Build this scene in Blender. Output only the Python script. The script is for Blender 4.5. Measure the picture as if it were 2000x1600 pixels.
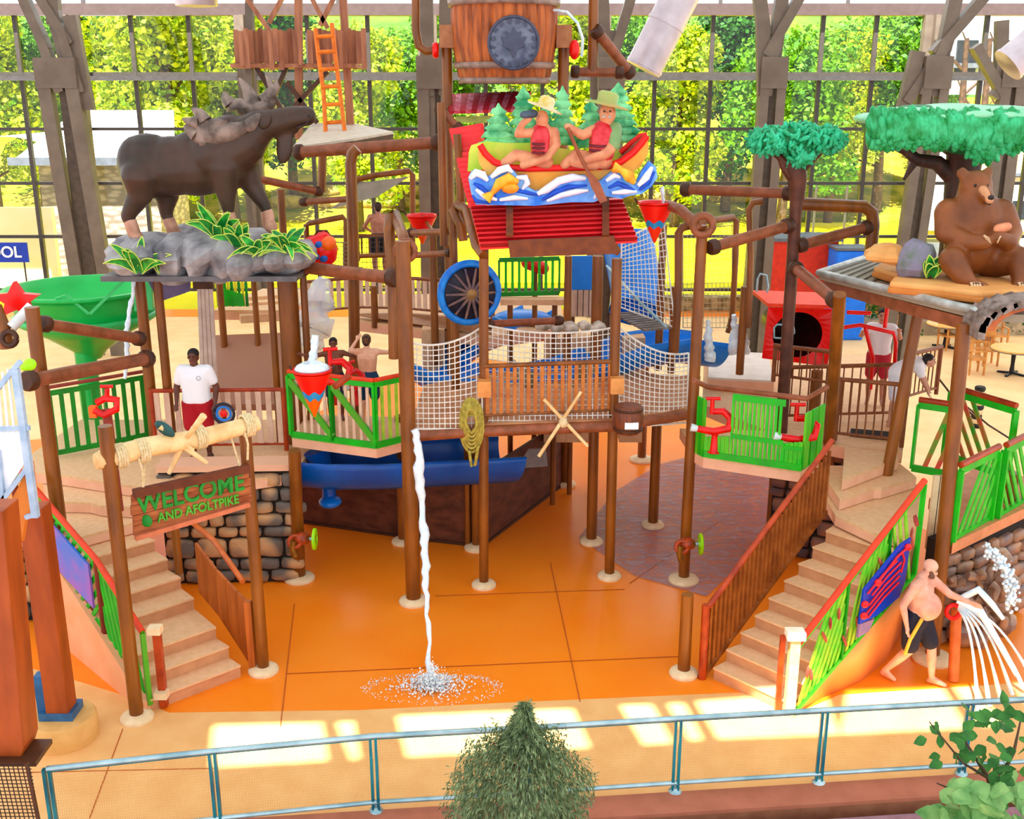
import bpy, math, random
from mathutils import Vector, Matrix, noise
for o in list(bpy.data.objects): bpy.data.objects.remove(o)
SC = bpy.context.scene
COL = SC.collection
random.seed(7)
# ------------------------------------------------------------------ camera, sky, sun, exposure
F = 2100.0; PITCH = math.radians(16.5); CH = 7.5
CP, SP = math.cos(PITCH), math.sin(PITCH)
cd = bpy.data.cameras.new('camera'); cam = bpy.data.objects.new('camera', cd); COL.objects.link(cam)
cd.sensor_width = 36; cd.lens = 36*F/2000.0; cd.clip_end = 500
cam.location = (0, 0, CH); cam.rotation_euler = (math.pi/2-PITCH, 0, 0)
SC.camera = cam
w = bpy.data.worlds.new('sky'); SC.world = w; w.use_nodes = True
bg = w.node_tree.nodes['Background']; bg.inputs[0].default_value = (0.93, 0.95, 1.0, 1); bg.inputs[1].default_value = 1.0
SUN = Vector((0.22, 0.42, -0.80)).normalized()
sl = bpy.data.lights.new('sun', 'SUN'); sl.energy = 12.0; sl.angle = 0.01; sl.color = (1, 0.99, 0.97)
sun = bpy.data.objects.new('sun', sl); COL.objects.link(sun); sun.rotation_euler = SUN.to_track_quat('-Z', 'Y').to_euler(); sun.location = (0, 0, 30)
SC.view_settings.view_transform = 'Standard'; SC.view_settings.look = 'None'; SC.view_settings.gamma = 1
SC.view_settings.exposure = 0.8
SC.cycles.adaptive_threshold = 0.02; SC.cycles.max_bounces = 7; SC.cycles.transparent_max_bounces = 16

# ------------------------------------------------------------------ picture-to-place helpers (used to find real positions)
def ray(px, py):
    x = (px-1000)/F; v = (800-py)/F
    return Vector((x, CP+v*SP, -SP+v*CP))
def gz(px, py, z=0.0):
    d = ray(px, py); t = (z-CH)/d.z; return Vector((d.x*t, d.y*t, z))
def at(px, py, y):
    d = ray(px, py); t = y/d.y; return Vector((d.x*t, y, CH+d.z*t))
def V(*a): return Vector(a)

# ------------------------------------------------------------------ materials
def lin(c):
    if isinstance(c, str): c = tuple(int(c[i:i+2], 16) for i in (0, 2, 4))
    r = []; m_ = sum(c)/3; c = [min(255, max(3, m_+(x-m_)*1.15)) for x in c]
    for x in c:
        x /= 255.0
        r.append(x/12.92 if x <= .04045 else ((x+.055)/1.055)**2.4)
    return tuple(r)+(1,)
MATS = {}
def mat(name, c, c2=None, rough=.55, metal=0, scale=6, stretch=(1, 1, 1), kind='noise', bump=0, bscale=None, spec=.4, lo=.35, hi=.65, emit=None, detail=4):
    if name in MATS: return MATS[name]
    m = bpy.data.materials.new(name); m.use_nodes = True; MATS[name] = m
    nt = m.node_tree; n = nt.nodes; L = nt.links
    b = n['Principled BSDF']
    b.inputs['Base Color'].default_value = lin(c); b.inputs['Roughness'].default_value = rough
    b.inputs['Metallic'].default_value = metal; b.inputs['Specular IOR Level'].default_value = spec
    if c2 or bump:
        tc = n.new('ShaderNodeTexCoord'); mp = n.new('ShaderNodeMapping'); mp.inputs['Scale'].default_value = stretch
        L.new(tc.outputs['Object'], mp.inputs[0])
        if kind == 'voronoi':
            t = n.new('ShaderNodeTexVoronoi'); out = t.outputs['Color']; fac = t.outputs['Distance']
        elif kind == 'wave':
            t = n.new('ShaderNodeTexWave'); t.inputs['Distortion'].default_value = 3; t.inputs['Detail'].default_value = 3; fac = t.outputs['Fac']
        else:
            t = n.new('ShaderNodeTexNoise'); t.inputs['Detail'].default_value = detail; fac = t.outputs[0]
        t.inputs['Scale'].default_value = scale; L.new(mp.outputs[0], t.inputs[0])
        if c2:
            r = n.new('ShaderNodeValToRGB'); r.color_ramp.elements[0].position = lo; r.color_ramp.elements[1].position = hi
            r.color_ramp.elements[0].color = lin(c); r.color_ramp.elements[1].color = lin(c2)
            L.new(fac, r.inputs[0]); L.new(r.outputs[0], b.inputs['Base Color'])
        if bump:
            bp = n.new('ShaderNodeBump'); bp.inputs['Strength'].default_value = bump; bp.inputs['Distance'].default_value = .03
            t2 = t
            if bscale:
                t2 = n.new('ShaderNodeTexNoise'); t2.inputs['Scale'].default_value = bscale; L.new(mp.outputs[0], t2.inputs[0])
                L.new(t2.outputs[0], bp.inputs['Height'])
            else: L.new(fac, bp.inputs['Height'])
            L.new(bp.outputs[0], b.inputs['Normal'])
    if emit: b.inputs['Emission Color'].default_value = lin(c); b.inputs['Emission Strength'].default_value = emit
    return m
def leafmat(name, c, c2, scale=3, trans=.35):
    m = mat(name, c, c2, rough=.6, scale=scale, lo=.3, hi=.7)
    nt = m.node_tree; n = nt.nodes; L = nt.links; b = n['Principled BSDF']
    out = [x for x in n if x.type == 'OUTPUT_MATERIAL'][0]
    t = n.new('ShaderNodeBsdfTranslucent'); mx = n.new('ShaderNodeMixShader'); mx.inputs[0].default_value = trans
    src = b.inputs['Base Color'].links[0].from_socket
    L.new(src, t.inputs[0]); L.new(b.outputs[0], mx.inputs[1]); L.new(t.outputs[0], mx.inputs[2]); L.new(mx.outputs[0], out.inputs[0])
    return m
def glassmat(name, tint=(1, 1, 1, 1), refl=.06, rough=.02, milky=0, mc=(1, 1, 1, 1)):
    if name in MATS: return MATS[name]
    m = bpy.data.materials.new(name); m.use_nodes = True; MATS[name] = m
    nt = m.node_tree; n = nt.nodes; L = nt.links; n.remove(n['Principled BSDF'])
    out = [x for x in n if x.type == 'OUTPUT_MATERIAL'][0]
    t = n.new('ShaderNodeBsdfTransparent'); t.inputs[0].default_value = tint
    g = n.new('ShaderNodeBsdfGlossy'); g.inputs['Roughness'].default_value = rough
    mx = n.new('ShaderNodeMixShader'); mx.inputs[0].default_value = refl
    L.new(t.outputs[0], mx.inputs[1]); L.new(g.outputs[0], mx.inputs[2]); res = mx.outputs[0]
    if milky:
        d = n.new('ShaderNodeBsdfDiffuse'); d.inputs[0].default_value = mc
        m2 = n.new('ShaderNodeMixShader'); m2.inputs[0].default_value = milky
        L.new(res, m2.inputs[1]); L.new(d.outputs[0], m2.inputs[2]); res = m2.outputs[0]
    L.new(res, out.inputs[0]); return m
pole_m = lambda: mat('pole_brown', '8c5214', '683a0a', rough=.38, scale=5, stretch=(1, 1, .25), spec=.5)
log_m = lambda: mat('log_pinkbrown', '96583c', '764426', rough=.45, scale=6, bump=.2)
rail_m = lambda: mat('rail_red_brown', 'b4481c', '8c3010', rough=.35, scale=5)
slat_m = lambda: mat('slat_brown', '9a5a24', '784012', rough=.5, scale=5)
green_m = lambda: mat('bright_green_paint', '12b414', '1f9a20', rough=.45, scale=3)
dgreen_m = lambda: mat('deep_green_paint', '0b8a1e', '1a7420', rough=.5, scale=3)
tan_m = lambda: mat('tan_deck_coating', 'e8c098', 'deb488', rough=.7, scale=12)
pink_m = lambda: mat('deck_fascia_pinkish', 'f0bfa0', 'e6b192', rough=.6, scale=4)
red_m = lambda: mat('glossy_red', 'ee1a12', 'd4120e', rough=.25, scale=3)
steel_m = lambda: mat('grey_painted_steel', '766a5c', '665a4e', rough=.5, scale=2)
ring_m = lambda: mat('cream_concrete', 'f0d9b4', 'e4c9a0', rough=.8, scale=10)
blue_m = lambda: mat('slide_blue', '1f86e0', '1672c8', rough=.3, scale=2)
rope_m = lambda: mat('pale_rope', 'e8d6b0', 'cdb686', rough=.9, scale=30)
water_m = lambda: mat('foaming_water', 'f4fbff', 'd8ecf8', rough=.15, scale=18, spec=.8)

# ------------------------------------------------------------------ mesh builder
class MB:
    def __init__(s): s.v = []; s.f = []; s.smooth = []
    def add(s, vs, fs, sm=False):
        k = len(s.v); s.v += [Vector(p) for p in vs]; s.f += [[i+k for i in f] for f in fs]; s.smooth += [sm]*len(fs); return s
    def box(s, c, size, rz=0, M=None):
        x, y, z = (a/2 for a in size); R = M if M is not None else Matrix.Rotation(rz, 3, 'Z'); c = Vector(c)
        vs = [c+R@Vector((i*x, j*y, k*z)) for i in (-1, 1) for j in (-1, 1) for k in (-1, 1)]
        return s.add(vs, [(0, 1, 3, 2), (4, 6, 7, 5), (0, 4, 5, 1), (2, 3, 7, 6), (0, 2, 6, 4), (1, 5, 7, 3)])
    def bar(s, a, b, w, h=None, up=(0, 0, 1)):
        a, b = Vector(a), Vector(b); h = h or w; d = (b-a)
        if d.length < 1e-6: return s
        d.normalize(); u = Vector(up)
        if abs(d.dot(u)) > .98: u = Vector((0, 1, 0))
        x = d.cross(u).normalized(); u = x.cross(d)
        vs = [p+x*i*w/2+u*j*h/2 for p in (a, b) for i, j in ((-1, -1), (1, -1), (1, 1), (-1, 1))]
        return s.add(vs, [(0, 3, 2, 1), (4, 5, 6, 7), (0, 1, 5, 4), (1, 2, 6, 5), (2, 3, 7, 6), (3, 0, 4, 7)])
    def tube(s, pts, r, n=10, cap=True):
        pts = [Vector(p) for p in pts]; N = len(pts); rs = r if isinstance(r, (list, tuple)) else [r]*N
        T = []
        for i in range(N):
            d = pts[min(i+1, N-1)]-pts[max(i-1, 0)]
            T.append(d.normalized() if d.length > 1e-9 else Vector((0, 0, 1)))
        u = T[0].orthogonal().normalized(); vs = []; fs = []
        for i in range(N):
            u = (u-T[i]*u.dot(T[i]))
            u = u.normalized() if u.length > 1e-6 else T[i].orthogonal().normalized()
            w_ = T[i].cross(u)
            for k in range(n):
                a = 2*math.pi*k/n; vs.append(pts[i]+(u*math.cos(a)+w_*math.sin(a))*rs[i])
        for i in range(N-1):
            for k in range(n):
                fs.append((i*n+k, i*n+(k+1) % n, (i+1)*n+(k+1) % n, (i+1)*n+k))
        s.add(vs, fs, True)
        if cap: s.add([vs[k] for k in range(n)], [tuple(range(n))[::-1]]); s.add([vs[(N-1)*n+k] for k in range(n)], [tuple(range(n))])
        return s
    def lathe(s, prof, o, n=20, sx=1, sy=1, M=None, cap=True):
        o = Vector(o); vs = []; fs = []; R = M or Matrix.Identity(3)
        for r, z in prof:
            for k in range(n):
                a = 2*math.pi*k/n; vs.append(o+R@Vector((r*math.cos(a)*sx, r*math.sin(a)*sy, z)))
        for i in range(len(prof)-1):
            for k in range(n): fs.append((i*n+k, i*n+(k+1) % n, (i+1)*n+(k+1) % n, (i+1)*n+k))
        s.add(vs, fs, True)
        if cap:
            s.add(vs[:n], [tuple(range(n))[::-1]]); s.add(vs[-n:], [tuple(range(n))])
        return s
    def ell(s, c, r, M=None, n=14, m=9):
        c = Vector(c); R = M or Matrix.Identity(3)
        if not isinstance(r, (tuple, list, Vector)): r = (r, r, r)
        vs = [c+R@Vector((0, 0, -r[2]))]; fs = []
        for i in range(1, m):
            t = math.pi*i/m-math.pi/2
            for k in range(n):
                a = 2*math.pi*k/n; vs.append(c+R@Vector((r[0]*math.cos(t)*math.cos(a), r[1]*math.cos(t)*math.sin(a), r[2]*math.sin(t))))
        vs.append(c+R@Vector((0, 0, r[2])))
        for k in range(n): fs.append((0, 1+(k+1) % n, 1+k))
        for i in range(m-2):
            for k in range(n): fs.append((1+i*n+k, 1+i*n+(k+1) % n, 1+(i+1)*n+(k+1) % n, 1+(i+1)*n+k))
        e = len(vs)-1
        for k in range(n): fs.append((e, 1+(m-2)*n+k, 1+(m-2)*n+(k+1) % n))
        return s.add(vs, fs, True)
    def cap(s, a, b, ra, rb, n=14):
        a, b = Vector(a), Vector(b); d = (b-a); l = d.length
        if l < 1e-6: return s.ell(a, ra)
        d /= l; pts = []; rs = []
        for t in (-1, -.85, -.5, 0): pts.append(a+d*ra*t); rs.append(max(ra*math.sqrt(max(0, 1-t*t)), ra*.05))
        for t in (0, .5, .85, 1): pts.append(b+d*rb*t); rs.append(max(rb*math.sqrt(max(0, 1-t*t)), rb*.05))
        return s.tube(pts, rs, n)
    def chain(s, pts, rs, n=14):
        for i in range(len(pts)-1): s.cap(pts[i], pts[i+1], rs[i], rs[i+1], n)
        return s
    def prism(s, poly, vec):
        poly = [Vector(p) for p in poly]; vec = Vector(vec); n = len(poly)
        nrm = Vector((0, 0, 0))
        for i in range(n): nrm += poly[i].cross(poly[(i+1) % n])
        if nrm.dot(vec) > 0: poly = poly[::-1]
        vs = poly+[p+vec for p in poly]
        fs = [tuple(range(n)), tuple(range(2*n-1, n-1, -1))]+[(i+n, (i+1) % n+n, (i+1) % n, i) for i in range(n)]
        return s.add(vs, fs)
    def torus(s, c, R_, r, M=None, n=28, m=8, a0=0, a1=2*math.pi):
        c = Vector(c); Rm = M or Matrix.Identity(3); k = n+1
        pts = [c+Rm@Vector((R_*math.cos(a0+(a1-a0)*i/n), R_*math.sin(a0+(a1-a0)*i/n), 0)) for i in range(k)]
        return s.tube(pts, r, m)
    def leaf(s, c, d, nrm, l, wd, fold=0):
        d = Vector(d).normalized(); x = d.cross(Vector(nrm))
        x = x.normalized() if x.length > 1e-5 else d.orthogonal().normalized(); c = Vector(c); up = x.cross(d)
        return s.add([c, c+d*l*.45+x*wd/2+up*fold, c+d*l, c+d*l*.45-x*wd/2+up*fold], [(0, 1, 2, 3)])
    def build(s, name, m, parent=None, bevel=0, subs=0, label=None, origin=None, recalc=False):
        if parent is not None: o0 = parent['_w'] if '_w' in parent else (0, 0, 0)
        elif origin is not None: o0 = origin
        else:
            xs = [p.x for p in s.v]; ys = [p.y for p in s.v]; zs = [p.z for p in s.v]
            o0 = ((min(xs)+max(xs))/2, (min(ys)+max(ys))/2, min(zs))
        o0 = Vector(o0); me = bpy.data.meshes.new(name)
        me.from_pydata([tuple(p-o0) for p in s.v], [], s.f); me.polygons.foreach_set('use_smooth', s.smooth)
        me.materials.append(m); me.update()
        ob = bpy.data.objects.new(name, me); COL.objects.link(ob)
        ORG[ob.name] = o0
        if parent is None: ob.location = o0
        else:
            ob.parent = parent
        if bevel:
            bv = ob.modifiers.new('b', 'BEVEL'); bv.width = bevel; bv.segments = 2; bv.limit_method = 'ANGLE'
        if subs: sb = ob.modifiers.new('s', 'SUBSURF'); sb.levels = subs; sb.render_levels = subs
        if label: ob['label'] = label
        return ob
ORG = {}
class Obj(dict): pass
def parent_origin(p): return ORG.get(p.name, Vector((0, 0, 0)))
_b = MB.build
def _build(s, name, m, parent=None, **k):
    if parent is None: return _b(s, name, m, None, **k)
    o0 = parent_origin(parent); k.pop('origin', None)
    ob = _b(s, name, m, None, origin=tuple(o0), **k)
    ob.parent = parent; ob.location = (0, 0, 0); ORG[ob.name] = o0
    return ob
MB.build = _build
def remesh(ob, vox=.03, sm=6, fac=.6):
    r = ob.modifiers.new('r', 'REMESH'); r.mode = 'VOXEL'; r.voxel_size = vox; r.use_smooth_shade = True
    q = ob.modifiers.new('q', 'SMOOTH'); q.factor = fac; q.iterations = sm
    return ob
def thing(name, label, cat, loc=(0, 0, 0), group=None):
    o = bpy.data.objects.new(name, None); COL.objects.link(o); o.location = loc; o.empty_display_size = .2
    ORG[o.name] = Vector(loc); o['label'] = label; o['category'] = cat
    if group: o['group'] = group
    return o
def tag(o, label, cat, group=None, kind=None):
    o['label'] = label; o['category'] = cat
    if group: o['group'] = group
    if kind: o['kind'] = kind
    return o
def struct(mb, name, m, parent=None, **k):
    o = mb.build(name, m, parent, **k); o['kind'] = 'structure'; return o
def dup(root, loc, label=None, group=None, rz=0, sc=None):
    r = root.copy(); COL.objects.link(r); r.location = loc; ORG[r.name] = Vector(loc)
    if rz: r.rotation_euler = (0, 0, rz)
    if sc: r.scale = (sc, sc, sc) if not isinstance(sc, tuple) else sc
    if label: r['label'] = label
    if group: r['group'] = group
    for ch in list(root.children):
        c = ch.copy(); COL.objects.link(c); c.parent = r
        for g in list(ch.children):
            d = g.copy(); COL.objects.link(d); d.parent = c
    return r
def lerp(a, b, t): return a+(b-a)*t
def arc(a, b, sag, n=10, up=(0, 0, 1)):
    a, b = Vector(a), Vector(b); u = Vector(up)
    return [a.lerp(b, i/n)+u*sag*4*(i/n)*(1-i/n) for i in range(n+1)]
def text_obj(txt, name, m, parent, M4, size, ext=.01):
    cu = bpy.data.curves.new(name, 'FONT'); cu.body = txt; cu.size = size; cu.extrude = ext; cu.offset = size*.02; cu.align_x = 'CENTER'; cu.align_y = 'CENTER'
    tmp = bpy.data.objects.new('tmp', cu); COL.objects.link(tmp)
    dg = bpy.context.evaluated_depsgraph_get(); me = bpy.data.meshes.new_from_object(tmp.evaluated_get(dg)); bpy.data.objects.remove(tmp)
    me.transform(M4)
    if parent is not None: me.transform(Matrix.Translation(-parent_origin(parent)))
    me.materials.clear(); me.materials.append(m)
    ob = bpy.data.objects.new(name, me); COL.objects.link(ob)
    if parent is not None: ob.parent = parent
    return ob
def pole(base, top, r=.07, label='', flange=True, name='timber_post', n=12, m=None, group=None, fr=.17, cap=False):
    base, top = Vector(base), Vector(top)
    if not flange and not cap:
        o = MB().tube([base, base.lerp(top, .5), top], [r, r*.98, r*.95], n).build(name, m or pole_m()); return tag(o, label, 'post', group)
    t = thing(name, label, 'post', base, group)
    MB().tube([base, base.lerp(top, .3), base.lerp(top, .6), top], [r, r*1.0, r*.98, r*.96], n).build('shaft', m or pole_m(), t)
    if flange: MB().lathe([(fr, 0), (fr*1.04, .03), (fr*.95, .06), (fr*.6, .085), (r*1.02, .09)], base, 20).build('base_collar', ring_m(), t)
    if cap: MB().ell(top, (r*1.15, r*1.15, r*.7)).build('post_cap', log_m(), t)
    return t
def beam(a, b, r, label, name='log_beam', m=None, knots=True, group=None, ends=True):
    a, b = Vector(a), Vector(b)
    if not ends:
        o = MB().tube([a, b], r, 12).build(name, m or log_m()); return tag(o, label, 'beam', group)
    t = thing(name, label, 'beam', a, group)
    MB().tube([a, a.lerp(b, .35), a.lerp(b, .7), b], [r*.95, r*1.03, r*.98, r*1.0], 12).build('log', m or log_m(), t)
    for p, q in ((a, b), (b, a)):
        d = (q-p).normalized()
        MB().tube([p-d*.03, p+d*.01, p+d*.1, p+d*.12], [r*1.15, r*1.4, r*1.4, r*1.1], 12).build('clamp_collar', mat('dark_clamp', '502e16', '3c2010', rough=.5), t)
    return t

for _n, _c1, _c2 in (('dark_clamp', '502e16', '3c2010'), ('bark_dark', '5a4430', '3c2c20'), ('screen_frame', '4a2c1c', '3c2214'), ('olive_green', '5a9a20', '3fa020'), ('red_orange_rail', 'e0451e', 'c8401c'), ('peeled_log', 'f0d4a0', 'd8b078'), ('dark_edge', '6a7078', '5c6268'), ('dark_pane', '20282c', '101418')):
    mat(_n, _c1, _c2, rough=.5, scale=5)
# ================================================================== THE SETTING
CA = gz(560, 1600); CB = gz(2050, 1508); cdir = (CB-CA).normalized()
CA = CA-cdir*((CA.x+24)/cdir.x); CB = CB+cdir*((24-CB.x)/cdir.x); CN = V(cdir.y, -cdir.x, 0)*.3
flr = MB().prism([CA+CN+V(0, 0, -.3), CB+CN+V(0, 0, -.3), V(24, 38, -.3), V(-24, 38, -.3)], (0, 0, .3))
fm = mat('orange_wet_floor', 'ff9030', 'f68218', rough=.3, scale=.9, spec=.25, lo=.3, hi=.8, bump=.05, bscale=14)
floor = struct(flr, 'floor', fm)
# pale deck areas (coating poured over the slab)
apm = mat('tan_apron_coating', 'ecbc80', 'e4b074', rough=.6, scale=2.5, spec=.3)
ap = MB()
front = [gz(0, 1290), gz(130, 1325), gz(262, 1365), gz(330, 1393), gz(700, 1388), gz(1000, 1373), gz(1480, 1352), gz(1560, 1392), gz(1640, 1358), gz(2060, 1330)]
poly = [V(p.x, p.y, .006) for p in front]+[V(9, CB.y-(24-9)*cdir.y/cdir.x+.02, .006), V(-9, CA.y+(24-9)*cdir.y/cdir.x+.02, .006), V(-9, gz(0, 1290).y+.3, .006)]
ap.prism(poly, (0, 0, -.02)); struct(ap, 'trim_1', apm)
a2 = MB().prism([V(gz(-60, 700).x, 21.5, .004), V(-5, 24.5, .004), V(-2, 31, .004), V(2.5, 29, .004), V(6.0, 24, .004), V(7.2, 18, .004), V(9.0, 15.4, .004), V(22, 15.4, .004), V(22, 36.6, .004), V(-22, 36.6, .004)], (0, 0, -.02))
struct(a2, 'trim_2', mat('pale_far_deck', 'f8d6a0', 'f2c890', rough=.6, scale=1.5, spec=.3))
# control joints cut in the coating
jm = mat('joint_dark', 'b05a1c', 'a04c14', rough=.7)
for a, b in (((575, 1180), (548, 1420)), ((1075, 1100), (1133, 1372)), ((560, 1317), (1330, 1283)), ((850, 1165), (1220, 1152)), ((240, 1425), (175, 1600)), ((60, 1510), (420, 1502)), ((1230, 1140), (1420, 1010))):
    p, q = gz(*a), gz(*b); p.z = q.z = .0075
    struct(MB().bar(p, q, .012, .006), 'trim_3', jm)
# curb and drop at the front, planter trough below
cm = mat('curb_mauve_concrete', 'b07058', 'a4664e', rough=.7, scale=4)
def rl(px, py, z=0): return gz(px, py, z)
A = gz(560, 1600); B = gz(2050, 1508)
d = (B-A).normalized(); A = A-d*((A.x+12)/d.x); B = B+d*((12-B.x)/d.x); nrm = V(d.y, -d.x, 0)
struct(MB().prism([A, B, B+nrm*.36, A+nrm*.36], (0, 0, .045)), 'trim_4', cm)
struct(MB().prism([A+nrm*.3, B+nrm*.3, B+nrm*.355, A+nrm*.355], (0, 0, -.6)), 'trim_5', mat('curb_face', '9c6c50', '8c5c44', rough=.7))
struct(MB().prism([A+nrm*.355+V(0, 0, -.26), B+nrm*.355+V(0, 0, -.26), B+nrm*.5+V(0, 0, -.26), A+nrm*.5+V(0, 0, -.26)], (0, 0, -.06)), 'trim_6', mat('curb_cap_red', '90301c', '7c2818', rough=.6))
lf_ = MB()
for k in range(220): p = A.lerp(B, k/220)+nrm*.52; lf_.bar(V(p.x, p.y, -.32), V(p.x, p.y, -1.3), .012)
for k in range(9): lf_.bar(A+nrm*.52+V(0, 0, -.36-k*.1), B+nrm*.52+V(0, 0, -.36-k*.1), .01)
struct(MB().prism([V(-24, -2, -3.1), V(24, -2, -3.1), CB+V(0, -.2, -3.1), CA+V(0, -.2, -3.1)], (0, 0, .1)), 'trim_11', mat('pit_floor', '8c6c60', '7c5c50', rough=.8))
tag(lf_.build('lattice_screen', mat('mauve_lattice', '8c6468', '745056')), 'mauve lattice screen below the front curb', 'screen')
struct(MB().prism([A+nrm*.56, B+nrm*.56, B+nrm*.6, A+nrm*.6], (0, 0, -3)), 'trim_10', mat('pit_wall', '94747c', '84646c', rough=.8))
# ------------------------------------------------------------------ roof, out of view : translucent panels, skylight openings shaped to throw the floor's sun patches
ZC = 13.0; sh = SUN*(ZC/SUN.z)
def up(p, z=ZC): return V(p.x+SUN.x*z/SUN.z, p.y+SUN.y*z/SUN.z, z)
holes = [((410, 1418), (628, 1413), (641, 1492), (405, 1505)), ((650, 1412), (690, 1411), (704, 1488), (680, 1490)), ((768, 1400), (1118, 1386), (1154, 1466), (790, 1484)),
         ((1205, 1379), (1272, 1377), (1315, 1456), (1254, 1461)), ((1298, 1376), (1335, 1375), (1375, 1450), (1345, 1453)), ((1354, 1372), (1610, 1352), (1640, 1440), (1400, 1449)),
         ((1655, 1350), (1840, 1343), (1890, 1428), (1640, 1440)), ((1858, 1342), (1906, 1340), (1960, 1420), (1915, 1425)), ((1975, 1336), (2100, 1332), (2160, 1412), (2030, 1418))]
ceil = MB(); H = [[gz(*q) for q in h] for h in holes]
fy = lambda p, q, x: p.y+(q.y-p.y)*(x-p.x)/(q.x-p.x)
L0, R0 = -24, 24
def cq(*ps): ceil.prism([up(p) for p in ps], (0, 0, .12))
prev_t, prev_b = V(L0, H[0][0].y+.2, 0), V(L0, H[0][3].y, 0)
for h in H:
    cq(prev_t, h[0], h[3], prev_b); prev_t, prev_b = h[1], h[2]
    cq(V(h[0].x, 41, 0), V(h[1].x, 41, 0), h[1], h[0])
    cq(h[3], h[2], V(h[2].x, 4, 0), V(h[3].x, 4, 0))
cq(prev_t, V(R0, prev_t.y, 0), V(R0, prev_b.y, 0), prev_b)
hs = [(V(L0, H[0][0].y+.2, 0), V(L0, H[0][3].y, 0))]+[(h[i], h[j]) for h in H for i, j in ((0, 3), (1, 2))]+[(V(R0, H[-1][1].y, 0), V(R0, H[-1][2].y, 0))]
for i in range(0, len(hs), 2):
    (t0, b0), (t1, b1) = hs[i], hs[i+1]
    cq(V(t0.x, 41, 0), V(t1.x, 41, 0), t1, t0); cq(b0, b1, V(b1.x, 4, 0), V(b0.x, 4, 0))
tm = bpy.data.materials.new('translucent_roof'); tm.use_nodes = True; nn = tm.node_tree.nodes; nn.remove(nn['Principled BSDF'])
tr = nn.new('ShaderNodeBsdfTranslucent'); tr.inputs[0].default_value = (.43, .44, .45, 1)
tm.node_tree.links.new(tr.outputs[0], [x for x in nn if x.type == 'OUTPUT_MATERIAL'][0].inputs[0])
struct(ceil, 'ceiling', tm)
# ------------------------------------------------------------------ glazed back wall
WY = 37.0
def wz(py): return at(1000, py, WY).z
def wx(px, py=300): return at(px, py, WY).x
alu = mat('window_frame_grey', '4c4640', '443e38', rough=.4)
beam_m = mat('eave_beam_taupe', '5c4e4a', '544642', rough=.5)
ztop = wz(31)
struct(MB().box((0, WY-.1, (wz(8)+ztop)/2), (60, .5, wz(8)-ztop)), 'trim_7', beam_m)
struct(MB().box((0, WY, wz(8)+1.2), (60, .2, 2.4)), 'wall_back', mat('white_upper_panel', 'f4f8fa', 'e8eef2', rough=.6))
for i in range(12):
    struct(MB().box((-22+i*4.1, WY-.12, wz(8)+1.2), (.12, .06, 2.4)), 'trim_8', mat('dark_joint', '55504e', '4a4644', rough=.6))
cols = [165-330, 165, 495, 840, 1168, 1490, 1795, 2120]
glass = glassmat('clear_wall_glass', refl=.02)
xs = [wx(c, 250) for c in cols]
for i in range(len(xs)-1):
    wn = bpy.data.objects.new('window_%d' % (i+1), None); COL.objects.link(wn); wn.location = (xs[i], WY, 0); wn['kind'] = 'structure'; ORG[wn.name] = Vector((xs[i], WY, 0))
    fr = MB()
    for k in (1, 2):
        x = xs[i]+(xs[i+1]-xs[i])*k/3; fr.box((x, WY, ztop/2), (.13, .16, ztop))
    for py in (146, 252, 358, 462, 566): fr.box(((xs[i]+xs[i+1])/2, WY, wz(py)), (xs[i+1]-xs[i], .14, .16 if py == 146 else .1))
    struct(fr, 'window_frame', alu, wn)
    struct(MB().box(((xs[i]+xs[i+1])/2, WY+.05, ztop/2), (xs[i+1]-xs[i]-.1, .012, ztop)), 'window_glass', glass, wn)
struct(MB().box((0, WY-.25, wz(153)), (60, .3, .14)), 'trim_9', mat('pale_pipe_rail', '8c8a88', '7c7a78', rough=.4))
# main columns at the wall, then branching columns inside
nm = ['leftmost', 'second', 'third', 'fourth', 'fifth', 'sixth', 'seventh', 'eighth']
for i, x in enumerate(xs):
    c = MB().box((x, WY-.3, ztop/2), (.62, .3, ztop)).box((x, WY-.45, ztop/2), (.12, .5, ztop)).build('wall_column', steel_m()); c['kind'] = 'structure'
def branch_column(px, base_py, D, lean, brs, label, w=.24, hs=.22):
    g = gz(px, base_py); b = V(at(px, 300, D).x, D, 0)
    t = thing('branching_column', label, 'column', b)
    zs = [at(px, 150, D).z]
    for s in (-1, 1):
        MB().bar(b+V(s*hs*1.1-lean, 0, 0), V(b.x+s*hs, D, zs[0]), w, .3).build('column_leg', steel_m(), t)
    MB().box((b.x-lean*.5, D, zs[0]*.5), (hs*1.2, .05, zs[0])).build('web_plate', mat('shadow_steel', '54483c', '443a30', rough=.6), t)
    MB().box((b.x, D-.02, zs[0]+.1), (hs*2+w+.02, .32, .8)).build('joint_plate', steel_m(), t)
    for kb, (bx, by, ex, ey) in enumerate(brs):
        p, q = at(bx, by, D), at(ex, ey, D); p.y += .017*(kb+1); q.y += .017*(kb+1); p = p+(p-q).normalized()*.35;  MB().bar(p, q, .34, .26).build('branch', steel_m(), t)
    return t
branch_column(130, 0, 31, -.45, [(110, 155, 80, 70), (80, 72, 30, -40), (150, 155, 120, 60), (122, 64, 62, -30), (135, 150, 102, 20), (102, 22, 98, -60), (165, 190, 135, 30)], 'grey steel branching column behind the moose, beside the green bowl', w=.36, hs=.38)
branch_column(852, 0, 29, 0, [(835, 160, 832, -60), (870, 160, 872, -60), (838, 260, 836, 100)], 'grey twin-legged steel column rising behind the barrel', w=.3, hs=.3)
branch_column(1190, 0, 30, 0, [(1182, 160, 1175, -40), (1198, 110, 1240, -30), (1198, 160, 1200, 60)], 'grey steel column behind the canoe sign, forked beside the silver duct')
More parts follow.
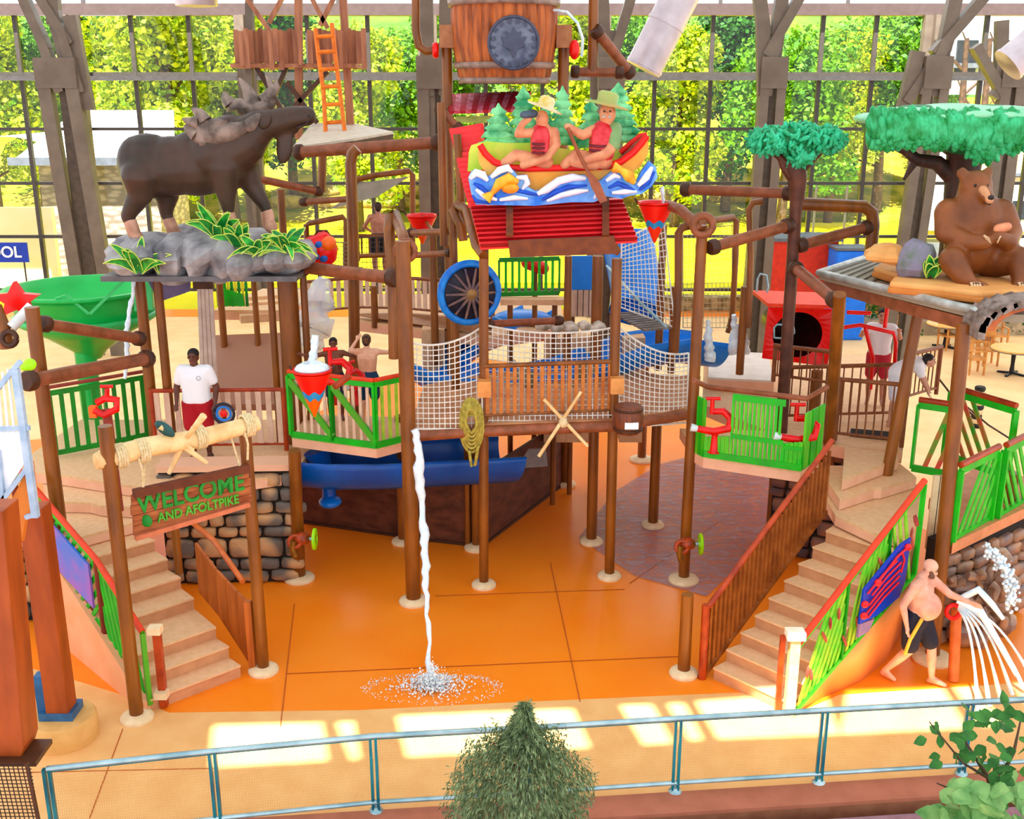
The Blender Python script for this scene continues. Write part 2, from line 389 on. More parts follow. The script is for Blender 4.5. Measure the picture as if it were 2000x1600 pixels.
branch_column(1500, 0, 30, .1, [(1498, 160, 1512, 80), (1510, 85, 1570, -20), (1492, 160, 1490, 40), (1490, 42, 1480, -40), (1510, 140, 1530, -20)], 'grey steel branching column behind the small green treetop')
branch_column(1812, 0, 29, .35, [(1812, 160, 1845, 80), (1843, 84, 1925, -10), (1850, 70, 1870, -20), (1825, 160, 1852, 70), (1800, 155, 1770, 200), (1770, 200, 1795, 100)], 'grey steel branching column behind the big green canopy')
branch_column(1960, 0, 33, 0, [(1950, 170, 1905, 90), (1955, 170, 1990, 120), (1955, 160, 1958, 40)], 'grey steel forked column beyond the bear tree by the right glazing', w=.3)
# ducts under the roof
dm = mat('silver_duct', 'd8ccd0', 'c4b8bc', rough=.35, scale=3, metal=.3)
a, b = at(1256, 135, 22), at(1345, -40, 22)
t = thing('air_duct', 'large silver air duct slanting down beside the barrel', 'duct', a)
MB().tube([a, a.lerp(b, .5), b], .36, 28).build('duct_pipe', dm, t)
for f in (.02, .5): MB().tube([a.lerp(b, f), a.lerp(b, f+.03)], .375, 28).build('duct_seam', dm, t)
a, b = at(1968, 128, 22), at(2075, 40, 22)
t = thing('air_duct', 'silver air duct end poking in at the upper corner above the bear tree', 'duct', a)
MB().tube([a, b], .34, 28).build('duct_pipe', dm, t); MB().tube([a, a.lerp(b, .05)], .355, 28).build('duct_seam', dm, t)
a, b = at(383, 10, 24), at(383, -60, 24)
tag(MB().tube([a+V(0, 0, -.02), a+V(0, 0, .02), b], [.42, .44, .44], 28).build('air_duct', dm), 'round silver duct end hanging at the top above the moose', 'duct')

# ================================================================== OUTSIDE
gm = mat('sunlit_lawn', 'e4d428', 'c4c41c', rough=.8, scale=.35, spec=.1)
tag(MB().prism([V(-60, 37.6, -.1), V(60, 37.6, -.1), V(60, 64, .0), V(-60, 64, .0)], (0, 0, .06)).build('lawn', gm), 'bright yellow-green lawn outside the glass wall', 'lawn')
bm = mat('forest_bank', '5c6418', 'a09038', rough=.9, scale=.8, spec=.1)
tag(MB().prism([V(-60, 64, -.04), V(60, 64, -.04), V(60, 90, 7), V(-60, 90, 7)], (0, 0, -.5)).build('forest_bank', bm), 'leaf-littered bank rising under the trees outside', 'bank')
tag(MB().prism([V(-60, 90, 7), V(60, 90, 7), V(75, 130, 26), V(-75, 130, 26)], (0, 0, -.5)).build('hillside', mat('hill_dark', '3c5a14', '5a7c1c', rough=.9, scale=.5)), 'dark green hillside behind the trees outside', 'hill')
# terraces of boulders
bo = mat('sandy_boulder', 'b8a058', '7c6c2c', rough=.9, scale=2)
random.seed(3)
for k in range(26):
    px = 1080+k*27+random.uniform(-8, 8) if k < 16 else 560+(k-16)*26; py = random.choice((262, 288, 312, 338)) if k < 16 else random.choice((322, 345))
    D = {262: 78, 288: 74, 312: 71, 338: 68, 322: 69, 345: 67}[py]; p = at(px, py, D)
    p.z = -.04+(D-64)*7.04/26+.1
    tag(MB().ell(p, (random.uniform(.9, 1.8), .7, random.uniform(.3, .55)), Matrix.Rotation(random.uniform(-.15, .15), 3, 'Z')).build('terrace_boulder', bo), 'flat sandy boulder outside, %s row%s' % ({262: 'highest', 288: 'second highest', 312: 'third highest', 338: 'lowest', 322: 'upper', 345: 'lower'}[py], (' between ducts and canopy, number %d along' if 0 else ', %s' % ['below the silver duct', 'beside the canoe sign\'s right tip', 'behind the canoe waves', 'above the red cone', 'left of the small green treetop', 'behind the long brown log', 'between duct and treetop', 'straight left of the treetop trunk', 'behind the treetop trunk', 'just right of the treetop', 'between both sculpted trees', 'above the bent brown pipe', 'left of the big canopy branch', 'under the big canopy\'s left end', 'behind the big canopy\'s thin branch', 'behind the bear tree trunk', 'behind the moose neck', 'under the moose chin', 'above the long log beam\'s left end', 'under the beige tower roof', 'behind the bent-top post', 'above the grey cloth panel', 'over the thin portal frame', 'left of the twin steel column', 'behind the twin steel column', 'beside the red side roof'][k])), 'boulder', 'boulders on the wooded bank')
# low stone retaining wall outside right-centre
st_y = mat('field_stone', 'b8a878', '7c7048', rough=.9, kind='voronoi', scale=4, bump=.5)
tag(MB().box((gz(1500, 600).x, 37.9, .25), (9, .5, .5)).build('low_stone_wall', st_y), 'low field-stone wall outside the glass behind the water jets', 'wall')
# pavilion, tents, sheds
sg = mat('grey_ledgestone', 'a89c90', '7c7264', rough=.9, kind='voronoi', scale=2.2, stretch=(1, 1, 2.6), bump=.4)
wht = mat('white_sheet', 'ffffff', 'f0f4f6', rough=.5)
p0, p1 = at(92, 470, 44), at(318, 470, 44)
t = thing('stone_pavilion', 'grey stone pavilion with a white roof outside behind the moose', 'building', ((p0.x+p1.x)/2, 46, 0))
zt = at(200, 318, 44).z
MB().box(((p0.x+p1.x)/2, 46, zt/2), (p1.x-p0.x, 4, zt)).build('stone_wall', sg, t)
MB().prism([V(p0.x-.5, 43.3, zt), V(p1.x+1, 43.3, zt), V(p1.x-.5, 48.6, zt+1.7), V(p0.x, 48.6, zt+1.7)], (0, 0, .25)).build('roof', wht, t)
MB().box(((p0.x+p1.x)/2, 43.2, zt+.1), (p1.x-p0.x+1.6, .15, .3)).build('roof_edge', mat('dark_edge', '6a7078', '5c6268'), t)
t = thing('white_canopy', 'white arched canopy roof outside at the far left', 'canopy', at(40, 300, 46)*1); c = at(40, 300, 46)
MB().tube([c+V(-3, 2, 0), c+V(-3, 2, .01)], .01, 4).build('pole', alu, t)
MB().add([c+V(x*2.2, y, .95*math.sqrt(max(0, 1-x*x))-.2) for y in (-1.5, 3) for x in [i/8-1 for i in range(17)]], [(i, i+1, 18+i, 17+i) for i in range(16)], True).build('fabric_roof', wht, t)
for sx in (-1.9, 1.9): MB().tube([V(c.x+sx, c.y-1.3, 0), V(c.x+sx, c.y-1.3, c.z)], .06, 8).build('pole', alu, t)
# hedge and picket panels beyond left
yel = mat('yellow_wall', 'ffe63c', 'ffd62c', rough=.7, scale=1)
cr = mat('cream_panel', 'fff2cc', 'ffe9b4', rough=.7, scale=1)
for (a, b, c_, d_, D, m_, nme, lab) in (((-60, 405), (102, 470), 0, 0, 41.5, cr, 'sunlit_wall', 'cream sunlit panel wall outside at the far left above the blue sign'),):
    p, q = at(a[0], b[1], D), at(b[0], a[1], D)
    tag(MB().box(((p.x+q.x)/2, D, q.z/2), (q.x-p.x, .3, q.z)).build(nme, m_), lab, 'wall')
# building on the right
p, q = at(1835, 185, 62), at(2080, 30, 62)
t = thing('grey_building', 'grey sunlit building behind bare trunks outside at the upper right corner', 'building', V((p.x+q.x)/2, 64, 4))
MB().box(((p.x+q.x)/2, 64, (p.z+q.z)/2), (q.x-p.x, 4, q.z-p.z)).build('wall', mat('grey_wall', 'd8dcdc', '9ca4a4', rough=.8, kind='voronoi', scale=.6), t)
MB().box(((p.x+q.x)/2, 61.8, q.z-2.6), (q.x-p.x, .3, .25)).build('ledge', mat('dark_edge', '6a7078'), t)
for k in range(3): MB().box((p.x+1.2+k*2.2, 61.9, p.z+2.0), (1.1, .2, 1.7)).build('window', mat('dark_pane', '20282c', '101418', rough=.1), t)
# sandy slope and white van right
tag(MB().prism([at(1795, 232, 58), at(2080, 205, 58), at(2080, 340, 52), at(1880, 330, 52)], (0, .3, -.8)).build('sandy_slope', mat('sand', 'f4c878', 'e8b868', rough=.9)), 'tan sandy slope outside behind the bear tree', 'slope')
p = at(1842, 375, 45)
t = thing('white_trailer', 'plain white trailer parked outside behind the bear tree trunk', 'trailer', V(p.x, 45, 0))
MB().box((p.x, 45.8, p.z), (1.5, 1.6, 3.2)).build('body', wht, t, bevel=.06)
for s in (-.4, .4): MB().tube([V(p.x+s, 44.9, .35), V(p.x+s, 45.1, .35)], .35, 16).build('wheel', mat('tyre', '181818'), t)
MB().box((p.x, 45.8, .8), (1.3, 1.3, 1.2)).build('chassis', mat('dark_edge', '6a7078'), t)
p = at(1995, 410, 44)
t = thing('food_stand', 'white stand with a dark serving window outside beside the bear', 'stand', V(p.x, 44, 0))
MB().box((p.x+.6, 44.8, p.z/2+.6), (3.2, 1.6, p.z+1.4)).build('body', mat('pale_tan_board', 'e8d4b8', 'dcc8a8'), t)
MB().box((p.x+.6, 43.96, p.z-.1), (2.7, .1, 1.5)).build('window_trim', wht, t)
MB().box((p.x+.7, 43.9, p.z), (2.3, .08, .75)).build('serving_window', mat('dark_pane', '20282c', '101418', rough=.1), t)
MB().box((p.x+.6, 44.8, p.z+1.4), (3.4, 1.9, .12)).build('roof', mat('dark_edge', '6a7078'), t)
for k, (px, lab) in enumerate(((1590, 'first'), (1650, 'second'))):
    p = at(px, 425, 47)
    tag(MB().tube([V(p.x, 47, 0), V(p.x, 47, 3.6)], .05, 8).build('fence_pole', alu), 'thin grey pole on the lawn outside, %s from the small green treetop' % lab, 'pole')

# ------------------------------------------------------------------ trees outside
def make_tree(name, h, r, m_leaf, n=3600, seed=1, conif=False, lsz=.34):
    random.seed(seed)
    t = thing(name, 'x', 'tree', (0, 0, 0))
    tb = mat('bark_dark', '5a4430', '3c2c20', rough=.9, scale=8)
    tr_ = MB(); tr_.tube([V(0, 0, 0), V(.1, 0, h*.35), V(0, .1, h*.7)], [.32, .22, .1], 8)
    cl = []
    for k in range(15):
        a = random.uniform(0, 6.28); rr = random.uniform(.15, .75)*r; z = h*random.uniform(.22, .92)
        rr *= (1.15-z/h*.7) if not conif else (1.25-z/h*1.15)
        cl.append((V(rr*math.cos(a), rr*math.sin(a), z), r*random.uniform(.3, .5)))
        tr_.tube([V(0, .05, z*.75), V(rr*math.cos(a)*.9, rr*math.sin(a)*.9, z)], [.09, .03], 5, cap=False)
    tr_.build('trunk', tb, t)
    lv = MB()
    for k in range(n):
        c, cr_ = random.choice(cl); v = Vector((random.gauss(0, 1), random.gauss(0, 1), random.gauss(0, .8))).normalized()*cr_*random.uniform(.75, 1.05)
        dd = Vector((random.gauss(0, 1), random.gauss(0, 1), random.gauss(0, .6)-.3)); s_ = lsz*random.uniform(.6, 1.3)
        lv.leaf(c+v, dd, v+Vector((random.gauss(0, .5), random.gauss(0, .5), random.gauss(0, .5))), s_, s_*.65)
    lv.build('foliage', m_leaf, t)
    return t
ly = leafmat('leaf_yellow_green', '4c7c06', 'bcc012', scale=1.6)
lg = leafmat('leaf_mid_green', '245c0a', '74a414', scale=1.4)
ld = leafmat('leaf_deep_green', '143c0c', '3c7818', scale=1.4)
protos = [make_tree('maple_tree', 12, 4.0, ly, 9000, 1), make_tree('oak_tree', 13, 4.2, lg, 9000, 2), make_tree('pine_tree', 14, 3.4, ld, 9000, 3, True)]
tl = [(215, 62, 0, 'yellow-lit maple outside behind the moose antlers'), (330, 58, 0, 'yellow-lit maple outside straight above the moose back'), (440, 63, 0, 'yellow-lit maple outside beside the plank tower'), (60, 66, 1, 'green oak outside beyond the forked column at far left'),
      (-40, 60, 0, 'yellow maple outside cut by the left picture edge'), (560, 68, 2, 'dark pine outside behind the plank tower'), (690, 60, 0, 'yellow maple outside right of the orange ladder'), (775, 66, 1, 'green oak outside between ladder and twin steel column'),
      (900, 70, 1, 'green oak outside behind the barrel'), (1080, 64, 0, 'yellow maple outside behind the canoe sign'), (1240, 68, 1, 'green oak outside behind the silver duct'), (1330, 62, 0, 'yellow-green maple outside right of the silver duct'),
      (1430, 66, 2, 'dark pine outside right of the yellow maple beside the duct'), (1545, 60, 1, 'green oak outside above the small green treetop'), (1640, 64, 0, 'yellow maple outside between small treetop and big canopy'), (1735, 66, 1, 'green oak outside behind the big canopy\'s left end'), (1850, 72, 2, 'dark pine outside beside the grey building'),
      (130, 80, 2, 'dark pine far up the hill at left'), (480, 84, 2, 'dark pine far up the hill behind the plank tower'), (1000, 84, 2, 'dark pine far up the hill behind the canoe sign'), (1480, 82, 2, 'dark pine far up the hill behind the fifth wall column'), (1780, 84, 1, 'green oak far up the hill at right')]
random.seed(11)
for k, (px, D, ty, lab) in enumerate(tl):
    x = at(px, 150, D).x; z = max(0, (D-64)*.27)
    if k in (0, 3, 5): o = protos[ty]; o.location = (x, D, z); o['label'] = lab
    else: o = dup(protos[ty], (x, D, z), lab, rz=random.uniform(0, 6.2))
    s_ = random.uniform(.9, 1.15); o.scale = (s_, s_, s_); o['group'] = 'trees outside the glass wall'
# bare trunks at the upper right
for k, px in enumerate((1880, 1925, 1978)):
    p = V(at(px, 150, 56).x, 56, 0)
    t = thing('bare_tree', ['bare dark trunk outside in front of the grey building, nearest the forked column', 'bare dark trunk outside, middle of the three before the grey building', 'bare dark trunk outside by the silver duct at the upper right edge'][k], 'tree', p, 'bare trees before the grey building')
    MB().tube([p, p+V(.2, 0, 5), p+V(0, 0, 10)], [.3, .22, .12], 8).build('trunk', mat('bark_dark', '5a4430', '3c2c20'), t)
    for j in range(5):
        q = p+V(.1, 0, 4+j*1.1); s_ = 1 if j % 2 else -1; MB().tube([q, q+V(s_*.9, 0, .8), q+V(s_*1.5, 0, 1.9)], [.1, .06, .03], 6).build('limb', mat('bark_dark', ''), t)
# ================================================================== shared builders for the play structure
def railing(pts, h, label, name='balustrade', m_rail=None, m_bal=None, gap=.12, low=.12, r=.035, rb=.012, posts=True, square=False):
    pts = [Vector(p) for p in pts]; t = thing(name, label, 'railing', pts[0]); mr = m_rail or rail_m(); mb_ = m_bal or slat_m()
    u = V(0, 0, h)
    MB().tube([p+u for p in pts], r, 10).build('top_rail', mr, t)
    MB().tube([p+V(0, 0, low) for p in pts], r*.7, 8).build('bottom_rail', mr, t)
    for p, q in zip(pts[:-1], pts[1:]):
        n = max(1, int((q-p).length/gap))
        for k in range(n):
            b = p.lerp(q, (k+.5)/n)
            if square: MB().box(b+V(0, 0, (h+low)/2), (gap*.55, .025, h-low), math.atan2((q-p).y, (q-p).x)).build('baluster', mb_, t)
            else: MB().tube([b+V(0, 0, low), b+u], rb, 6).build('baluster', mb_, t)
    if posts:
        for p in pts: MB().tube([p, p+V(0, 0, h+.03)], r*1.1, 8).build('rail_post', mr, t)
    return t
def slat_panel(t, a, b, z0a, z0b, ha, hb, slant=0, gap=.12, w=.055, fr=.07, m=None, inner=None, solid=None):
    """green framed panel between plan points a,b ; bottom z0a,z0b ; heights"""
    m = m or green_m(); a, b = Vector(a), Vector(b); a.z = b.z = 0
    L_ = (b-a).length; d = (b-a)/L_
    P = lambda s, v: V(a.x+d.x*s*L_, a.y+d.y*s*L_, z0a+(z0b-z0a)*s+(ha+(hb-ha)*s)*v)
    f = MB(); th = .04
    for q, r_ in ((P(0, 0), P(1, 0)), (P(0, 1), P(1, 1)), (P(0, 0), P(0, 1)), (P(1, 0), P(1, 1))): f.bar(q, r_, th, fr) if abs((r_-q).normalized().z) < .9 else f.bar(q, r_, fr, th, up=d)
    f.build('panel_frame', m, t)
    n = int(L_/gap)
    for k in range(1, n):
        s = k/n; s2 = min(1, max(0, s+slant))
        v1 = 1 if s+slant == s2 else (s2-s)/slant
        q, r_ = P(s, .02), P(s2, .98*abs(v1))
        if (r_-q).length > .08: MB().bar(q, r_, .022, w, up=d if True else None).build('slat', inner or m, t)
def stone_wall(a, b, h, label, cell=.26, seed=2, cat='wall', thick=.3, h2=None, m=None, coping=None):
    random.seed(seed); a, b = Vector(a), Vector(b); h2 = h if h2 is None else h2
    d = (b-a); L_ = V(d.x, d.y, 0).length; d.normalize(); nrm = V(d.y, -d.x, 0)
    t = thing('stone_wall', label, cat, a)
    MB().prism([a, b, b+V(0, 0, h2), a+V(0, 0, h)], -nrm*thick).build('mortar', mat('dark_mortar', '2e2620', '221c18', rough=.9), t)
    st = MB(); z = .02
    while z < max(h, h2)-.08:
        rh = cell*random.uniform(.5, 1.05); x = random.uniform(-.1, .05)
        while x < L_:
            w_ = cell*random.uniform(.7, 1.6); cx = x+w_/2
            top = h+(h2-h)*cx/L_
            if z+rh*.6 < top and cx < L_-.03 and cx > .03:
                hh = min(rh, top-z); c = a+d*cx+V(0, 0, z+hh/2); R = Matrix((d, nrm, V(0, 0, 1))).transposed()@Matrix.Rotation(random.uniform(-.12, .12), 3, 'Y')
                ww, H_ = w_*.46, hh*.45; pr = []
                n = 12; vs = []
                for lay, (s_, o_) in enumerate(((1, 0), (1.0, .05), (.82, .085))):
                    for k in range(n):
                        an = 2*math.pi*k/n; cs, sn = math.cos(an), math.sin(an); e = .45
                        vs.append(c+R@V(ww*s_*math.copysign(abs(cs)**e, cs)*random.uniform(.93, 1.04), o_+random.uniform(-.008, .008), H_*s_*math.copysign(abs(sn)**e, sn)*random.uniform(.93, 1.04)))
                fs = [(l*n+k, l*n+(k+1) % n, (l+1)*n+(k+1) % n, (l+1)*n+k) for l in range(2) for k in range(n)]+[tuple(range(2*n, 3*n))]
                st.add(vs, fs, True)
            x += w_
        z += rh
    if coping: MB().prism([a+V(0, 0, h)+nrm*.1, b+V(0, 0, h2)+nrm*.1, b+V(0, 0, h2)-nrm*(thick+.05), a+V(0, 0, h)-nrm*(thick+.05)], (0, 0, .1)).build('coping', mat('coping_'+coping, coping, coping, rough=.7), t)
    st.build('stones', m or mat('river_stone', 'c8a074', '6c645c', rough=.8, scale=1.9, lo=.42, hi=.58, detail=1, bump=.35, bscale=14), t)
    return t
def net(c00, c10, c01, c11, nu, nv, label, sag=0, r=.009, m=None, bulge=(0, 0, 0), parent=None):
    c00, c10, c01, c11 = map(Vector, (c00, c10, c01, c11)); B_ = Vector(bulge)
    def P(u, v):
        p = c00.lerp(c10, u).lerp(c01.lerp(c11, u), v); p = p+B_*4*u*(1-u)*(.4+.6*v); p.z -= sag*4*u*(1-u)*v; return p
    mb = MB()
    for i in range(nu+1): mb.tube([P(i/nu, j/8) for j in range(9)], r*(2 if i in (0, nu) else 1), 4, cap=False)
    for j in range(nv+1): mb.tube([P(i/16, j/nv) for i in range(17)], r*(2 if j in (0, nv) else 1), 4, cap=False)
    return tag(mb.build('rope_net', m or mat('white_net_cord', 'f2eee6', 'd8d2c6', rough=.8)), label, 'net')
def bucket(c, R_, hh, label, cols=('ee1a12', '2a90c8', 'ff6a10', '1fae30'), water=False, tilt=0, arm=None, name='tipping_cone'):
    """striped dump cone hanging point-down"""
    c = Vector(c); t = thing(name, label, 'bucket', c); M = Matrix.Rotation(tilt, 3, 'Y')
    lv = [1, .58, .42, .12]; nm_ = ['upper_cone', 'wave_band', 'lower_cone', 'tip']
    MB().lathe([(R_*.94, 0), (R_*1.06, .02), (R_*1.06, .05), (R_*.9, .04), (R_*.86, -.03), (0.01, -.05)], c, 28, M=M, cap=False).build('rim', red_m(), t)
    edges = [(0, 1.0), (.42, .60), (.58, .46), (1.0, .05)]
    for i in range(3):
        (t0, r0), (t1, r1) = edges[i], edges[i+1]; mb = MB(); n = 32; vs = []
        for j, (tt, rr) in enumerate(((t0, r0), (t1, r1))):
            for k in range(n):
                an = 2*math.pi*k/n; wv = .045*math.sin(an*6) if (i+j) in (1, 2) and not (i == 0 and j == 0) and not (i == 2 and j == 1) else 0
                tq = tt+wv; rq = R_*(r0+(r1-r0)*((tq-t0)/(t1-t0)))*(1+.012*i if wv else 1)
                vs.append(c+M@V(rq*math.cos(an), rq*math.sin(an), -hh*tq))
        mb.add(vs, [(k, n+k, n+(k+1) % n, (k+1) % n) for k in range(n)], True)
        mb.build(nm_[i], mat('bucket_'+cols[i], cols[i], cols[i], rough=.3), t)
    for s in (-1, 1): MB().tube([c+M@V(s*R_*1.02, 0, .02), c+M@V(s*R_*1.2, 0, .1)], .02, 6).build('pivot', mat('dark_clamp', ''), t)
    if arm: MB().tube([c+V(0, R_*.9, -.02), Vector(arm)], .035, 8).build('support_arm', pole_m(), t)
    if water: tag(MB().lathe([(R_*.5, .14), (R_*.8, .1), (R_*.95, .05), (R_*.6, .0)], c, 20, M=M).build('foam_heap', water_m()), 'white foaming water heaped in the striped cone on the green balcony', 'water')
    return t
def cannon(p, label, s=1.0, rz=0):
    """red water cannon: pedestal, loop body, nozzle"""
    p = Vector(p); t = thing('water_cannon', label, 'water cannon', p); m = mat('cannon_red', 'e8100c', 'c00c0a', rough=.22); R = Matrix.Rotation(rz, 3, 'Z')
    q = lambda x, y, z: p+R@V(x*s, y*s, z*s)
    MB().lathe([(.11*s, 0), (.07*s, .03), (.05*s, .3*s), (.06*s, .34*s)], p, 14).build('pedestal', m, t)
    MB().tube([q(-.3, -.1, .42), q(-.05, -.12, .38), q(.18, -.1, .42), q(.24, 0, .55), q(.12, .06, .66), q(-.06, .04, .66)], [.055*s, .06*s, .065*s, .065*s, .06*s, .05*s], 10).build('curved_barrel', m, t)
    MB().tube([q(-.06, .04, .62), q(-.06, .04, .86)], .035*s, 8).build('handle_stem', m, t)
    MB().tube([q(-.16, .04, .87), q(.06, .04, .87)], .03*s, 8).build('handle', m, t)
    MB().tube([q(-.3, -.1, .42), q(-.4, -.09, .44)], [.05*s, .065*s], 10).build('nozzle', mat('white_nozzle', 'e8f0f0', 'd8e0e0', rough=.3), t)
    return t

# ================================================================== FRONT GUARD RAIL
tl_ = mat('teal_steel', '1a7f8a', '0f5c70', rough=.3, metal=.3, scale=3)
sv_ = mat('bright_steel', 'b8d0d4', '88a8b0', rough=.22, metal=.6, scale=3)
bases = [gz(113, 1660), gz(428, 1622), gz(735, 1590), gz(1028, 1572), gz(1318, 1552), gz(1598, 1534), gz(1876, 1517), gz(2160, 1500)]
t = thing('guard_rail', 'teal and steel guard rail with mesh infill running along the front curb', 'railing', bases[0])
for b in bases:
    for s in (-.028, .028): MB().box((b.x+s, b.y, .5), (.03, .045, .93)).build('rail_post', tl_, t)
    MB().lathe([(.075, .045), (.07, .06), (.03, .065), (.03, .1)], (b.x, b.y, 0), 16).build('base_flange', sv_, t)
for a, b in zip(bases[:-1], bases[1:]):
    MB().tube([a+V(0, 0, .965), b+V(0, 0, .965)], .03, 10).build('top_rail', sv_, t)
    MB().tube([a+V(0, 0, .15), b+V(0, 0, .15)], .026, 10).build('bottom_rail', sv_, t)
    MB().tube([a+V(0, 0, .935), b+V(0, 0, .935)], .014, 6).build('under_rail', tl_, t)
    mb = MB(); n = 70
    for k in range(1, n): p = a.lerp(b, k/n); mb.bar(p+V(0, 0, .16), p+V(0, 0, .93), .0018)
    for k in range(1, 22): mb.bar(a+V(0, 0, .16+k*.035), b+V(0, 0, .16+k*.035), .0012)
    mb.build('wire_infill', mat('thin_wire', 'd8a868', 'c89858', rough=.5), t)

# ================================================================== STAIRS
ST = .18
def stair(inner, Wv, label, z_off=0, name='staircase'):
    t = thing(name, label, 'stairs', inner[0]); W_ = Vector(Wv)
    for k in range(len(inner)-1):
        z = ST*(k+1)+z_off; p, q = inner[k], inner[k+1]
        q2 = q+(q-p).normalized()*.04
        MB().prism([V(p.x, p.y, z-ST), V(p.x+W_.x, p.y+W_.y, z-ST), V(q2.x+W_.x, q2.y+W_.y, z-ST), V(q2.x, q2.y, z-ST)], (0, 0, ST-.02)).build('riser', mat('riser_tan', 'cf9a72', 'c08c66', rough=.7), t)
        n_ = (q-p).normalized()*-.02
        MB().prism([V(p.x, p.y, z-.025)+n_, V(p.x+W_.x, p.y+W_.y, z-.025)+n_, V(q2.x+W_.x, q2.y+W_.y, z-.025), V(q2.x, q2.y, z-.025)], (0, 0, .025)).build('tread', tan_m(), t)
    return t
LI = [V(*p) for p in ((-3.62, 12.75, 0), (-3.81, 12.94, 0), (-4.02, 13.14, 0), (-4.45, 13.65, 0), (-4.70, 13.93, 0), (-4.94, 14.16, 0), (-5.19, 14.42, 0), (-5.51, 14.55+.1, 0))]
LW = V(-.93, -.84, 0)
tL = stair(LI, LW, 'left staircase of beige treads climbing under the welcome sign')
RI = [V(*p) for p in ((2.68, 12.69, 0), (2.87, 12.85, 0), (3.08, 12.99, 0), (3.29, 13.13, 0), (3.5, 13.29, 0), (3.74, 13.46, 0), (3.96, 13.62, 0), (4.18, 13.77, 0), (4.39, 13.92, 0), (4.55, 14.1, 0))]
RW = V(.80, -.86, 0)
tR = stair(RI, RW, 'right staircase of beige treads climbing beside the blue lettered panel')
# side walls under the stairs
wm_ = mat('stair_side_wall', 'eeb088', 'e6a478', rough=.6, scale=3)
o0 = LI[0]+LW; o1 = LI[-1]+LW
MB().prism([V(o0.x, o0.y, 0), V(o1.x, o1.y, 0), V(o1.x, o1.y, 1.44), V(o0.x, o0.y, .16)], V(-.05, -.05, 0)*1.2).build('side_wall', wm_, tL)
crv = [gz(1556, 1392), gz(1610, 1362), gz(1680, 1332), gz(1732, 1290), gz(1768, 1225)]
o0 = RI[0]+RW; o1 = RI[-1]+RW
wl = MB(); N = len(crv)
for i in range(N): f = i/(N-1); p = o0.lerp(o1, f); wl.v += [crv[i].copy(), V(p.x+.02, p.y-.02, .1+f*1.6), V(p.x+.1, p.y+.12, .1+f*1.6), V(crv[i].x-.12, crv[i].y+.12, 0)]
for i in range(N-1):
    for j in range(4): wl.f.append([i*4+j, i*4+(j+1) % 4, (i+1)*4+(j+1) % 4, (i+1)*4+j]); wl.smooth.append(True)
wl.build('side_wall', mat('stair_side_orange', 'f0a868', 'e89c5a', rough=.5, scale=2), tR)

# landings and decks
def slab(poly, z, th, label, name='deck_platform', fas=True, m=None):
    t = thing(name, label, 'deck', V(poly[0].x, poly[0].y, z-th))
    MB().prism([V(p.x, p.y, z-.04) for p in poly], (0, 0, .04)).build('deck_surface', m or tan_m(), t)
    MB().prism([V(p.x, p.y, z-th) for p in poly], (0, 0, th-.04)).build('fascia', pink_m(), t)
    return t
b8 = LI[-1]; a8 = b8+LW
slab([b8, a8, V(-7.1, 14.2, 0), V(-7.6, 15.6, 0), V(-5.4, 15.6, 0), V(-5.35, 14.75, 0)], 1.44, .16, 'lower left landing slab above the left staircase')
slab([V(-6.9, 15.02, 0), V(-6.3, 14.98, 0), V(-6.1, 14.86, 0), V(-5.35, 14.76, 0), V(-5.3, 15.7, 0), V(-7.4, 15.9, 0)], 1.62, .17, 'middle left landing slab with a kinked front edge')
slab([gz(122, 928, 1.8), gz(276, 952, 1.8), V(-5.0, 15.0, 0), V(-3.4, 15.75, 0), V(-3.2, 18.6, 0), V(-7.8, 18.6, 0), V(-7.9, 15.9, 0)], 1.8, .17, 'upper left deck where the man in white stands')
c9 = RI[-1]; d9 = c9+RW
slab([gz(1632, 1007, 1.8), gz(1707, 1042, 1.8), d9, gz(1800, 945, 1.8), V(5.8, 15.2, 0), V(4.6, 15.2, 0)], 1.8, .15, 'lower right landing slab above the right staircase')
slab([gz(1640, 975, 1.98), gz(1708, 953, 1.98), gz(1722, 953, 1.98), gz(1790, 932, 1.98), gz(1757, 905, 1.98), V(5.6, 15.6, 0), V(4.7, 15.6, 0)], 1.98, .17, 'middle right landing slab with a kinked front edge')
slab([gz(1645, 937, 2.16), gz(1755, 896, 2.16), gz(1752, 886, 2.16), gz(1650, 873, 2.16)], 2.16, .17, 'top right step leading on to the deck')
# rear right deck behind the red slide
slab([gz(1508, 845, 2.16), gz(1650, 873, 2.16), gz(1762, 880, 2.16), gz(1768, 760, 2.16), gz(1690, 690, 2.16), gz(1375, 700, 2.16), gz(1372, 790, 2.16)], 2.16, .2, 'rear right deck in front of the red slide mouth')

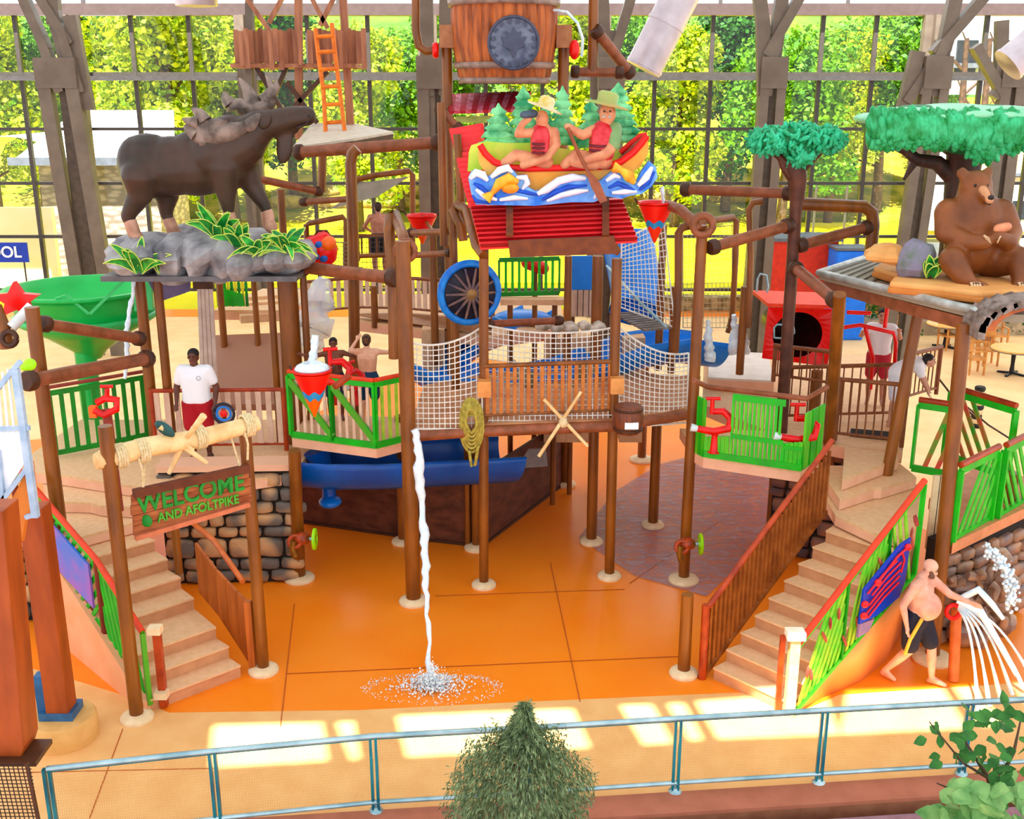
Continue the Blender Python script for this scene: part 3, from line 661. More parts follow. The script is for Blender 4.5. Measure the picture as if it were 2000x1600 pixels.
# green balconies
BZ = 2.2
bl = [gz(570, 853, BZ), gz(735, 875, BZ), gz(790, 861, BZ)]
slab(bl+[V(-1.5, 17.4, 0), V(-3.5, 17.6, 0)], BZ, .17, 'left balcony floor with pinkish fascia under the green railing')
t = thing('green_balcony_rail', 'green framed balcony railing with diagonal braces over the blue slide', 'railing', bl[0])
H1 = 1.08
A_, B_, C_ = bl; M_ = A_.lerp(B_, .5)
for p, q, br in ((A_, M_, 1), (M_, B_, 1), (B_, C_, 0)):
    slat_panel(t, p, q, BZ+.04, BZ+.04, H1-.1, H1-.1, gap=9, fr=.1)
    if br:
        MB().bar(V(p.x, p.y-.03, BZ+H1-.12), V(q.x, q.y-.03, BZ+.1), .04, .1, up=(q-p).normalized()).build('diagonal_brace', mat('olive_green', '5a9a20', '3fa020', rough=.5), t)
    n = 6 if br else 4
    for k in range(1, n): s = p.lerp(q, k/n); MB().box((s.x, s.y+.03, BZ+.5), (.05, .02, .9), math.atan2((q-p).y, (q-p).x)).build('slat', mat('cream_slat', 'e8c8b0', 'd8b49c') if br else mat('yellow_green_slat', 'b8d850', '8cc838'), t)
    MB().tube([V(p.x, p.y, BZ+H1), V(q.x, q.y, BZ+H1)], .035, 10).build('top_rail', mat('red_orange_rail', 'e0451e', 'c8401c', rough=.35), t)
br_ = [gz(1358, 884, BZ), gz(1374, 893, BZ), gz(1564, 921, BZ), gz(1603, 897, BZ)]
slab(br_+[V(5.0, 16.6, 0), V(2.75, 16.8, 0)], BZ, .17, 'right balcony floor with pinkish fascia above the wet floor')
t = thing('green_balcony_rail', 'green plank balcony railing with narrow slots beside the right staircase', 'railing', br_[0])
g2 = mat('plank_green', '16b01a', '7cc428', rough=.45, scale=9, stretch=(1, 1, .2), lo=.4, hi=.8)
a_, b_ = br_[1], br_[2]; L_ = (b_-a_).length; d_ = (b_-a_)/L_; an = math.atan2(d_.y, d_.x); nP = 23
for k in range(nP):
    f = (k+.5)/nP; p = a_+d_*L_*f; mid = .27 < f < .80
    hgt = 1.0 if mid else (.36-.25*(.27-f) if f < .27 else .36+.3*(f-.8))
    wv_ = L_/nP*(.62 if mid else .93)
    MB().box((p.x, p.y, BZ+.03+hgt/2), (wv_, .03, hgt), an).build('slat', g2, t)
for z_, f0, f1, hh in ((BZ+.06, 0, 1, .1), (BZ+1.0, .27, .8, .1), (BZ+.4, .27, .8, .07), (BZ+.34, .8, 1, .06)):
    MB().bar(a_.lerp(b_, f0)+V(0, -.02, z_-BZ), a_.lerp(b_, f1)+V(0, -.02, z_-BZ), .03, hh).build('crosspiece', green_m(), t)
for p, q in ((br_[0], br_[1]), (br_[2], br_[3])):
    n = 3
    for k in range(n): s = p.lerp(q, (k+.5)/n); MB().box((s.x, s.y, BZ+.45), ((q-p).length/n*.8, .03, .85 if p is br_[2] else .9), math.atan2((q-p).y, (q-p).x)).build('slat', green_m() if k % 2 else g2, t)
tr_pts = [at(1356, 743, 14.9), V(a_.x, a_.y, BZ+1.1), V(b_.x, b_.y, BZ+1.1), V(br_[3].x, br_[3].y, BZ+1.12)]
MB().tube(tr_pts, .04, 10).build('top_rail', log_m(), t)

# ================================================================== LOWER POSTS
pole(gz(268, 1405), at(205, 832, 11.74), .085, 'tall brown timber post at the foot of the left staircase, carrying the welcome log', fr=.2)
pole(gz(515, 1312), at(479, 850, 12.9), .08, 'tall brown timber post right of the welcome sign', fr=.2)
pole(gz(585, 1132), at(575, 880, 15.5), .1, 'short brown post at the stone wall corner under the green balcony', fr=.24)
pole(gz(808, 1177), at(786, 470, 14.93), .115, 'tall thick brown post right of the green balcony', fr=.22)
pole(gz(945, 1145), at(945, 505, 15.49), .075, 'tall brown post under the red roof, beside the rope coil', fr=.19)
pole(gz(1190, 1128), at(1205, 505, 15.7), .08, 'tall brown post under the right end of the red roof', fr=.19)
pole(gz(1335, 1135), at(1372, 440, 15.68), .085, 'tall brown post left of the right green balcony, with the spray jet', fr=.24)
pole(gz(1155, 1060), gz(1155, 1060)+V(0, 0, 2.55), .09, 'dark brown post under the net bridge, second from the dark screen', fr=.2)
pole(gz(1275, 1028), gz(1275, 1028)+V(0, 0, 2.5), .09, 'dark brown post under the net bridge in the rippling water', fr=.2)
pole(gz(1253, 900), gz(1253, 900)+V(0, 0, 2.5), .09, 'farthest dark post under the net bridge', fr=.25)
pole(gz(1105, 948), gz(1105, 948)+V(0, 0, 2.45), .1, 'dark brown post at the far end of the dark screen', fr=.2)
pole(gz(895, 960), gz(895, 960)+V(0, 0, 2.3), .09, 'dark brown post behind the dark screen, below the blue slide', fr=.25)
pole(gz(930, 1072), gz(930, 1072)+V(0, 0, 2.45), .07, 'dark post at the front corner of the dark screen', fr=.2)
pole(gz(914, 1069), gz(914, 1069)+V(0, 0, 2.45), .05, 'thin brown post beside the screen corner post', flange=False)
pole(gz(788, 1060), gz(788, 1060)+V(0, 0, 2.3), .09, 'dark brown post in the middle of the dark screen', fr=.2)
pole(gz(1505, 1062), gz(1505, 1062)+V(0, 0, 2.1), .1, 'dark post under the right balcony next to the stone pier', fr=.2)
pole(gz(1335, 1318), gz(1335, 1318)+V(0, 0, 1.18), .085, 'short newel post at the foot of the slatted right stair rail', fr=.19)
pole(gz(1820, 1288), at(1883, 632, 13.3), .095, 'tall brown post behind the bald man, carrying the bear roof', fr=.27)
pole(gz(1605, 1058), at(1640, 575, 14.9), .095, 'tall brown post at the corner of the bear roof, beside the right staircase', flange=False)
pole(V(5.62, 15.2, 1.9), at(1796, 600, 15.2), .085, 'brown post at the top of the right staircase, carrying the bear roof', flange=False)
pole(gz(1568, 1065), V(gz(1568, 1065).x, gz(1568, 1065).y, 3.1), .1, 'squat brown post at the top of the slatted right stair rail', flange=False)
pole(gz(1940, 1192), gz(1940, 1192)+V(0, 0, 2.2), .1, 'brown post at the right edge beside the tree-root rock', flange=False)
# concrete-footed square columns at left
t = thing('square_column', 'square orange-brown timber column on a round concrete footing', 'column', gz(128, 1440))
g = gz(128, 1440)
MB().lathe([(.39, 0), (.4, .1), (.385, .28), (.36, .31)], g, 30).build('concrete_footing', mat('footing_tan', 'e0b070', 'd4a464', rough=.8), t)
sqm = mat('square_timber', 'a85018', '883c0c', rough=.5, scale=5, stretch=(1, 1, .2))
MB().box((g.x, g.y, .31+1.35), (.27, .27, 2.7)).build('shaft', sqm, t, bevel=.015)
MB().box((g.x-.02, g.y+.02, .36), (.4, .34, .1)).build('steel_shoe', mat('blue_steel_shoe', '3a6c94', '2c5478', rough=.4), t)
MB().box((g.x-.2, g.y-.02, .62), (.1, .14, .5)).build('pipe_cover', mat('pipe_blue', '2a6a9c', '205680', rough=.4), t)
p = gz(10, 1490, 0); 
t = thing('square_column', 'thick orange-brown timber column cropped by the left picture edge', 'column', at(18, 1460, 9.3))
MB().prism([at(-70, 1482, 9.3), at(40, 1482, 9.3), at(46, 1462, 9.3), at(4, 1000, 9.3), at(-70, 1000, 9.3)], (0, .35, 0)).build('shaft', sqm, t, bevel=.01)
MB().box(at(20, 1490, 9.2)+V(0, .2, -.02), (.5, .4, .05)).build('steel_shoe', mat('dark_clamp', ''), t)
q = at(20, 1490, 9.1); t = thing('mesh_guard', 'dark rope mesh guard below the cropped timber column', 'net', q)
mb = MB()
for k in range(12): mb.bar(V(q.x-.3+k*.045, q.y, q.z-.7), V(q.x-.34+k*.045, q.y, q.z-.03), .008)
for k in range(16): mb.bar(V(q.x-.34, q.y, q.z-.66+k*.042), V(q.x+.2, q.y, q.z-.66+k*.042), .007)
mb.build('mesh', mat('dark_mesh', '3a2418', '281810'), t); MB().bar(V(q.x+.2, q.y, q.z-.8), V(q.x+.16, q.y, q.z), .03).build('edge_bar', mat('dark_clamp', ''), t)

# ================================================================== WELCOME GATE
a, b = at(186, 902, 11.7), at(503, 826, 12.95)
t = thing('sign_log', 'pale peeled log lashed across the two gate posts above the welcome sign', 'log', a)
MB().tube([a, a.lerp(b, .05), a.lerp(b, .3)+V(0, 0, .03), a.lerp(b, .6)-V(0, 0, .02), b], [.09, .125, .12, .115, .1], 12).build('log', mat('peeled_log', 'f0d4a0', 'd8b078', rough=.8, scale=5, stretch=(1, 1, 3), bump=.2), t)
for f in (.14, .27, .62, .93):
    c = a.lerp(b, f); d = (b-a).normalized(); M = d.to_track_quat('Z', 'Y').to_matrix()
    for k in range(4): MB().torus(c+d*(k-1.5)*.03, .135, .018, M, n=16, m=6).build('rope_lashing', rope_m(), t)
    if f in (.27, .93): MB().tube([c+V(0, -.13, -.05), c+V(.03, -.14, -.2), c+V(0, -.1, -.42)], .016, 6).build('rope_lashing', rope_m(), t)
# antler-like crossed branches over the log
c = a.lerp(b, .55)
t = thing('crossed_paddles', 'two pale crossed paddles lashed on the middle of the gate log', 'paddle', c)
for p, q in ((at(313, 832, 12.2), at(378, 880, 12.3)), (at(398, 812, 12.2), at(362, 858, 12.3)), (at(345, 862, 12.3), at(405, 905, 12.3)), (at(360, 860, 12.3), at(330, 925, 12.3))): MB().tube([p, q], [.045, .025], 8).build('paddle_shaft', mat('peeled_log', ''), t)
MB().ell(at(322, 838, 12.2), (.14, .03, .07), Matrix.Rotation(.7, 3, 'Y')).build('paddle_blade', mat('dark_blade', '2a5a58', '204440'), t)
# sign board
s0, s1, s2, s3 = at(262, 968, 11.95), at(487, 918, 12.8), at(487, 982, 12.8), at(265, 1048, 11.95)
t = thing('welcome_sign', 'hanging plank sign with green WELCOME lettering', 'sign', s3)
N_ = (s1-s0).cross(s3-s0).normalized()
if N_.y > 0: N_ = -N_
spm = mat('sign_plank', 'b06a40', '84401c', rough=.7, scale=3, stretch=(1, 1, 6), bump=.3)
for k in range(4):
    f0, f1 = k/4, (k+.94)/4; e0, e1 = random.uniform(-.04, .02), random.uniform(-.02, .03)
    dx = (s1-s0).normalized()
    MB().prism([s0.lerp(s3, f0)+dx*e0, s1.lerp(s2, f0)+dx*e1, s1.lerp(s2, f1)+dx*e1, s0.lerp(s3, f1)+dx*e0], -N_*.05).build('plank', spm, t)
MB().bar(s0+V(0, -.02, .03), s1+V(0, -.02, .03), .08, .1).build('top_batten', mat('dark_bark', '6a3820', '582c18', rough=.8), t)
MB().bar(s3+V(0, -.02, -.01), s2+V(0, -.02, -.01), .08, .06).build('bottom_batten', mat('pink_bark', 'c87858', 'b06848', rough=.8), t)
X = (s1-s0).normalized(); Y = -(X.cross(N_)).normalized()
if Y.z < 0: Y = -Y
Z = X.cross(Y)
def tmat(c, X=X, Y=Y): Z_ = X.cross(Y); X = X*.84; return Matrix(((X.x, Y.x, Z_.x, c.x), (X.y, Y.y, Z_.y, c.y), (X.z, Y.z, Z_.z, c.z), (0, 0, 0, 1)))
gl = mat('sign_letter_green', '0c7a28', '188c30', rough=.4)
text_obj('WELCOME', 'lettering', gl, t, tmat(s0.lerp(s2, .5)+Y*.085-X*.02+N_*.012), .33, .014)
text_obj('AND AFOLTPIKE', 'lettering', mat('moss_letter', '3f9a28', '5aa838', rough=.5), t, tmat(s0.lerp(s2, .5)-Y*.13+N_*.012+X*.05), .165, .014)
MB().ell(s0.lerp(s2, .5)-Y*.13-X*.6+N_*.02, (.07, .02, .08)).build('green_dot', gl, t)
for f in (.08, .92): p = s0.lerp(s1, f); MB().tube([p+V(0, 0, .05), a.lerp(b, .24+.62*f)], .014, 6).build('hanging_rope', rope_m(), t)

# ================================================================== STONE WALLS AND SCREENS
stone_wall(gz(330, 1140), gz(590, 1135), 1.9, 'tan river-stone wall behind the welcome sign, under the balustrade', seed=4, cell=.34, coping='e8b898')
stone_wall(gz(-30, 1205), gz(150, 1218), 1.35, 'river-stone wall at the far left behind the square column', seed=6, cell=.3)
stone_wall(gz(1500, 1075), gz(1625, 1100), 1.9, 'dark stone pier under the right balcony beside the staircase', seed=8, cell=.28, m=mat('dark_slate_stone', 'a87858', '5c4c50', rough=.6, scale=3, detail=1, bump=.3, bscale=12))
stone_wall(V(5.95, 13.6, 0), gz(1990, 1190), 1.55, 'stone wall below the far right green railing', seed=9, cell=.3, m=mat('wet_stone', 'b08868', '7c6c68', rough=.35, scale=3, detail=1, bump=.3, bscale=12))
stone_wall(at(1655, 895, 16.5)*1, at(1760, 905, 16.2)*1, .42, 'strip of stone wall under the rear right deck', seed=10, cell=.22)
scr = mat('dark_brown_screen', '6a3c28', '482414', rough=.55, scale=3.5, stretch=(1, 1, 2), bump=.2)
t = thing('dark_screen', 'dark brown mesh screen fence below the left balcony', 'screen', gz(590, 1020))
for i, (p, q, zt) in enumerate(((gz(592, 1022), gz(785, 1050), 1.35), (gz(790, 1052), gz(928, 1068), 1.35), (gz(945, 1066), gz(1100, 948), 1.35))):
    MB().prism([p, q, q+V(0, 0, zt), p+V(0, 0, zt)], (0, .03, 0)).build('screen_panel', scr, t)
    MB().bar(p+V(0, 0, .03), q+V(0, 0, .03), .05).build('frame_bar', mat('screen_frame', '4a2c1c', '3c2214'), t); MB().bar(p+V(0, 0, zt), q+V(0, 0, zt), .04).build('frame_bar', mat('screen_frame', ''), t)
p = at(1043, 905, 18.4)
tag(MB().prism([at(1018, 878, 18.6), at(1066, 876, 18.6), at(1070, 911, 18.2), at(1026, 914, 18.2)], (0, .02, 0)).build('notice_sheet', mat('grey_white_sheet', 'c8c0b8', 'b8b0a8')), 'small pale sheet fixed on the far dark screen panel', 'sign')
# curved wood fin rail right of left stairs
t = thing('stair_rail', 'orange-brown rail with solid plank infill beside the left staircase', 'railing', LI[0])
pts = [at(372, 1018, 15.0), at(418, 1056, 14.3), at(474, 1136, 13.3)]
MB().tube(pts, .04, 10).build('top_rail', mat('orange_rail', 'd8783c', 'c46428', rough=.35), t)
plk = mat('orange_plank', 'b8662a', '98501e', rough=.45, scale=4, stretch=(3, 1, .3))
p0, p1, p2 = pts[2], gz(476, 1308), gz(458, 1300)
def qd(pa, pb, zb_a, zb_b, n, nm_='plank'):
    for k in range(n):
        f, g_ = k/n+.01, (k+1)/n-.01; u_, v_ = pa.lerp(pb, f), pa.lerp(pb, g_)
        za, zb = lerp(zb_a, zb_b, f), lerp(zb_a, zb_b, g_)
        MB().prism([V(u_.x, u_.y, za), V(v_.x, v_.y, zb), v_, u_], (.03, .03, 0)).build(nm_, plk, t)
s_in = V(-3.60, 12.72, 0)
pA = V(-3.62+.1, 12.78, 1.08); pB = V(-4.55, 13.72, 1.72)
qd(V(-3.50, 12.9, 1.0), V(-4.05, 13.42, 1.25), .04, .55, 3)
qd(V(-4.05, 13.42, 1.25), V(-4.4, 13.75, 1.5), .55, .75, 2)
MB().box((-3.49, 12.9, .52), (.09, .09, 1.04)).build('rail_post', plk, t)
MB().tube([V(-4.75, 14.05, .9), V(-4.75, 14.05, 2.0)], .06, 8).build('rail_post', pole_m(), t)
# outer green panelled rail of left stairs
t = thing('stair_rail', 'green slatted stair railing with a purple-blue picture panel', 'railing', LI[0]+LW)
o0, o1 = LI[0]+LW, LI[-1]+LW; om = o0.lerp(o1, .42); o2 = V(-7.05, 14.3, 0)
dkr = mat('dark_red_frame', '7c2c18', '6a2414', rough=.4)
slat_panel(t, o0, om, .1, .66, 1.0, .98, slant=.25, gap=.13, w=.06, fr=.06, m=mat('olive_green', ''), inner=green_m())
slat_panel(t, om, o2, .7, 1.42, .98, 1.0, slant=-.3, gap=.15, w=.06, fr=.07, m=green_m(), inner=green_m())
MB().tube([V(o0.x, o0.y, 1.12), V(om.x, om.y, 1.72), V(o2.x, o2.y, 2.52)], .04, 10).build('top_rail', mat('red_orange_rail', ''), t)
for q, z0, z1 in ((om, .55, 1.7), (o2, 1.2, 2.5)): MB().tube([V(q.x, q.y, z0), V(q.x, q.y, z1)], .05, 8).build('rail_post', dkr, t)
MB().bar(V(o0.x, o0.y, .1), V(om.x, om.y, .6), .06).build('bottom_rail', dkr, t)
q0 = om.lerp(o2, .06); q1 = om.lerp(o2, .75)
MB().prism([V(q0.x-.04, q0.y-.04, 1.0), V(q1.x-.04, q1.y-.04, 1.42), V(q1.x-.04, q1.y-.04, 2.1), V(q0.x-.04, q0.y-.04, 1.62)], (.02, .02, 0)).build('picture_panel', mat('purple_blue_panel', '9a6cc0', '3a78d0', rough=.3, scale=1.6, lo=.4, hi=.6), t)
MB().box((o0.x+.14, o0.y+.1, .55), (.09, .09, 1.05)).build('end_post', rail_m(), t)
for z in (1.12, .22): MB().box((o0.x+.14, o0.y+.05, z), (.16, .14, .09)).build('cream_clamp', ring_m(), t)
# right stairs inner slatted rail
t = thing('stair_rail', 'brown slatted stair railing descending to the newel post by the right staircase', 'railing', RI[0])
p0, p1 = RI[0]+V(-.12, .02, 0), RI[-1]+V(-.1, .1, 0)
MB().tube([V(p0.x, p0.y, 1.05), V(p1.x, p1.y, 2.85)], .04, 10).build('top_rail', rail_m(), t)
for k in range(27):
    f = (k+.5)/27; p = p0.lerp(p1, f); MB().box((p.x, p.y, lerp(.05, 1.75, f)+.49), (.03, .045, .98), .6).build('slat', slat_m(), t)
MB().bar(V(p0.x, p0.y, .06), V(p1.x, p1.y, 1.8), .05).build('bottom_rail', slat_m(), t)
MB().tube([V(p0.x-.03, p0.y, 0), V(p0.x-.03, p0.y, 1.08)], .055, 8).build('rail_post', rail_m(), t)
# right stairs outer green panels with the blue board
t = thing('stair_rail', 'big green stair railing with cattail slats and a blue lettered board', 'railing', RI[0]+RW)
o0, o1 = RI[0]+RW+V(.02, -.02, 0), RI[-1]+RW+V(.05, -.02, 0)
zf = lambda f: lerp(.02, 1.27, f)
for f0, f1, sl_ in ((0, .38, .5), (.38, .72, .3), (.72, 1, -.4)):
    slat_panel(t, o0.lerp(o1, f0), o0.lerp(o1, f1), zf(f0), zf(f1), lerp(.93, 1.3, f0), lerp(.93, 1.3, f1), slant=sl_, gap=.1, w=.05, fr=.06, m=green_m(), inner=mat('cattail_green', '58c024', 'a4c838', rough=.5, scale=4))
random.seed(5)
for k in range(16):
    f = random.uniform(.05, .95); p = o0.lerp(o1, f)+V(.03, -.03, 0); z = zf(f)+random.uniform(.15, .8)*(1+.3*f)
    MB().ell((p.x, p.y, z), (.022, .02, .09), Matrix.Rotation(random.uniform(-.5, .1), 3, 'Y'), 8, 6).build('cattail_head', mat('cattail_red', '8c2c2c', 'c06048', rough=.6), t)
MB().tube([V(o0.x, o0.y, 1.0), V(o1.x, o1.y, 2.62)], .042, 10).build('top_rail', mat('red_orange_rail', ''), t)
MB().box((o0.x-.04, o0.y, .56), (.12, .12, 1.1)).build('end_post', mat('cream_post', 'f0dca0', 'e0c080', rough=.5), t); MB().box((o0.x-.04, o0.y, 1.14), (.22, .18, .1)).build('post_cap', mat('cream_cap', 'fff4e0', 'f4e4c8'), t)
MB().box((o0.x-.18, o0.y+.03, .55), (.06, .06, 1.1)).build('end_post', rail_m(), t)
nO = V(.035, -.04, 0)
bb = MB(); f0, f1 = .43, .86
P = lambda f, z: V(lerp(o0.x, o1.x, f), lerp(o0.y, o1.y, f), zf(f)+z)+nO*1.6
bb.prism([P(.45, .4), P(.6, .22), P(.8, .1), P(.84, .25), P(.85, .85), P(.76, .92), P(.46, .86)], nO*.5); bb.build('blue_board', mat('board_blue', '1a4cc8', '2038a0', rough=.3, scale=2), t)
rl_ = mat('board_red', 'f02030', 'd81828', rough=.3)
for z_, a0, a1 in ((.78, .48, .72), (.68, .52, .76), (.58, .5, .76), (.49, .48, .76), (.4, .5, .76)): MB().tube([P(a0, z_)+nO, P((a0+a1)/2, z_+.03)+nO, P(a1, z_)+nO], .014, 6).build('red_line', rl_, t)
for f_, z_ in ((.465, .66), (.465, .5), (.56, .78), (.81, .8)): MB().ell(P(f_, z_)+nO, (.05, .03, .05)).build('red_mark', rl_, t)
MB().tube([P(.81, .8)+nO, P(.72, .84)+nO, P(.56, .78)+nO], .016, 6).build('red_line', rl_, t); MB().tube([P(.76, .82)+nO, P(.79, .66)+nO, P(.77, .52)+nO], .014, 6).build('red_line', rl_, t)
MB().prism([P(.445, .22), P(.54, .12), P(.58, .22), P(.45, .4)], nO*.6).build('grey_corner', mat('mauve_grey', 'a07c9c', '8c7494'), t)
# ================================================================== SCULPTURES
def rock(mb, c, r, seed=0, n=12, m=8, amp=.28):
    k0 = len(mb.v); mb.ell(c, r, None, n, m); c = Vector(c)
    for i in range(k0, len(mb.v)):
        v = mb.v[i]-c; nz = noise.noise(v*1.1/max(r)+Vector((seed*3.1, seed, 0))); mb.v[i] = c+v*(1+amp*nz*2)
    for i in range(len(mb.smooth)-1, -1, -1):
        if len(mb.smooth) == len(mb.f): break
    kf = len(mb.f)
    for i in range(kf): 
        if min(mb.f[i]) >= k0: mb.smooth[i] = False
MD = 17.0
def mo(u, v, dy=0): p = at(200+u/3.478, 100+v/3.478, MD); p.y += dy; return p
t = thing('moose_statue', 'big brown moose sculpture striding on the grey rock ledge', 'statue', mo(640, 1250))
moo = mat('moose_brown', '483226', '2e2218', rough=.45, scale=2.2, lo=.35, hi=.7, bump=.15, bscale=9)
b = MB()
for c, r in (((320, 780), (.5, .4, .5)), ((480, 780), (.55, .41, .46)), ((640, 765), (.55, .4, .5)), ((800, 730), (.46, .4, .56)), ((740, 660), (.4, .3, .42)), ((245, 760), (.32, .36, .42))): b.ell(mo(*c), r)
b.chain([mo(800, 690), mo(940, 620), mo(1060, 520)], [.5, .4, .27]); b.chain([mo(760, 620), mo(880, 560)], [.34, .3])
b.chain([mo(1060, 510), mo(1180, 480), mo(1300, 450), mo(1385, 440)], [.25, .2, .175, .155]); b.chain([mo(1150, 530), mo(1310, 535)], [.13, .06])
b.chain([mo(1240, 440), mo(1370, 425)], [.12, .1])
b.ell(mo(1240, 640), (.14, .07, .3), Matrix.Rotation(.2, 3, 'Y'))
for s, pts in ((-.24, ((290, 850), (290, 960), (205, 1110), (235, 1180), (255, 1250))), (.2, ((380, 850), (410, 980), (405, 1110), (440, 1190), (460, 1255))), (-.22, ((850, 780), (865, 960), (880, 1060), (888, 1130), (900, 1200))), (.2, ((930, 780), (1000, 930), (1085, 1060), (1105, 1130), (1112, 1200)))):
    b.chain([mo(u, v, s) for u, v in pts], [.3, .2, .105, .08, .085] if pts[0][0] < 500 else [.27, .16, .1, .08, .085])
b.chain([mo(150, 690), mo(140, 760), mo(160, 830)], [.06, .06, .03])
remesh(b.build('body', moo, t), .03, 5)
lg_ = mat('moose_shank', 'd8a890', 'b08068', rough=.5, scale=5)
for s, (u, v, u2, v2) in ((-.24, (225, 1150, 255, 1252)), (.2, (425, 1160, 460, 1257)), (-.22, (884, 1100, 900, 1202)), (.2, (1100, 1110, 1112, 1202))):
    m_ = MB(); m_.chain([mo(u, v, s), mo(u2, v2-15, s), mo(u2+14, v2, s)], [.1, .1, .105]); m_.build('lower_leg', lg_, t)
an = mat('antler_taupe', '988478', '54463e', rough=.45, scale=5, bump=.2)
def palm(pts, dy, thick, tines, nm_='antler'):
    mb = MB(); P_ = [mo(u, v, dy) for u, v in pts]; cc = sum(P_, V(0, 0, 0))/len(P_)
    n = len(P_)
    vs = [cc+V(0, -thick*1.6, 0)]+[cc.lerp(p, .75)+V(0, -thick, 0) for p in P_]+P_+[p*1 for p in [cc.lerp(p, .75)+V(0, thick, 0) for p in P_]]+[cc+V(0, thick*1.2, 0)]
    fs = []
    for i in range(n):
        j = (i+1) % n; fs += [(0, 1+j, 1+i), (1+i, 1+j, 1+n+j, 1+n+i), (1+n+i, 1+n+j, 1+2*n+j, 1+2*n+i), (1+2*n+i, 1+2*n+j, 1+3*n)]
    mb.add(vs, fs, True)
    for a_ in tines:
        q = [mo(u, v, dy) for u, v in a_]; mb.tube(q, [.12, .085, .02][:len(q)] if len(q) == 3 else [.11, .085, .06, .015], 7)
    return mb.build(nm_, an, t)
palm([(650, 500), (720, 450), (820, 450), (930, 480), (1010, 470), (1040, 520), (960, 600), (860, 650), (700, 655), (650, 600)], -.35, .09, [((700, 480), (640, 480), (590, 455)), ((740, 470), (700, 415), (650, 385)), ((850, 470), (870, 540), (920, 590)), ((720, 600), (800, 630), (880, 615)), ((680, 560), (630, 520), (600, 500))])
palm([(800, 330), (900, 320), (1000, 350), (1090, 320), (1150, 330), (1130, 400), (1060, 470), (960, 460), (880, 400), (800, 420)], .35, .09, [((830, 360), (800, 320), (785, 275)), ((980, 370), (950, 260), (890, 180)), ((1010, 370), (960, 280), (905, 215)), ((1060, 340), (1120, 290), (1150, 240), (1140, 180)), ((1080, 330), (1130, 250), (1080, 165)), ((900, 380), (1000, 440), (1060, 440))])
MB().chain([mo(1075, 450, -.2), mo(1030, 500, -.3)], [.07, .1]).build('antler_base', an, t); MB().ell(mo(1120, 475, -.22), (.1, .05, .13), Matrix.Rotation(.6, 3, 'Y')).build('ear', moo, t)
MB().ell(mo(1165, 470, -.17), (.03, .02, .03)).build('eye', mat('eye_black', '101010', '181410', rough=.1), t)
MB().tube([mo(1405, 470, -.1), mo(1390, 500, -.14), mo(1330, 520, -.13)], .018, 6).build('mouth_line', mat('mouth_dark', '2a1c18', '1c1210'), t)
MB().ell(mo(1405, 440, -.12), (.035, .02, .03)).build('nostril', MATS['mouth_dark'], t)
# rock ledge
t = thing('rock_ledge', 'grey boulder ledge under the moose, resting on brown posts', 'rock', at(410, 535, 17))
gr = mat('grey_rock', 'b4b0b0', '5c5a60', rough=.7, scale=2.4, lo=.35, hi=.7, bump=.25, bscale=8)
random.seed(21)
for k, (px, py, rx, rz_) in enumerate(((250, 500, .42, .35), (292, 492, .4, .36), (335, 500, .45, .4), (372, 470, .42, .42), (405, 495, .5, .42), (445, 500, .45, .4), (485, 508, .36, .3), (520, 508, .33, .28), (555, 505, .32, .26), (585, 505, .26, .3), (300, 470, .5, .18), (470, 470, .6, .2))):
    m_ = MB(); p = at(px, py, 17+(.4 if py < 475 else -.25)); rock(m_, p, (rx*.92, .5, rz_*.85), k, amp=.32); m_.build('boulder', gr, t)
MB().box(at(410, 532, 17), (3.0, 1.3, .08)).build('ledge_plate', mat('ledge_plate_grey', '6e6a6c', '5c585a'), t)
MB().prism([at(283, 538, 16.9), at(372, 538, 16.9), at(370, 570, 16.9), at(310, 590, 16.9)], (0, .05, 0)).build('bracket_plate', mat('purple_grey_plate', '6a5c78', '52486a', rough=.5), t)
def blade_plant(c, n, L_, label, spread=1.1, seed=1, wd=.085):
    random.seed(seed); t_ = thing('yucca_plant', label, 'plant', c); c = Vector(c)
    for k in range(n):
        a_ = math.pi*2*k/n+random.uniform(-.2, .2); tl = random.uniform(.35, 1)*spread; mb = MB(); l_ = L_*random.uniform(.75, 1.1)
        d_ = V(math.cos(a_)*tl, math.sin(a_)*tl*.6-.15, 1).normalized(); vs = []; side = d_.cross(V(0, 1, 0)).normalized() if abs(d_.x) < .95 else V(0, 1, 0)
        for i in range(6):
            f = i/5; p = c+d_*l_*f+V(0, 0, -.45*l_*f*f*tl); w_ = wd*(1-f)**.5*(.7+.9*f if f < .4 else 1)
            vs += [p-side*w_, p+d_.cross(side)*-.015, p+side*w_]
        fs = []
        for i in range(5): fs += [(i*3, i*3+1, i*3+4, i*3+3), (i*3+1, i*3+2, i*3+5, i*3+4)]
        mb.add(vs, fs, True); mb.build('blade', mat('yucca_green', '0c6a2c', '4cc84c', rough=.4, scale=7, lo=.4, hi=.75), t_)
        e = MB(); e.tube([vs[i*3] for i in range(6)], .009, 4); e.tube([vs[i*3+2] for i in range(6)], .009, 4); e.build('blade_edge', mat('yellow_edge', 'd8e878', 'c0dc60'), t_)
    return t_
blade_plant(at(272, 530, 16.2), 9, .75, 'green striped yucca at the left end of the rock ledge', seed=2)
blade_plant(at(318, 532, 16.4), 4, .42, 'small green yucca just right of the ledge\'s left end', seed=8)
blade_plant(at(425, 462, 16.5), 13, .7, 'largest green yucca on the rock ledge, under the moose\'s chest', seed=3)
blade_plant(at(465, 482, 16.4), 10, .55, 'green yucca between the chest plant and the ledge\'s right end', seed=4)
blade_plant(at(503, 494, 16.3), 10, .55, 'drooping green yucca, second from the ledge\'s right end', seed=5, spread=1.6)
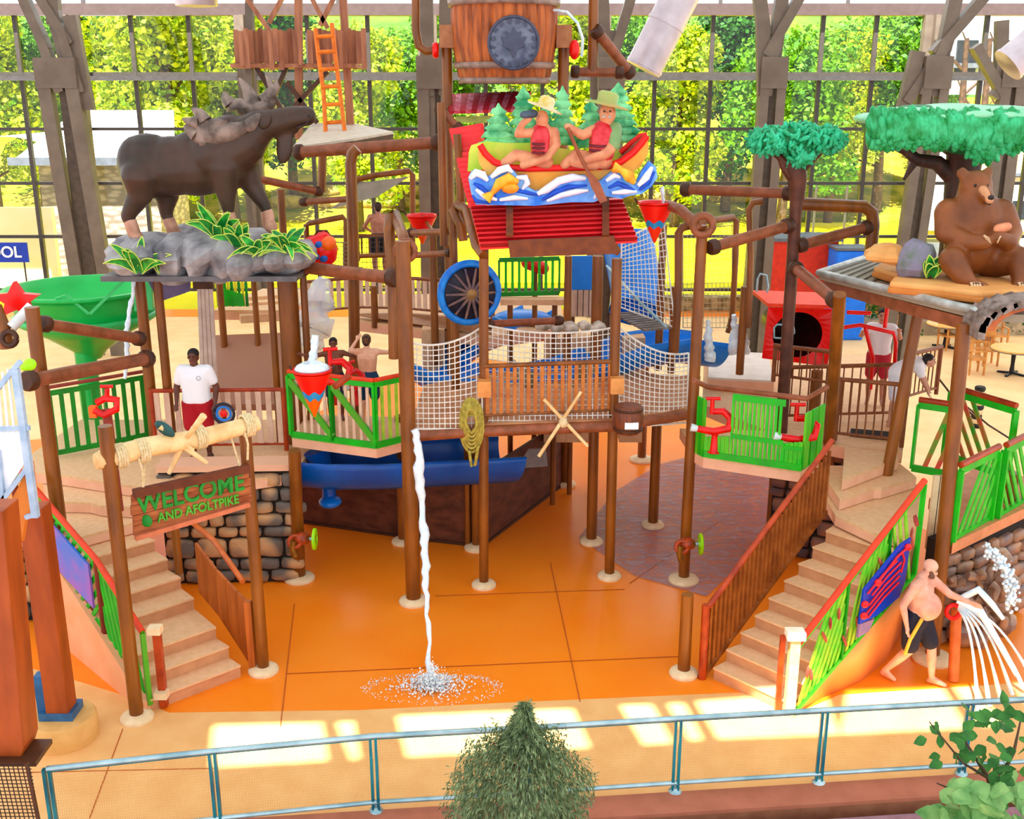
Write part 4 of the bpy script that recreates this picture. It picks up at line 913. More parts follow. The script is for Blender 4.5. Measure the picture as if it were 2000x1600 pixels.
blade_plant(at(560, 488, 16.3), 15, .6, 'round drooping green yucca at the right end of the rock ledge', seed=6, spread=1.8)
for k, (a_, b_, r, lab) in enumerate((((272, 545), (330, 870), .09, 'brown post under the left end of the rock ledge'), ((307, 545), (328, 850), .075, 'thinner brown post just right of the ledge\'s left post'), ((560, 535), (578, 722), .17, 'thick brown post under the right end of the rock ledge'), ((592, 540), (598, 718), .06, 'thin brown post behind the thick ledge post'), ((527, 540), (524, 760), .06, 'slim brown post left of the thick ledge post'), ((495, 540), (497, 610), .06, 'short brown post behind the green bridge fence'), ((428, 545), (425, 610), .07, 'brown post behind the waterfall'))):
    D = 16.9 if k < 2 else 17.3 if k < 5 else 21
    p, q = at(b_[0], b_[1], D), at(a_[0], a_[1], D); p.x = q.x; 
    pole(V(q.x, D, min(p.z, 1.8 if k < 5 else 2.1)), q, r, lab, flange=False)

# ------------------------------------------------------------------ canoe sign and roof
SY = 16.3
def cs(u, v, y=SY): return at(860+u/4.324, 150+v/4.324, y)
t = thing('canoe_sign', 'painted relief sign of two canoeists before pine trees on the red roof', 'sign', cs(900, 1080))
def pm(name, c, c2, sc_=4): return mat(name, c, c2, rough=.4, scale=sc_, lo=.35, hi=.65)
pg = pm('relief_pine', '1f8a58', '8fe0a0', 5)
for (u, v, wd, hgt, nt, y) in ((490, 240, 340, 330, 5, 16.45), (700, 95, 330, 460, 6, 16.6), (1030, 95, 300, 460, 6, 16.6), (1500, 65, 420, 470, 7, 16.5), (1270, 200, 300, 380, 5, 16.6), (880, 250, 300, 330, 5, 16.65)):
    mb = MB()
    for k in range(nt):
        f = (k+1)/nt; c = cs(u, v+hgt*f, y); top = cs(u, v+hgt*(k/nt)*.9, y); r_ = wd/2/4.324/129*(.28+.72*f)
        prof = [(r_*.8, -.03), (r_, .0), (r_*.75, (top.z-c.z)*.35), (r_*.3, (top.z-c.z)*.8), (.01, top.z-c.z+.03)]
        k0 = len(mb.v); mb.lathe(prof, c, 20, sy=.28)
        for i in range(k0, len(mb.v)): mb.v[i].z += .03*math.sin(mb.v[i].x*60)*(abs(mb.v[i].x-c.x)/max(r_, .01))
    mb.build('pine_tree_relief', pg, t)
MB().prism([cs(240, 640), cs(260, 580), cs(380, 545), cs(560, 560), cs(760, 560), cs(1100, 620), cs(1400, 640), cs(1600, 600), cs(1600, 760), cs(400, 780), cs(230, 800)], (0, .1, 0)).build('meadow', pm('relief_meadow', 'a8e040', 'e0e860', 3), t)
gun = [(335, 575), (380, 650), (450, 715), (560, 765), (750, 775), (1000, 770), (1250, 765), (1420, 755), (1530, 715), (1630, 640), (1700, 560), (1745, 495)]
hull = gun+[(1758, 560), (1755, 650), (1690, 760), (1560, 850), (1300, 930), (860, 970), (600, 930), (420, 860), (330, 740), (315, 640)]
def opened(pts, y0, dy):   # solid from concave outline
    return MB().prism([cs(u, v, y0) for u, v in pts], (0, dy, 0))
opened(hull, 16.02, .12).build('canoe_hull', pm('canoe_orange', 'f0a030', 'f8c060', 2), t)
opened([(1500, 700), (1640, 560), (1735, 480), (1760, 540), (1640, 700), (1500, 760)], 16.2, .1).build('canoe_inside', pm('canoe_inside', '8c5048', 'a86858'), t)
MB().tube([cs(u, v, 16.0) for u, v in gun], [.05]*len(gun), 10).build('gunwale', pm('canoe_red', 'f01c14', 'd81810'), t)
MB().tube([cs(u, v, 16.3) for u, v in ((1520, 640), (1610, 560), (1690, 500), (1745, 490))], .04, 8).build('gunwale', pm('canoe_red', 'f01c14', 'd81810'), t)
wv = [(235, 850), (260, 800), (330, 790), (400, 850), (470, 790), (560, 755), (620, 790), (650, 835), (720, 830), (760, 880), (740, 930), (800, 965), (880, 955), (960, 885), (1080, 835), (1220, 830), (1270, 880), (1350, 880), (1450, 800), (1510, 805), (1570, 890), (1640, 920), (1700, 800), (1765, 712), (1820, 760), (1835, 850), (1780, 930), (1700, 990), (1600, 1005), (1530, 1030), (1400, 1010), (1300, 1060), (1100, 1060), (800, 1090), (300, 1080), (260, 980)]
opened(wv, 15.86, .16).build('wave_board', pm('wave_blue', '2a78d8', '8cc0f4', 4), t)
ww = pm('wave_white', 'ffffff', 'e4ecfc'); wb = pm('wave_deep_blue', '1448b0', '1c58c8')
for pts, r_, m_ in ((((250, 860), (300, 810), (360, 830), (400, 880)), .06, ww), (((430, 850), (500, 790), (570, 770), (610, 810)), .055, ww), (((640, 850), (720, 850), (735, 900), (690, 950)), .05, ww), (((820, 990), (900, 950), (1000, 880), (1120, 850), (1230, 860)), .06, ww), (((860, 1040), (960, 980), (1080, 930), (1240, 920)), .035, wb), (((900, 1050), (1020, 1000), (1150, 970), (1250, 960)), .045, ww), (((280, 900), (340, 930), (390, 980), (470, 1010)), .035, wb), (((300, 950), (380, 1010), (480, 1040)), .05, ww), (((540, 980), (640, 960), (740, 980), (830, 1000)), .03, wb), (((500, 1040), (620, 1020), (740, 1030)), .045, ww),
    (((1400, 880), (1470, 830), (1520, 850)), .05, ww), (((1420, 940), (1500, 900), (1570, 930), (1640, 960)), .035, wb), (((1450, 980), (1560, 970), (1660, 970)), .045, ww), (((1670, 920), (1740, 850), (1790, 760)), .06, ww), (((1680, 960), (1760, 890), (1810, 800)), .035, wb), (((270, 1000), (300, 1050), (420, 1070)), .03, wb), (((1300, 1030), (1330, 980), (1300, 930)), .04, ww)):
    MB().tube([cs(u, v, 15.84) for u, v in pts], [r_*.5]+[r_]*(len(pts)-2)+[r_*.4], 8).build('wave_crest', m_, t)
fy_ = pm('fish_yellow', 'f8c840', 'e89020', 6)
for pts in (((385, 1030), (440, 980), (500, 900), (580, 860), (660, 890)), ((1460, 760), (1530, 790), (1600, 840), (1640, 900))): MB().tube([cs(u, v, 15.8) for u, v in pts], [.09, .035, .08, .085, .03][:len(pts)] if len(pts) == 5 else [.08, .045, .085, .03], 10).build('fish', fy_, t)
MB().ell(cs(590, 940, 15.8), (.13, .05, .08)).build('fish', fy_, t)
sk = pm('statue_skin', 'e0a078', 'c88060', 6); vest = pm('vest_red', 'c01c28', 'd84850', 8)
hd = MB(); hd.ell(cs(858, 355, 15.95), (.1, .1, .125)); hd.chain([cs(870, 400, 16), cs(870, 440, 16)], [.05, .06]); hd.chain([cs(790, 470, 15.95), cs(655, 485, 15.9), cs(690, 400, 15.85), cs(755, 345, 15.85)], [.075, .06, .05, .05]); hd.chain([cs(960, 470, 15.95), cs(985, 570, 15.9), cs(900, 690, 15.85), cs(700, 745, 15.85)], [.08, .06, .055, .06]); hd.chain([cs(900, 720, 15.95), cs(640, 660, 15.95), cs(540, 730, 16)], [.1, .085, .07])
hd.ell(cs(826, 365, 15.86), (.02, .03, .03)); hd.chain([cs(870, 470, 16), cs(860, 640, 16)], [.14, .12])
remesh(hd.build('paddler_figure', sk, t), .02, 3)
vb = MB(); vb.chain([cs(850, 480, 15.98), cs(845, 600, 15.98)], [.155, .15]); vb.box(cs(845, 560, 15.9), (.24, .1, .3)); remesh(vb.build('life_vest', vest, t), .025, 3)
hb = MB(); M = Matrix.Rotation(.35, 3, 'Y'); hb.lathe([(.25, 0), (.27, .02), (.12, .05), (.11, .15), (.07, .18), (.01, .185)], cs(880, 270, 15.95), 22, M=M); hb.build('sun_hat', pm('hat_cream', 'fff8e0', 'e0c060'), t)
MB().chain([cs(700, 320, 15.8), cs(790, 312, 15.82)], [.05, .06]).build('binoculars', pm('black_binocular', '202830', '506070'), t)
for z_ in (565, 600, 640): MB().tube([cs(775, z_, 15.83), cs(830, z_+8, 15.8), cs(880, z_+2, 15.84)], .018, 6).build('vest_strap', pm('strap_dark', '702028', '501820'), t)
hd = MB(); hd.ell(cs(1412, 312, 15.95), (.125, .12, .16)); hd.ell(cs(1405, 320, 15.82), (.025, .035, .04)); hd.ell(cs(1470, 320, 15.98), (.02, .03, .04)); hd.chain([cs(1415, 370, 15.98), cs(1410, 430, 16)], [.07, .1]); hd.chain([cs(1300, 450, 15.95), cs(1200, 495, 15.85), cs(1075, 420, 15.8)], [.085, .07, .055]); hd.chain([cs(1475, 560, 15.85), cs(1400, 650, 15.8), cs(1200, 710, 15.78)], [.085, .075, .06])
hd.chain([cs(1390, 720, 15.95), cs(1150, 660, 15.9), cs(1050, 740, 15.92)], [.11, .09, .07]); hd.chain([cs(1300, 740, 15.9), cs(1130, 720, 15.85)], [.09, .075]); hd.chain([cs(1400, 470, 16), cs(1380, 660, 16)], [.17, .15]); hd.ell(cs(1385, 350, 15.85), (.06, .03, .02))
remesh(hd.build('paddler_figure', sk, t), .02, 3)
for u in (1385, 1435): MB().ell(cs(u, 292, 15.84), (.016, .012, .014)).build('eye', MATS['eye_black'], t)
MB().chain([cs(1380, 335, 15.83), cs(1435, 338, 15.84)], [.022, .018]).build('moustache', pm('grey_hair', 'd0c8c0', 'b8b0a8'), t)
vb = MB(); vb.chain([cs(1370, 480, 15.98), cs(1360, 640, 15.98)], [.19, .19]); vb.box(cs(1370, 560, 15.88), (.32, .12, .4)); remesh(vb.build('life_vest', vest, t), .025, 3)
sb = MB(); sb.chain([cs(1475, 440, 15.92), cs(1470, 570, 15.84)], [.1, .095]); sb.build('shirt_sleeve', pm('shirt_green', '6c8c58', '88a870'), t)
hb = MB(); hb.lathe([(.32, 0), (.33, .02), (.15, .05), (.15, .17), (.1, .2), (.01, .205)], cs(1400, 245, 15.95), 22, M=Matrix.Rotation(.22, 3, 'Y')); hb.build('ranger_hat', pm('hat_green', '9cb868', 'c0a868'), t)
for z_ in (580, 620, 660): MB().tube([cs(1260, z_, 15.84), cs(1340, z_+10, 15.78), cs(1440, z_+5, 15.82)], .02, 6).build('vest_strap', pm('strap_dark', '702028', '501820'), t)
pw = pm('paddle_wood', 'a05c3c', '80401c', 4)
MB().tube([cs(1075, 430, 15.75), cs(1165, 640, 15.72), cs(1240, 790, 15.7)], .026, 8).build('paddle', pw, t)
MB().prism([cs(1225, 790, 15.7), cs(1250, 780, 15.7), cs(1345, 890, 15.7), cs(1412, 1045, 15.7), cs(1350, 1072, 15.7), cs(1270, 920, 15.7)], (0, .04, 0)).build('paddle_blade', pw, t)
# roof under the sign
t = thing('red_roof', 'bright red ribbed roof with brown fascia under the canoe sign', 'roof', at(1090, 490, 15.9))
bl_, br2, tl2, tr2 = at(938, 482, 15.1), at(1245, 468, 15.1), at(918, 400, 16.35), at(1214, 386, 16.35)
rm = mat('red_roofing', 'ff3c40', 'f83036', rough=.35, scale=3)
nrm_ = (br2-bl_).cross(tl2-bl_).normalized()
if nrm_.z < 0: nrm_ = -nrm_
MB().prism([bl_-nrm_*.02, br2-nrm_*.02, tr2-nrm_*.02, tl2-nrm_*.02], -nrm_*.03).build('roof_panel', rm, t)
for k in range(9):
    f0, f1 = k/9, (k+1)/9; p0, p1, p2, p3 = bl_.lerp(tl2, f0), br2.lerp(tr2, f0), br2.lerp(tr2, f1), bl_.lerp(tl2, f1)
    MB().prism([p0+nrm_*.045, p1+nrm_*.045, p2, p3], -nrm_*.03).build('roof_rib', rm, t); MB().prism([p0, p1, p1+nrm_*.045, p0+nrm_*.045], V(0, .02, 0)).build('rib_lip', mat('rib_shade_red', '98000c', '88000c', rough=.4), t)  # dark lips put the shade between the ribs into the colour
bp = mat('brown_board', '783c0c', '602c06', rough=.55)
for u in (585, 1395): MB().bar(cs(u, 1050, 16.25)+V(0, 0, .07), at(860+u/4.324, 472, 15.08)+V(0, 0, .08), .1, .04).build('strap_board', bp, t)
MB().prism([at(992, 471, 15.05), at(1200, 462, 15.05), at(1206, 496, 15.05), at(996, 503, 15.05)], (0, .1, 0)).build('fascia', bp, t)
MB().prism([at(1200, 462, 15.05), at(1213, 490, 15.4), at(1206, 500, 15.4), at(1197, 496, 15.05)], (0, .5, 0)).build('fascia', bp, t)
MB().prism([tl2+V(.2, 0, -.12), tr2+V(-.2, 0, -.12), V(tr2.x-.2, 17.8, tr2.z-.3), V(tl2.x+.2, 17.8, tl2.z-.3)], (0, 0, .05)).build('roof_deck', rm, t)
k_ = [at(876, 262, 17.6), at(943, 238, 17.6), at(958, 420, 16.5), at(934, 470, 15.7), at(915, 405, 16.4)]
MB().prism([at(877, 252, 17.6), at(942, 240, 17.6), at(930, 300, 17.3), at(905, 345, 17.0)], V(.0, .05, 0)).build('side_roof', rm, t)
for k in range(16):
    f = k/15; MB().bar(at(lerp(878, 914, f), lerp(256, 400, f), lerp(17.6, 16.4, f)), at(lerp(945, 950, f), lerp(246, 400, f), lerp(17.6, 16.4, f)), .05, .075).build('roof_rib', rm, t)
t = thing('upper_red_roof', 'faded red shingled roof behind the canoe sign, below the barrel', 'roof', at(940, 225, 19))
for k in range(13):
    f = k/12; MB().bar(at(lerp(884, 1032, f), lerp(186, 180, f), 19.5), at(lerp(868, 1000, f)+14, lerp(220, 216, f), 18.7), .1, .05).build('shingle_strip', mat('faded_red', 'c83048', 'e090a0', rough=.5, scale=9) if k % 2 else mat('deep_red_shingle', 'a01828', 'c02838'), t)
MB().prism([at(890, 228, 18.8), at(962, 226, 18.8), at(950, 240, 18.8), at(886, 240, 18.8)], (0, .1, 0)).build('eave', mat('pale_green_eave', 'a8b860', '889848'), t)
# ------------------------------------------------------------------ barrel
bc = at(985, 164, 19); t = thing('tipping_barrel', 'giant wooden tipping barrel with a round leaf medallion', 'barrel', bc)
n = 112; vs = []; prof = []
for k in range(13): f = k/12; prof.append((.72+.17*math.sin(math.pi*min(1, f*1.0+.06)), f*2.25))
mb = MB()
for r_, z in prof:
    for k in range(n):
        a_ = 2*math.pi*k/n; rr = r_*(1-.035*(1 if k % 4 == 0 else 0)); vs.append(bc+V(rr*math.cos(a_), rr*math.sin(a_), z))
mb.add(vs, [(i*n+k, i*n+(k+1) % n, (i+1)*n+(k+1) % n, (i+1)*n+k) for i in range(12) for k in range(n)]+[tuple(range(n))[::-1]], False)
mb.build('staves', mat('barrel_wood', 'c0682c', '7c3c14', rough=.5, scale=4, stretch=(3, 3, .4), bump=.3), t)
hoop = mat('hoop_grey_brown', 'a08478', '7c6458', rough=.4)
for z, r_ in ((.0, .755), (.24, .83), (1.22, .91)): MB().lathe([(r_-.03, z), (r_+.02, z), (r_+.03, z+.1), (r_-.02, z+.1)], bc, 48).build('hoop', hoop, t)
mc = at(1003, 84, 18.1); Mx = Matrix.Rotation(math.pi/2, 3, 'X')@Matrix.Identity(3)
md = mat('medallion_grey', '7c8090', '4c5064', rough=.35, scale=6, metal=.2)
MB().lathe([(.40, -.06), (.42, .0), (.4, .05), (.36, .03), (.01, .03)], mc, 36, M=Matrix.Rotation(math.pi/2, 3, 'X')).build('medallion', md, t)
MB().torus(mc+V(0, -.05, 0), .395, .025, Matrix.Rotation(math.pi/2, 3, 'X'), 40).build('medallion_rim', mat('medallion_dark', '4a4c60', '3c3e50', rough=.4), t)
lf = [(0, .24), (.05, .14), (.12, .17), (.1, .07), (.2, .1), (.15, 0), (.19, -.04), (.06, -.1), (.02, -.22), (-.02, -.22), (-.06, -.1), (-.19, -.04), (-.15, 0), (-.2, .1), (-.1, .07), (-.12, .17), (-.05, .14)]
MB().prism([mc+V(x, -.075, z) for x, z in lf], (0, .03, 0)).build('leaf_emblem', mat('medallion_dark', '4a4c60', '3c3e50'), t)
for k in range(16):
    a_ = 2*math.pi*(k+.5)/16; R = Matrix.Rotation(-a_, 3, 'Y'); MB().box(mc+V(.325*math.sin(a_), -.06, .325*math.cos(a_)), (.03+.03*(k % 3 == 0), .03, .07), M=R).build('rim_letter', mat('medallion_dark', '4a4c60', '3c3e50'), t)
for s, px in ((-1, 875), (1, 1101)):
    p = at(px, 72, 19); MB().box(p, (.26, .4, .36)).build('axle_block', mat('block_brown', 'b07850', '98603c'), t)
pole(V(at(872, 90, 19).x, 19, 2.4), at(872, 90, 19), .09, 'brown post carrying the left side of the barrel', flange=False)
pole(V(at(1101, 90, 19).x, 19, 5.5), at(1101, 90, 19), .1, 'brown post carrying the right side of the barrel', flange=False)
pole(at(1158, 92, 19.3)+V(0, 0, -.4), at(1160, -40, 19.3), .09, 'brown pipe hanging from above, right of the barrel', flange=False)
beam(at(1163, 58, 19.2), at(1232, 145, 19.6), .09, 'orange-brown log slanting down to the mouth of the silver duct')
beam(at(1118, 140, 19.3), at(1215, 142, 19.3), .08, 'short brown log crossing behind the barrel\'s right post')
tag(MB().tube([at(1082, 20, 18.6), at(1108, 24, 18.4), at(1128, 45, 18.3), at(1138, 75, 18.3), at(1136, 110, 18.4)], .025, 8).build('water_hose', mat('white_hose', 'f0f4f4', 'c8dce0')), 'thin white hose arching off the barrel\'s right side', 'hose')
tag(MB().ell(at(1122, 97, 18.8), (.09, .09, .16)).build('red_valve', red_m()), 'red valve beside the barrel\'s right post', 'valve')
t = thing('brown_standpipe', 'brown pipe bending into a red coupling left of the barrel', 'pipe', at(812, 60, 18.9))
MB().tube([at(812, -30, 18.9), at(812, 60, 18.9), at(818, 90, 18.9), at(832, 100, 18.9), at(846, 98, 18.9)], .07, 10).build('pipe', pole_m(), t)
MB().torus(at(851, 98, 18.9), .08, .055, Matrix.Rotation(math.pi/2, 3, 'Y'), 16).build('red_coupling', red_m(), t)
beam(at(856, 210, 18), at(898, 255, 18), .07, 'short dark log bracket beside the upper red roof')
pole(at(868, 480, 17.8), at(862, 200, 17.8), .075, 'brown post left of the red side roof', flange=False); pole(at(905, 470, 17.2), at(893, 262, 17.2), .07, 'brown post against the red side roof', flange=False)

# ------------------------------------------------------------------ bear, roof and artificial trees
def be(px, py, dy=0): p = at(px, py, 15.0); p.y += dy; return p
t = thing('bear_statue', 'brown bear sculpture sitting on the tan rock slab', 'statue', be(1903, 550))
bm_ = mat('bear_brown', '8c5228', '5c3216', rough=.45, scale=2.0, lo=.35, hi=.7, bump=.15, bscale=8)
b = MB(); b.ell(be(1903, 478), (.42, .34, .42)); b.ell(be(1903, 430), (.42, .31, .4)); b.chain([be(1903, 400), be(1904, 372)], [.28, .23]); b.ell(be(1904, 362, -.03), (.225, .2, .21))
b.chain([be(1905, 372, -.15), be(1909, 383, -.36)], [.12, .075]); b.ell(be(1879, 338, 0), (.085, .05, .085)); b.ell(be(1929, 338, 0), (.085, .05, .085))
b.chain([be(1853, 415, 0), be(1840, 452, -.12), be(1872, 466, -.36), be(1897, 466, -.44)], [.2, .15, .12, .1]); b.chain([be(1955, 415, 0), be(1968, 452, -.12), be(1948, 466, -.36), be(1922, 455, -.44)], [.2, .15, .12, .1])
b.chain([be(1872, 510, 0), be(1838, 500, -.4), be(1850, 530, -.62)], [.24, .19, .13]); b.chain([be(1935, 510, 0), be(1968, 500, -.4), be(1956, 530, -.62)], [.24, .19, .13])
b.chain([be(1852, 540, -.62), be(1878, 548, -.75)], [.12, .1]); b.chain([be(1955, 540, -.62), be(1936, 550, -.75)], [.12, .1])
remesh(b.build('body', bm_, t), .028, 5)
dkb = mat('dark_nose', '2c1c18', '1c1210', rough=.3)
MB().ell(be(1910, 380, -.43), (.045, .03, .035)).build('nose', dkb, t)
for px in (1893, 1916): MB().ell(be(px, 360, -.205), (.022, .018, .024)).build('eye', dkb, t)
MB().tube([be(1902, 391, -.35), be(1909, 394, -.4), be(1916, 391, -.35)], .01, 6).build('mouth_line', dkb, t)
MB().chain([be(1904, 368, -.26), be(1909, 385, -.39)], [.06, .055]).build('muzzle_stripe', mat('muzzle_tan', 'd8a078', 'c08860'), t)
for px, s in ((1860, -1), (1949, 1)):
    MB().ell(be(px, 545, -.8), (.13, .03, .09)).build('foot_pad', mat('dark_pad', '5c3420', '4a2818'), t)
    for k in range(4): MB().tube([be(px-8+k*5, 534, -.78), be(px-9+k*5, 541, -.86), be(px-9+k*5, 548, -.87)], [.018, .014, .005], 6).build('claw', mat('claw_tan', 'e8c8a0', 'd0b088'), t)
    for k in range(4): MB().tube([be((1898 if s < 0 else 1919)+s*k*2, 460-k*3, -.5), be((1902 if s < 0 else 1914)+s*k, 464-k*3, -.56)], [.015, .006], 6).build('claw', mat('claw_tan', 'e8c8a0', 'd0b088'), t)
tag(MB().chain([be(1925, 440, -.42), be(1942, 436, -.4)], [.07, .06]).build('salmon', mat('salmon_pink', 'e8a078', 'c87858')), 'pale pinkish fish held in the bear\'s left paw', 'fish')
# tan slabs
tn = mat('sandstone', 'e8b070', 'd89858', rough=.7, scale=2, bump=.15, bscale=6)
t = thing('rock_slab', 'layered tan rock slab on the plank roof under the bear', 'rock', at(1870, 575, 14.6))
z0 = at(1900, 552, 14.6).z
sl_ = [at(1705, 505, 15.8), at(1722, 492, 16.2), at(1800, 475, 16.6), at(2080, 500, 16.6), at(2080, 600, 13.9), at(1915, 600, 13.7), at(1815, 570, 14.2), at(1735, 545, 14.5), at(1750, 525, 15.2)]
MB().prism([V(p.x, p.y, z0-.13) for p in sl_], (0, 0, .09)).build('lower_slab', mat('sandstone_dark', 'd08848', 'c07838', rough=.7), t, bevel=.03)
MB().prism([V(p.x*.985+.1, p.y*.99+.15, z0-.05) for p in sl_], (0, 0, .08)).build('upper_slab', tn, t, bevel=.03)
for c, r in (((1740, 500), (.35, .3, .14)), ((1985, 560), (.5, .4, .12)), ((1800, 560), (.4, .3, .08))): m_ = MB(); rock(m_, at(c[0], c[1], 15.2), r, c[0]); m_.build('boulder', tn, t)
m_ = MB(); rock(m_, at(1792, 508, 14.9), (.26, .2, .3), 3, amp=.2); tag(m_.build('purple_rock', mat('purple_rock', '8a8098', '6a7468', rough=.6, scale=5)), 'grey-purple stone standing on the slab left of the bear', 'rock')
blade_plant(at(1818, 540, 14.7), 9, .36, 'small bright green plant against the grey-purple stone', seed=12, spread=.7)
t = thing('plank_roof', 'grey plank roof with a pale metal edge carrying the bear', 'roof', at(1760, 560, 14.8))
r0, r1, r2, r3 = at(1600, 535, 14.3), at(1925, 612, 13.0), V(9.5, 16.9, 0), at(1712, 500, 16.6)
zr = 4.84; r1 = gz(1925, 612, zr); r0 = gz(1600, 533, zr); r3 = gz(1712, 497, zr)
MB().prism([r0, r1, V(9.5, r1.y-.8, zr), V(9.5, r3.y+.3, zr), r3], (0, 0, -.1)).build('plank_field', mat('grey_planks', '988c78', '807460', rough=.5, kind='wave', scale=1.2, stretch=(0, 6, 0)), t)
pts = [r3, r0, r1]; MB().tube([p+V(0, 0, 0) for p in pts], .06, 8).build('metal_edge', mat('pale_edge_metal', 'd0d4d0', 'a8a8a0', rough=.3, metal=.3), t)
MB().bar(r0+V(.15, .1, -.2), r1+V(0, .15, -.2), .12, .16).build('edge_beam', log_m(), t)
for k in range(7): f = k/7; MB().bar(r0.lerp(r1, f*.4)+V(.05, .1, .015), r3.lerp(r3+V(2, 0, 0), f*.4)+V(.05, 0, .015), .02, .01).build('plank_gap', mat('gap_dark', '5c5244', '4c4438'), t)
# stone arch
t = thing('stone_arch', 'arched row of grey-brown shingles at the right edge below the bear', 'arch', at(1960, 620, 13.2))
c = at(2008, 640, 13.2)
for k in range(9):
    a_ = math.radians(180-k*14); p = c+V(math.cos(a_)*.68, 0, math.sin(a_)*.36); MB().box(p, (.2, .5, .09), M=Matrix.Rotation(-(a_-math.pi/2), 3, 'Y')).build('shingle', mat('shingle_grey', 'a09088', '5c4c40', rough=.6, scale=6), t)
MB().add([c+V(math.cos(math.radians(a_))*r_, y_, math.sin(math.radians(a_))*r_*.54) for y_ in (-.2, .3) for a_ in range(180, 60, -8) for r_ in (.5, .6)], [(i*2, i*2+1, i*2+3, i*2+2) for i in range(14)]).build('arch_band', mat('arch_orange', 'c06c38', 'a05028'), t)
def leaf_mass(mb, pts, seed, s0=.12, n=1):
    random.seed(seed)
    for c, r in pts:
        for k in range(n):
            v = V(random.gauss(0, 1), random.gauss(0, 1), random.gauss(0, 1)).normalized(); p = Vector(c)+V(v.x*r[0], v.y*r[1], v.z*r[2])
            R = v.to_track_quat('Z', 'Y').to_matrix(); mb.ell(p, (s0*.32, s0*random.uniform(.7, 1.2), s0*.3), R@Matrix.Rotation(random.uniform(-.5, .5), 3, 'Z'), 6, 4)
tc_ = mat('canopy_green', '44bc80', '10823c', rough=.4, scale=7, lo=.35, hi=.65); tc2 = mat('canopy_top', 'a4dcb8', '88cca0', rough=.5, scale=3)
bk = mat('tree_bark_brown', '4c3024', '301c14', rough=.6, scale=5, stretch=(2, 2, .5), bump=.3)
t = thing('sculpted_tree', 'artificial tree with a wide flat green canopy behind the bear', 'tree', at(1880, 500, 16.2))
Q = lambda px, py, dy=0: at(px, py, 16.2)+V(0, dy, 0)
tb_ = MB(); tb_.tube([Q(1880, 520), Q(1880, 440), Q(1878, 360), Q(1885, 300), Q(1880, 270)], [.36, .3, .24, .26, .42], 12); tb_.tube([Q(1866, 350), Q(1830, 318), Q(1790, 312), Q(1770, 295), Q(1745, 285)], [.14, .11, .09, .07, .05], 8); tb_.tube([Q(1790, 312), Q(1775, 335), Q(1765, 352)], [.06, .04, .02], 6); tb_.tube([Q(1890, 320), Q(1915, 290), Q(1975, 280)], [.16, .12, .08], 8)
tb_.build('trunk', bk, t)
cm_ = MB()
for px, py, rx, rz_ in ((1735, 248, .3, .2), (1790, 245, .6, .3), (1860, 248, .65, .32), (1930, 250, .65, .34), (1990, 255, .6, .3), (1880, 275, .45, .2), (2050, 255, .6, .3)): cm_.ell(Q(px, py), (rx, .9, rz_))
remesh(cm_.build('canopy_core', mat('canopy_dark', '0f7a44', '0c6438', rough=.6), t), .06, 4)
lm = MB(); random.seed(4)
pts = []
for k in range(760):
    px = random.uniform(1682, 2060); base = 248; h_ = 42 if px < 1860 else 50; f = random.random(); py = 228+f*(h_+ (18 if 1850 < px < 1900 else 0)); yy = -.92+.25*abs(f-.45)+random.uniform(-.05, .05)+(.5*max(0, (1710-px)/40)); yy = -.9*math.sqrt(max(.02, 1-max(0, (1735-px)/62)**2))*(1-.3*abs(f-.45)); p = Q(px, py, yy)
    sc_ = random.uniform(.13, .2); lm.ell(p, (sc_*.38, sc_*.35, sc_), Matrix.Rotation(random.uniform(-.6, .6), 3, 'Y'), 7, 5)
lm.build('leaves', tc_, t)
tm_ = MB()
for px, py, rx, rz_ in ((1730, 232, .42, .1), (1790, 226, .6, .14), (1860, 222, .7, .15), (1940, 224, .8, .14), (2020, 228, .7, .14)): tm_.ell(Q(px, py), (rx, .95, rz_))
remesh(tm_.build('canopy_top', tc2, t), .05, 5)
t = thing('sculpted_tree', 'small artificial tree with a bushy green crown on a brown post', 'tree', at(1555, 330, 16.6))
Q = lambda px, py, dy=0: at(px, py, 16.6)+V(0, dy, 0)
tb_ = MB(); tb_.tube([V(Q(1531, 770).x, 16.6, 2.16), Q(1547, 520), Q(1556, 380)], [.1, .095, .1], 10); tb_.tube([Q(1556, 390), Q(1558, 350), Q(1552, 320), Q(1560, 300)], [.12, .15, .17, .12], 8)
for a_ in ((1548, 330, 1522, 305, 1508, 296), (1565, 330, 1590, 308, 1605, 296), (1545, 345, 1530, 325, 1520, 300)): tb_.tube([Q(a_[0], a_[1]), Q(a_[2], a_[3]), Q(a_[4], a_[5])], [.08, .06, .04], 7)
tb_.build('trunk', mat('small_tree_bark', '603420', '442010', rough=.5, scale=5), t)
cm_ = MB()
for px, py, rx, rz_ in ((1500, 275, .3, .18), (1550, 270, .42, .2), (1605, 272, .3, .17), (1560, 295, .22, .16)): cm_.ell(Q(px, py), (rx, .45, rz_))
remesh(cm_.build('canopy_core', mat('canopy_dark', '0c5a34', '0a4a2c'), t), .05, 3)
lm = MB(); random.seed(9)
for k in range(420):
    v = V(random.gauss(0, 1), -abs(random.gauss(0, 1)), random.gauss(0, 1)).normalized(); c, r = random.choice((((1500, 275), (.3, .45, .18)), ((1550, 270), (.42, .47, .22)), ((1605, 272), (.32, .45, .17)), ((1558, 300), (.2, .4, .17))))
    p = Q(*c)+V(v.x*r[0], v.y*r[1], v.z*r[2]); sc_ = random.uniform(.06, .1); lm.ell(p, (sc_*.4, sc_*.4, sc_), Matrix.Rotation(random.uniform(-1.2, 1.2), 3, 'Y'), 6, 4)
lm.build('leaves', mat('crown_teal', '40c898', '108c54', rough=.4, scale=9), t)
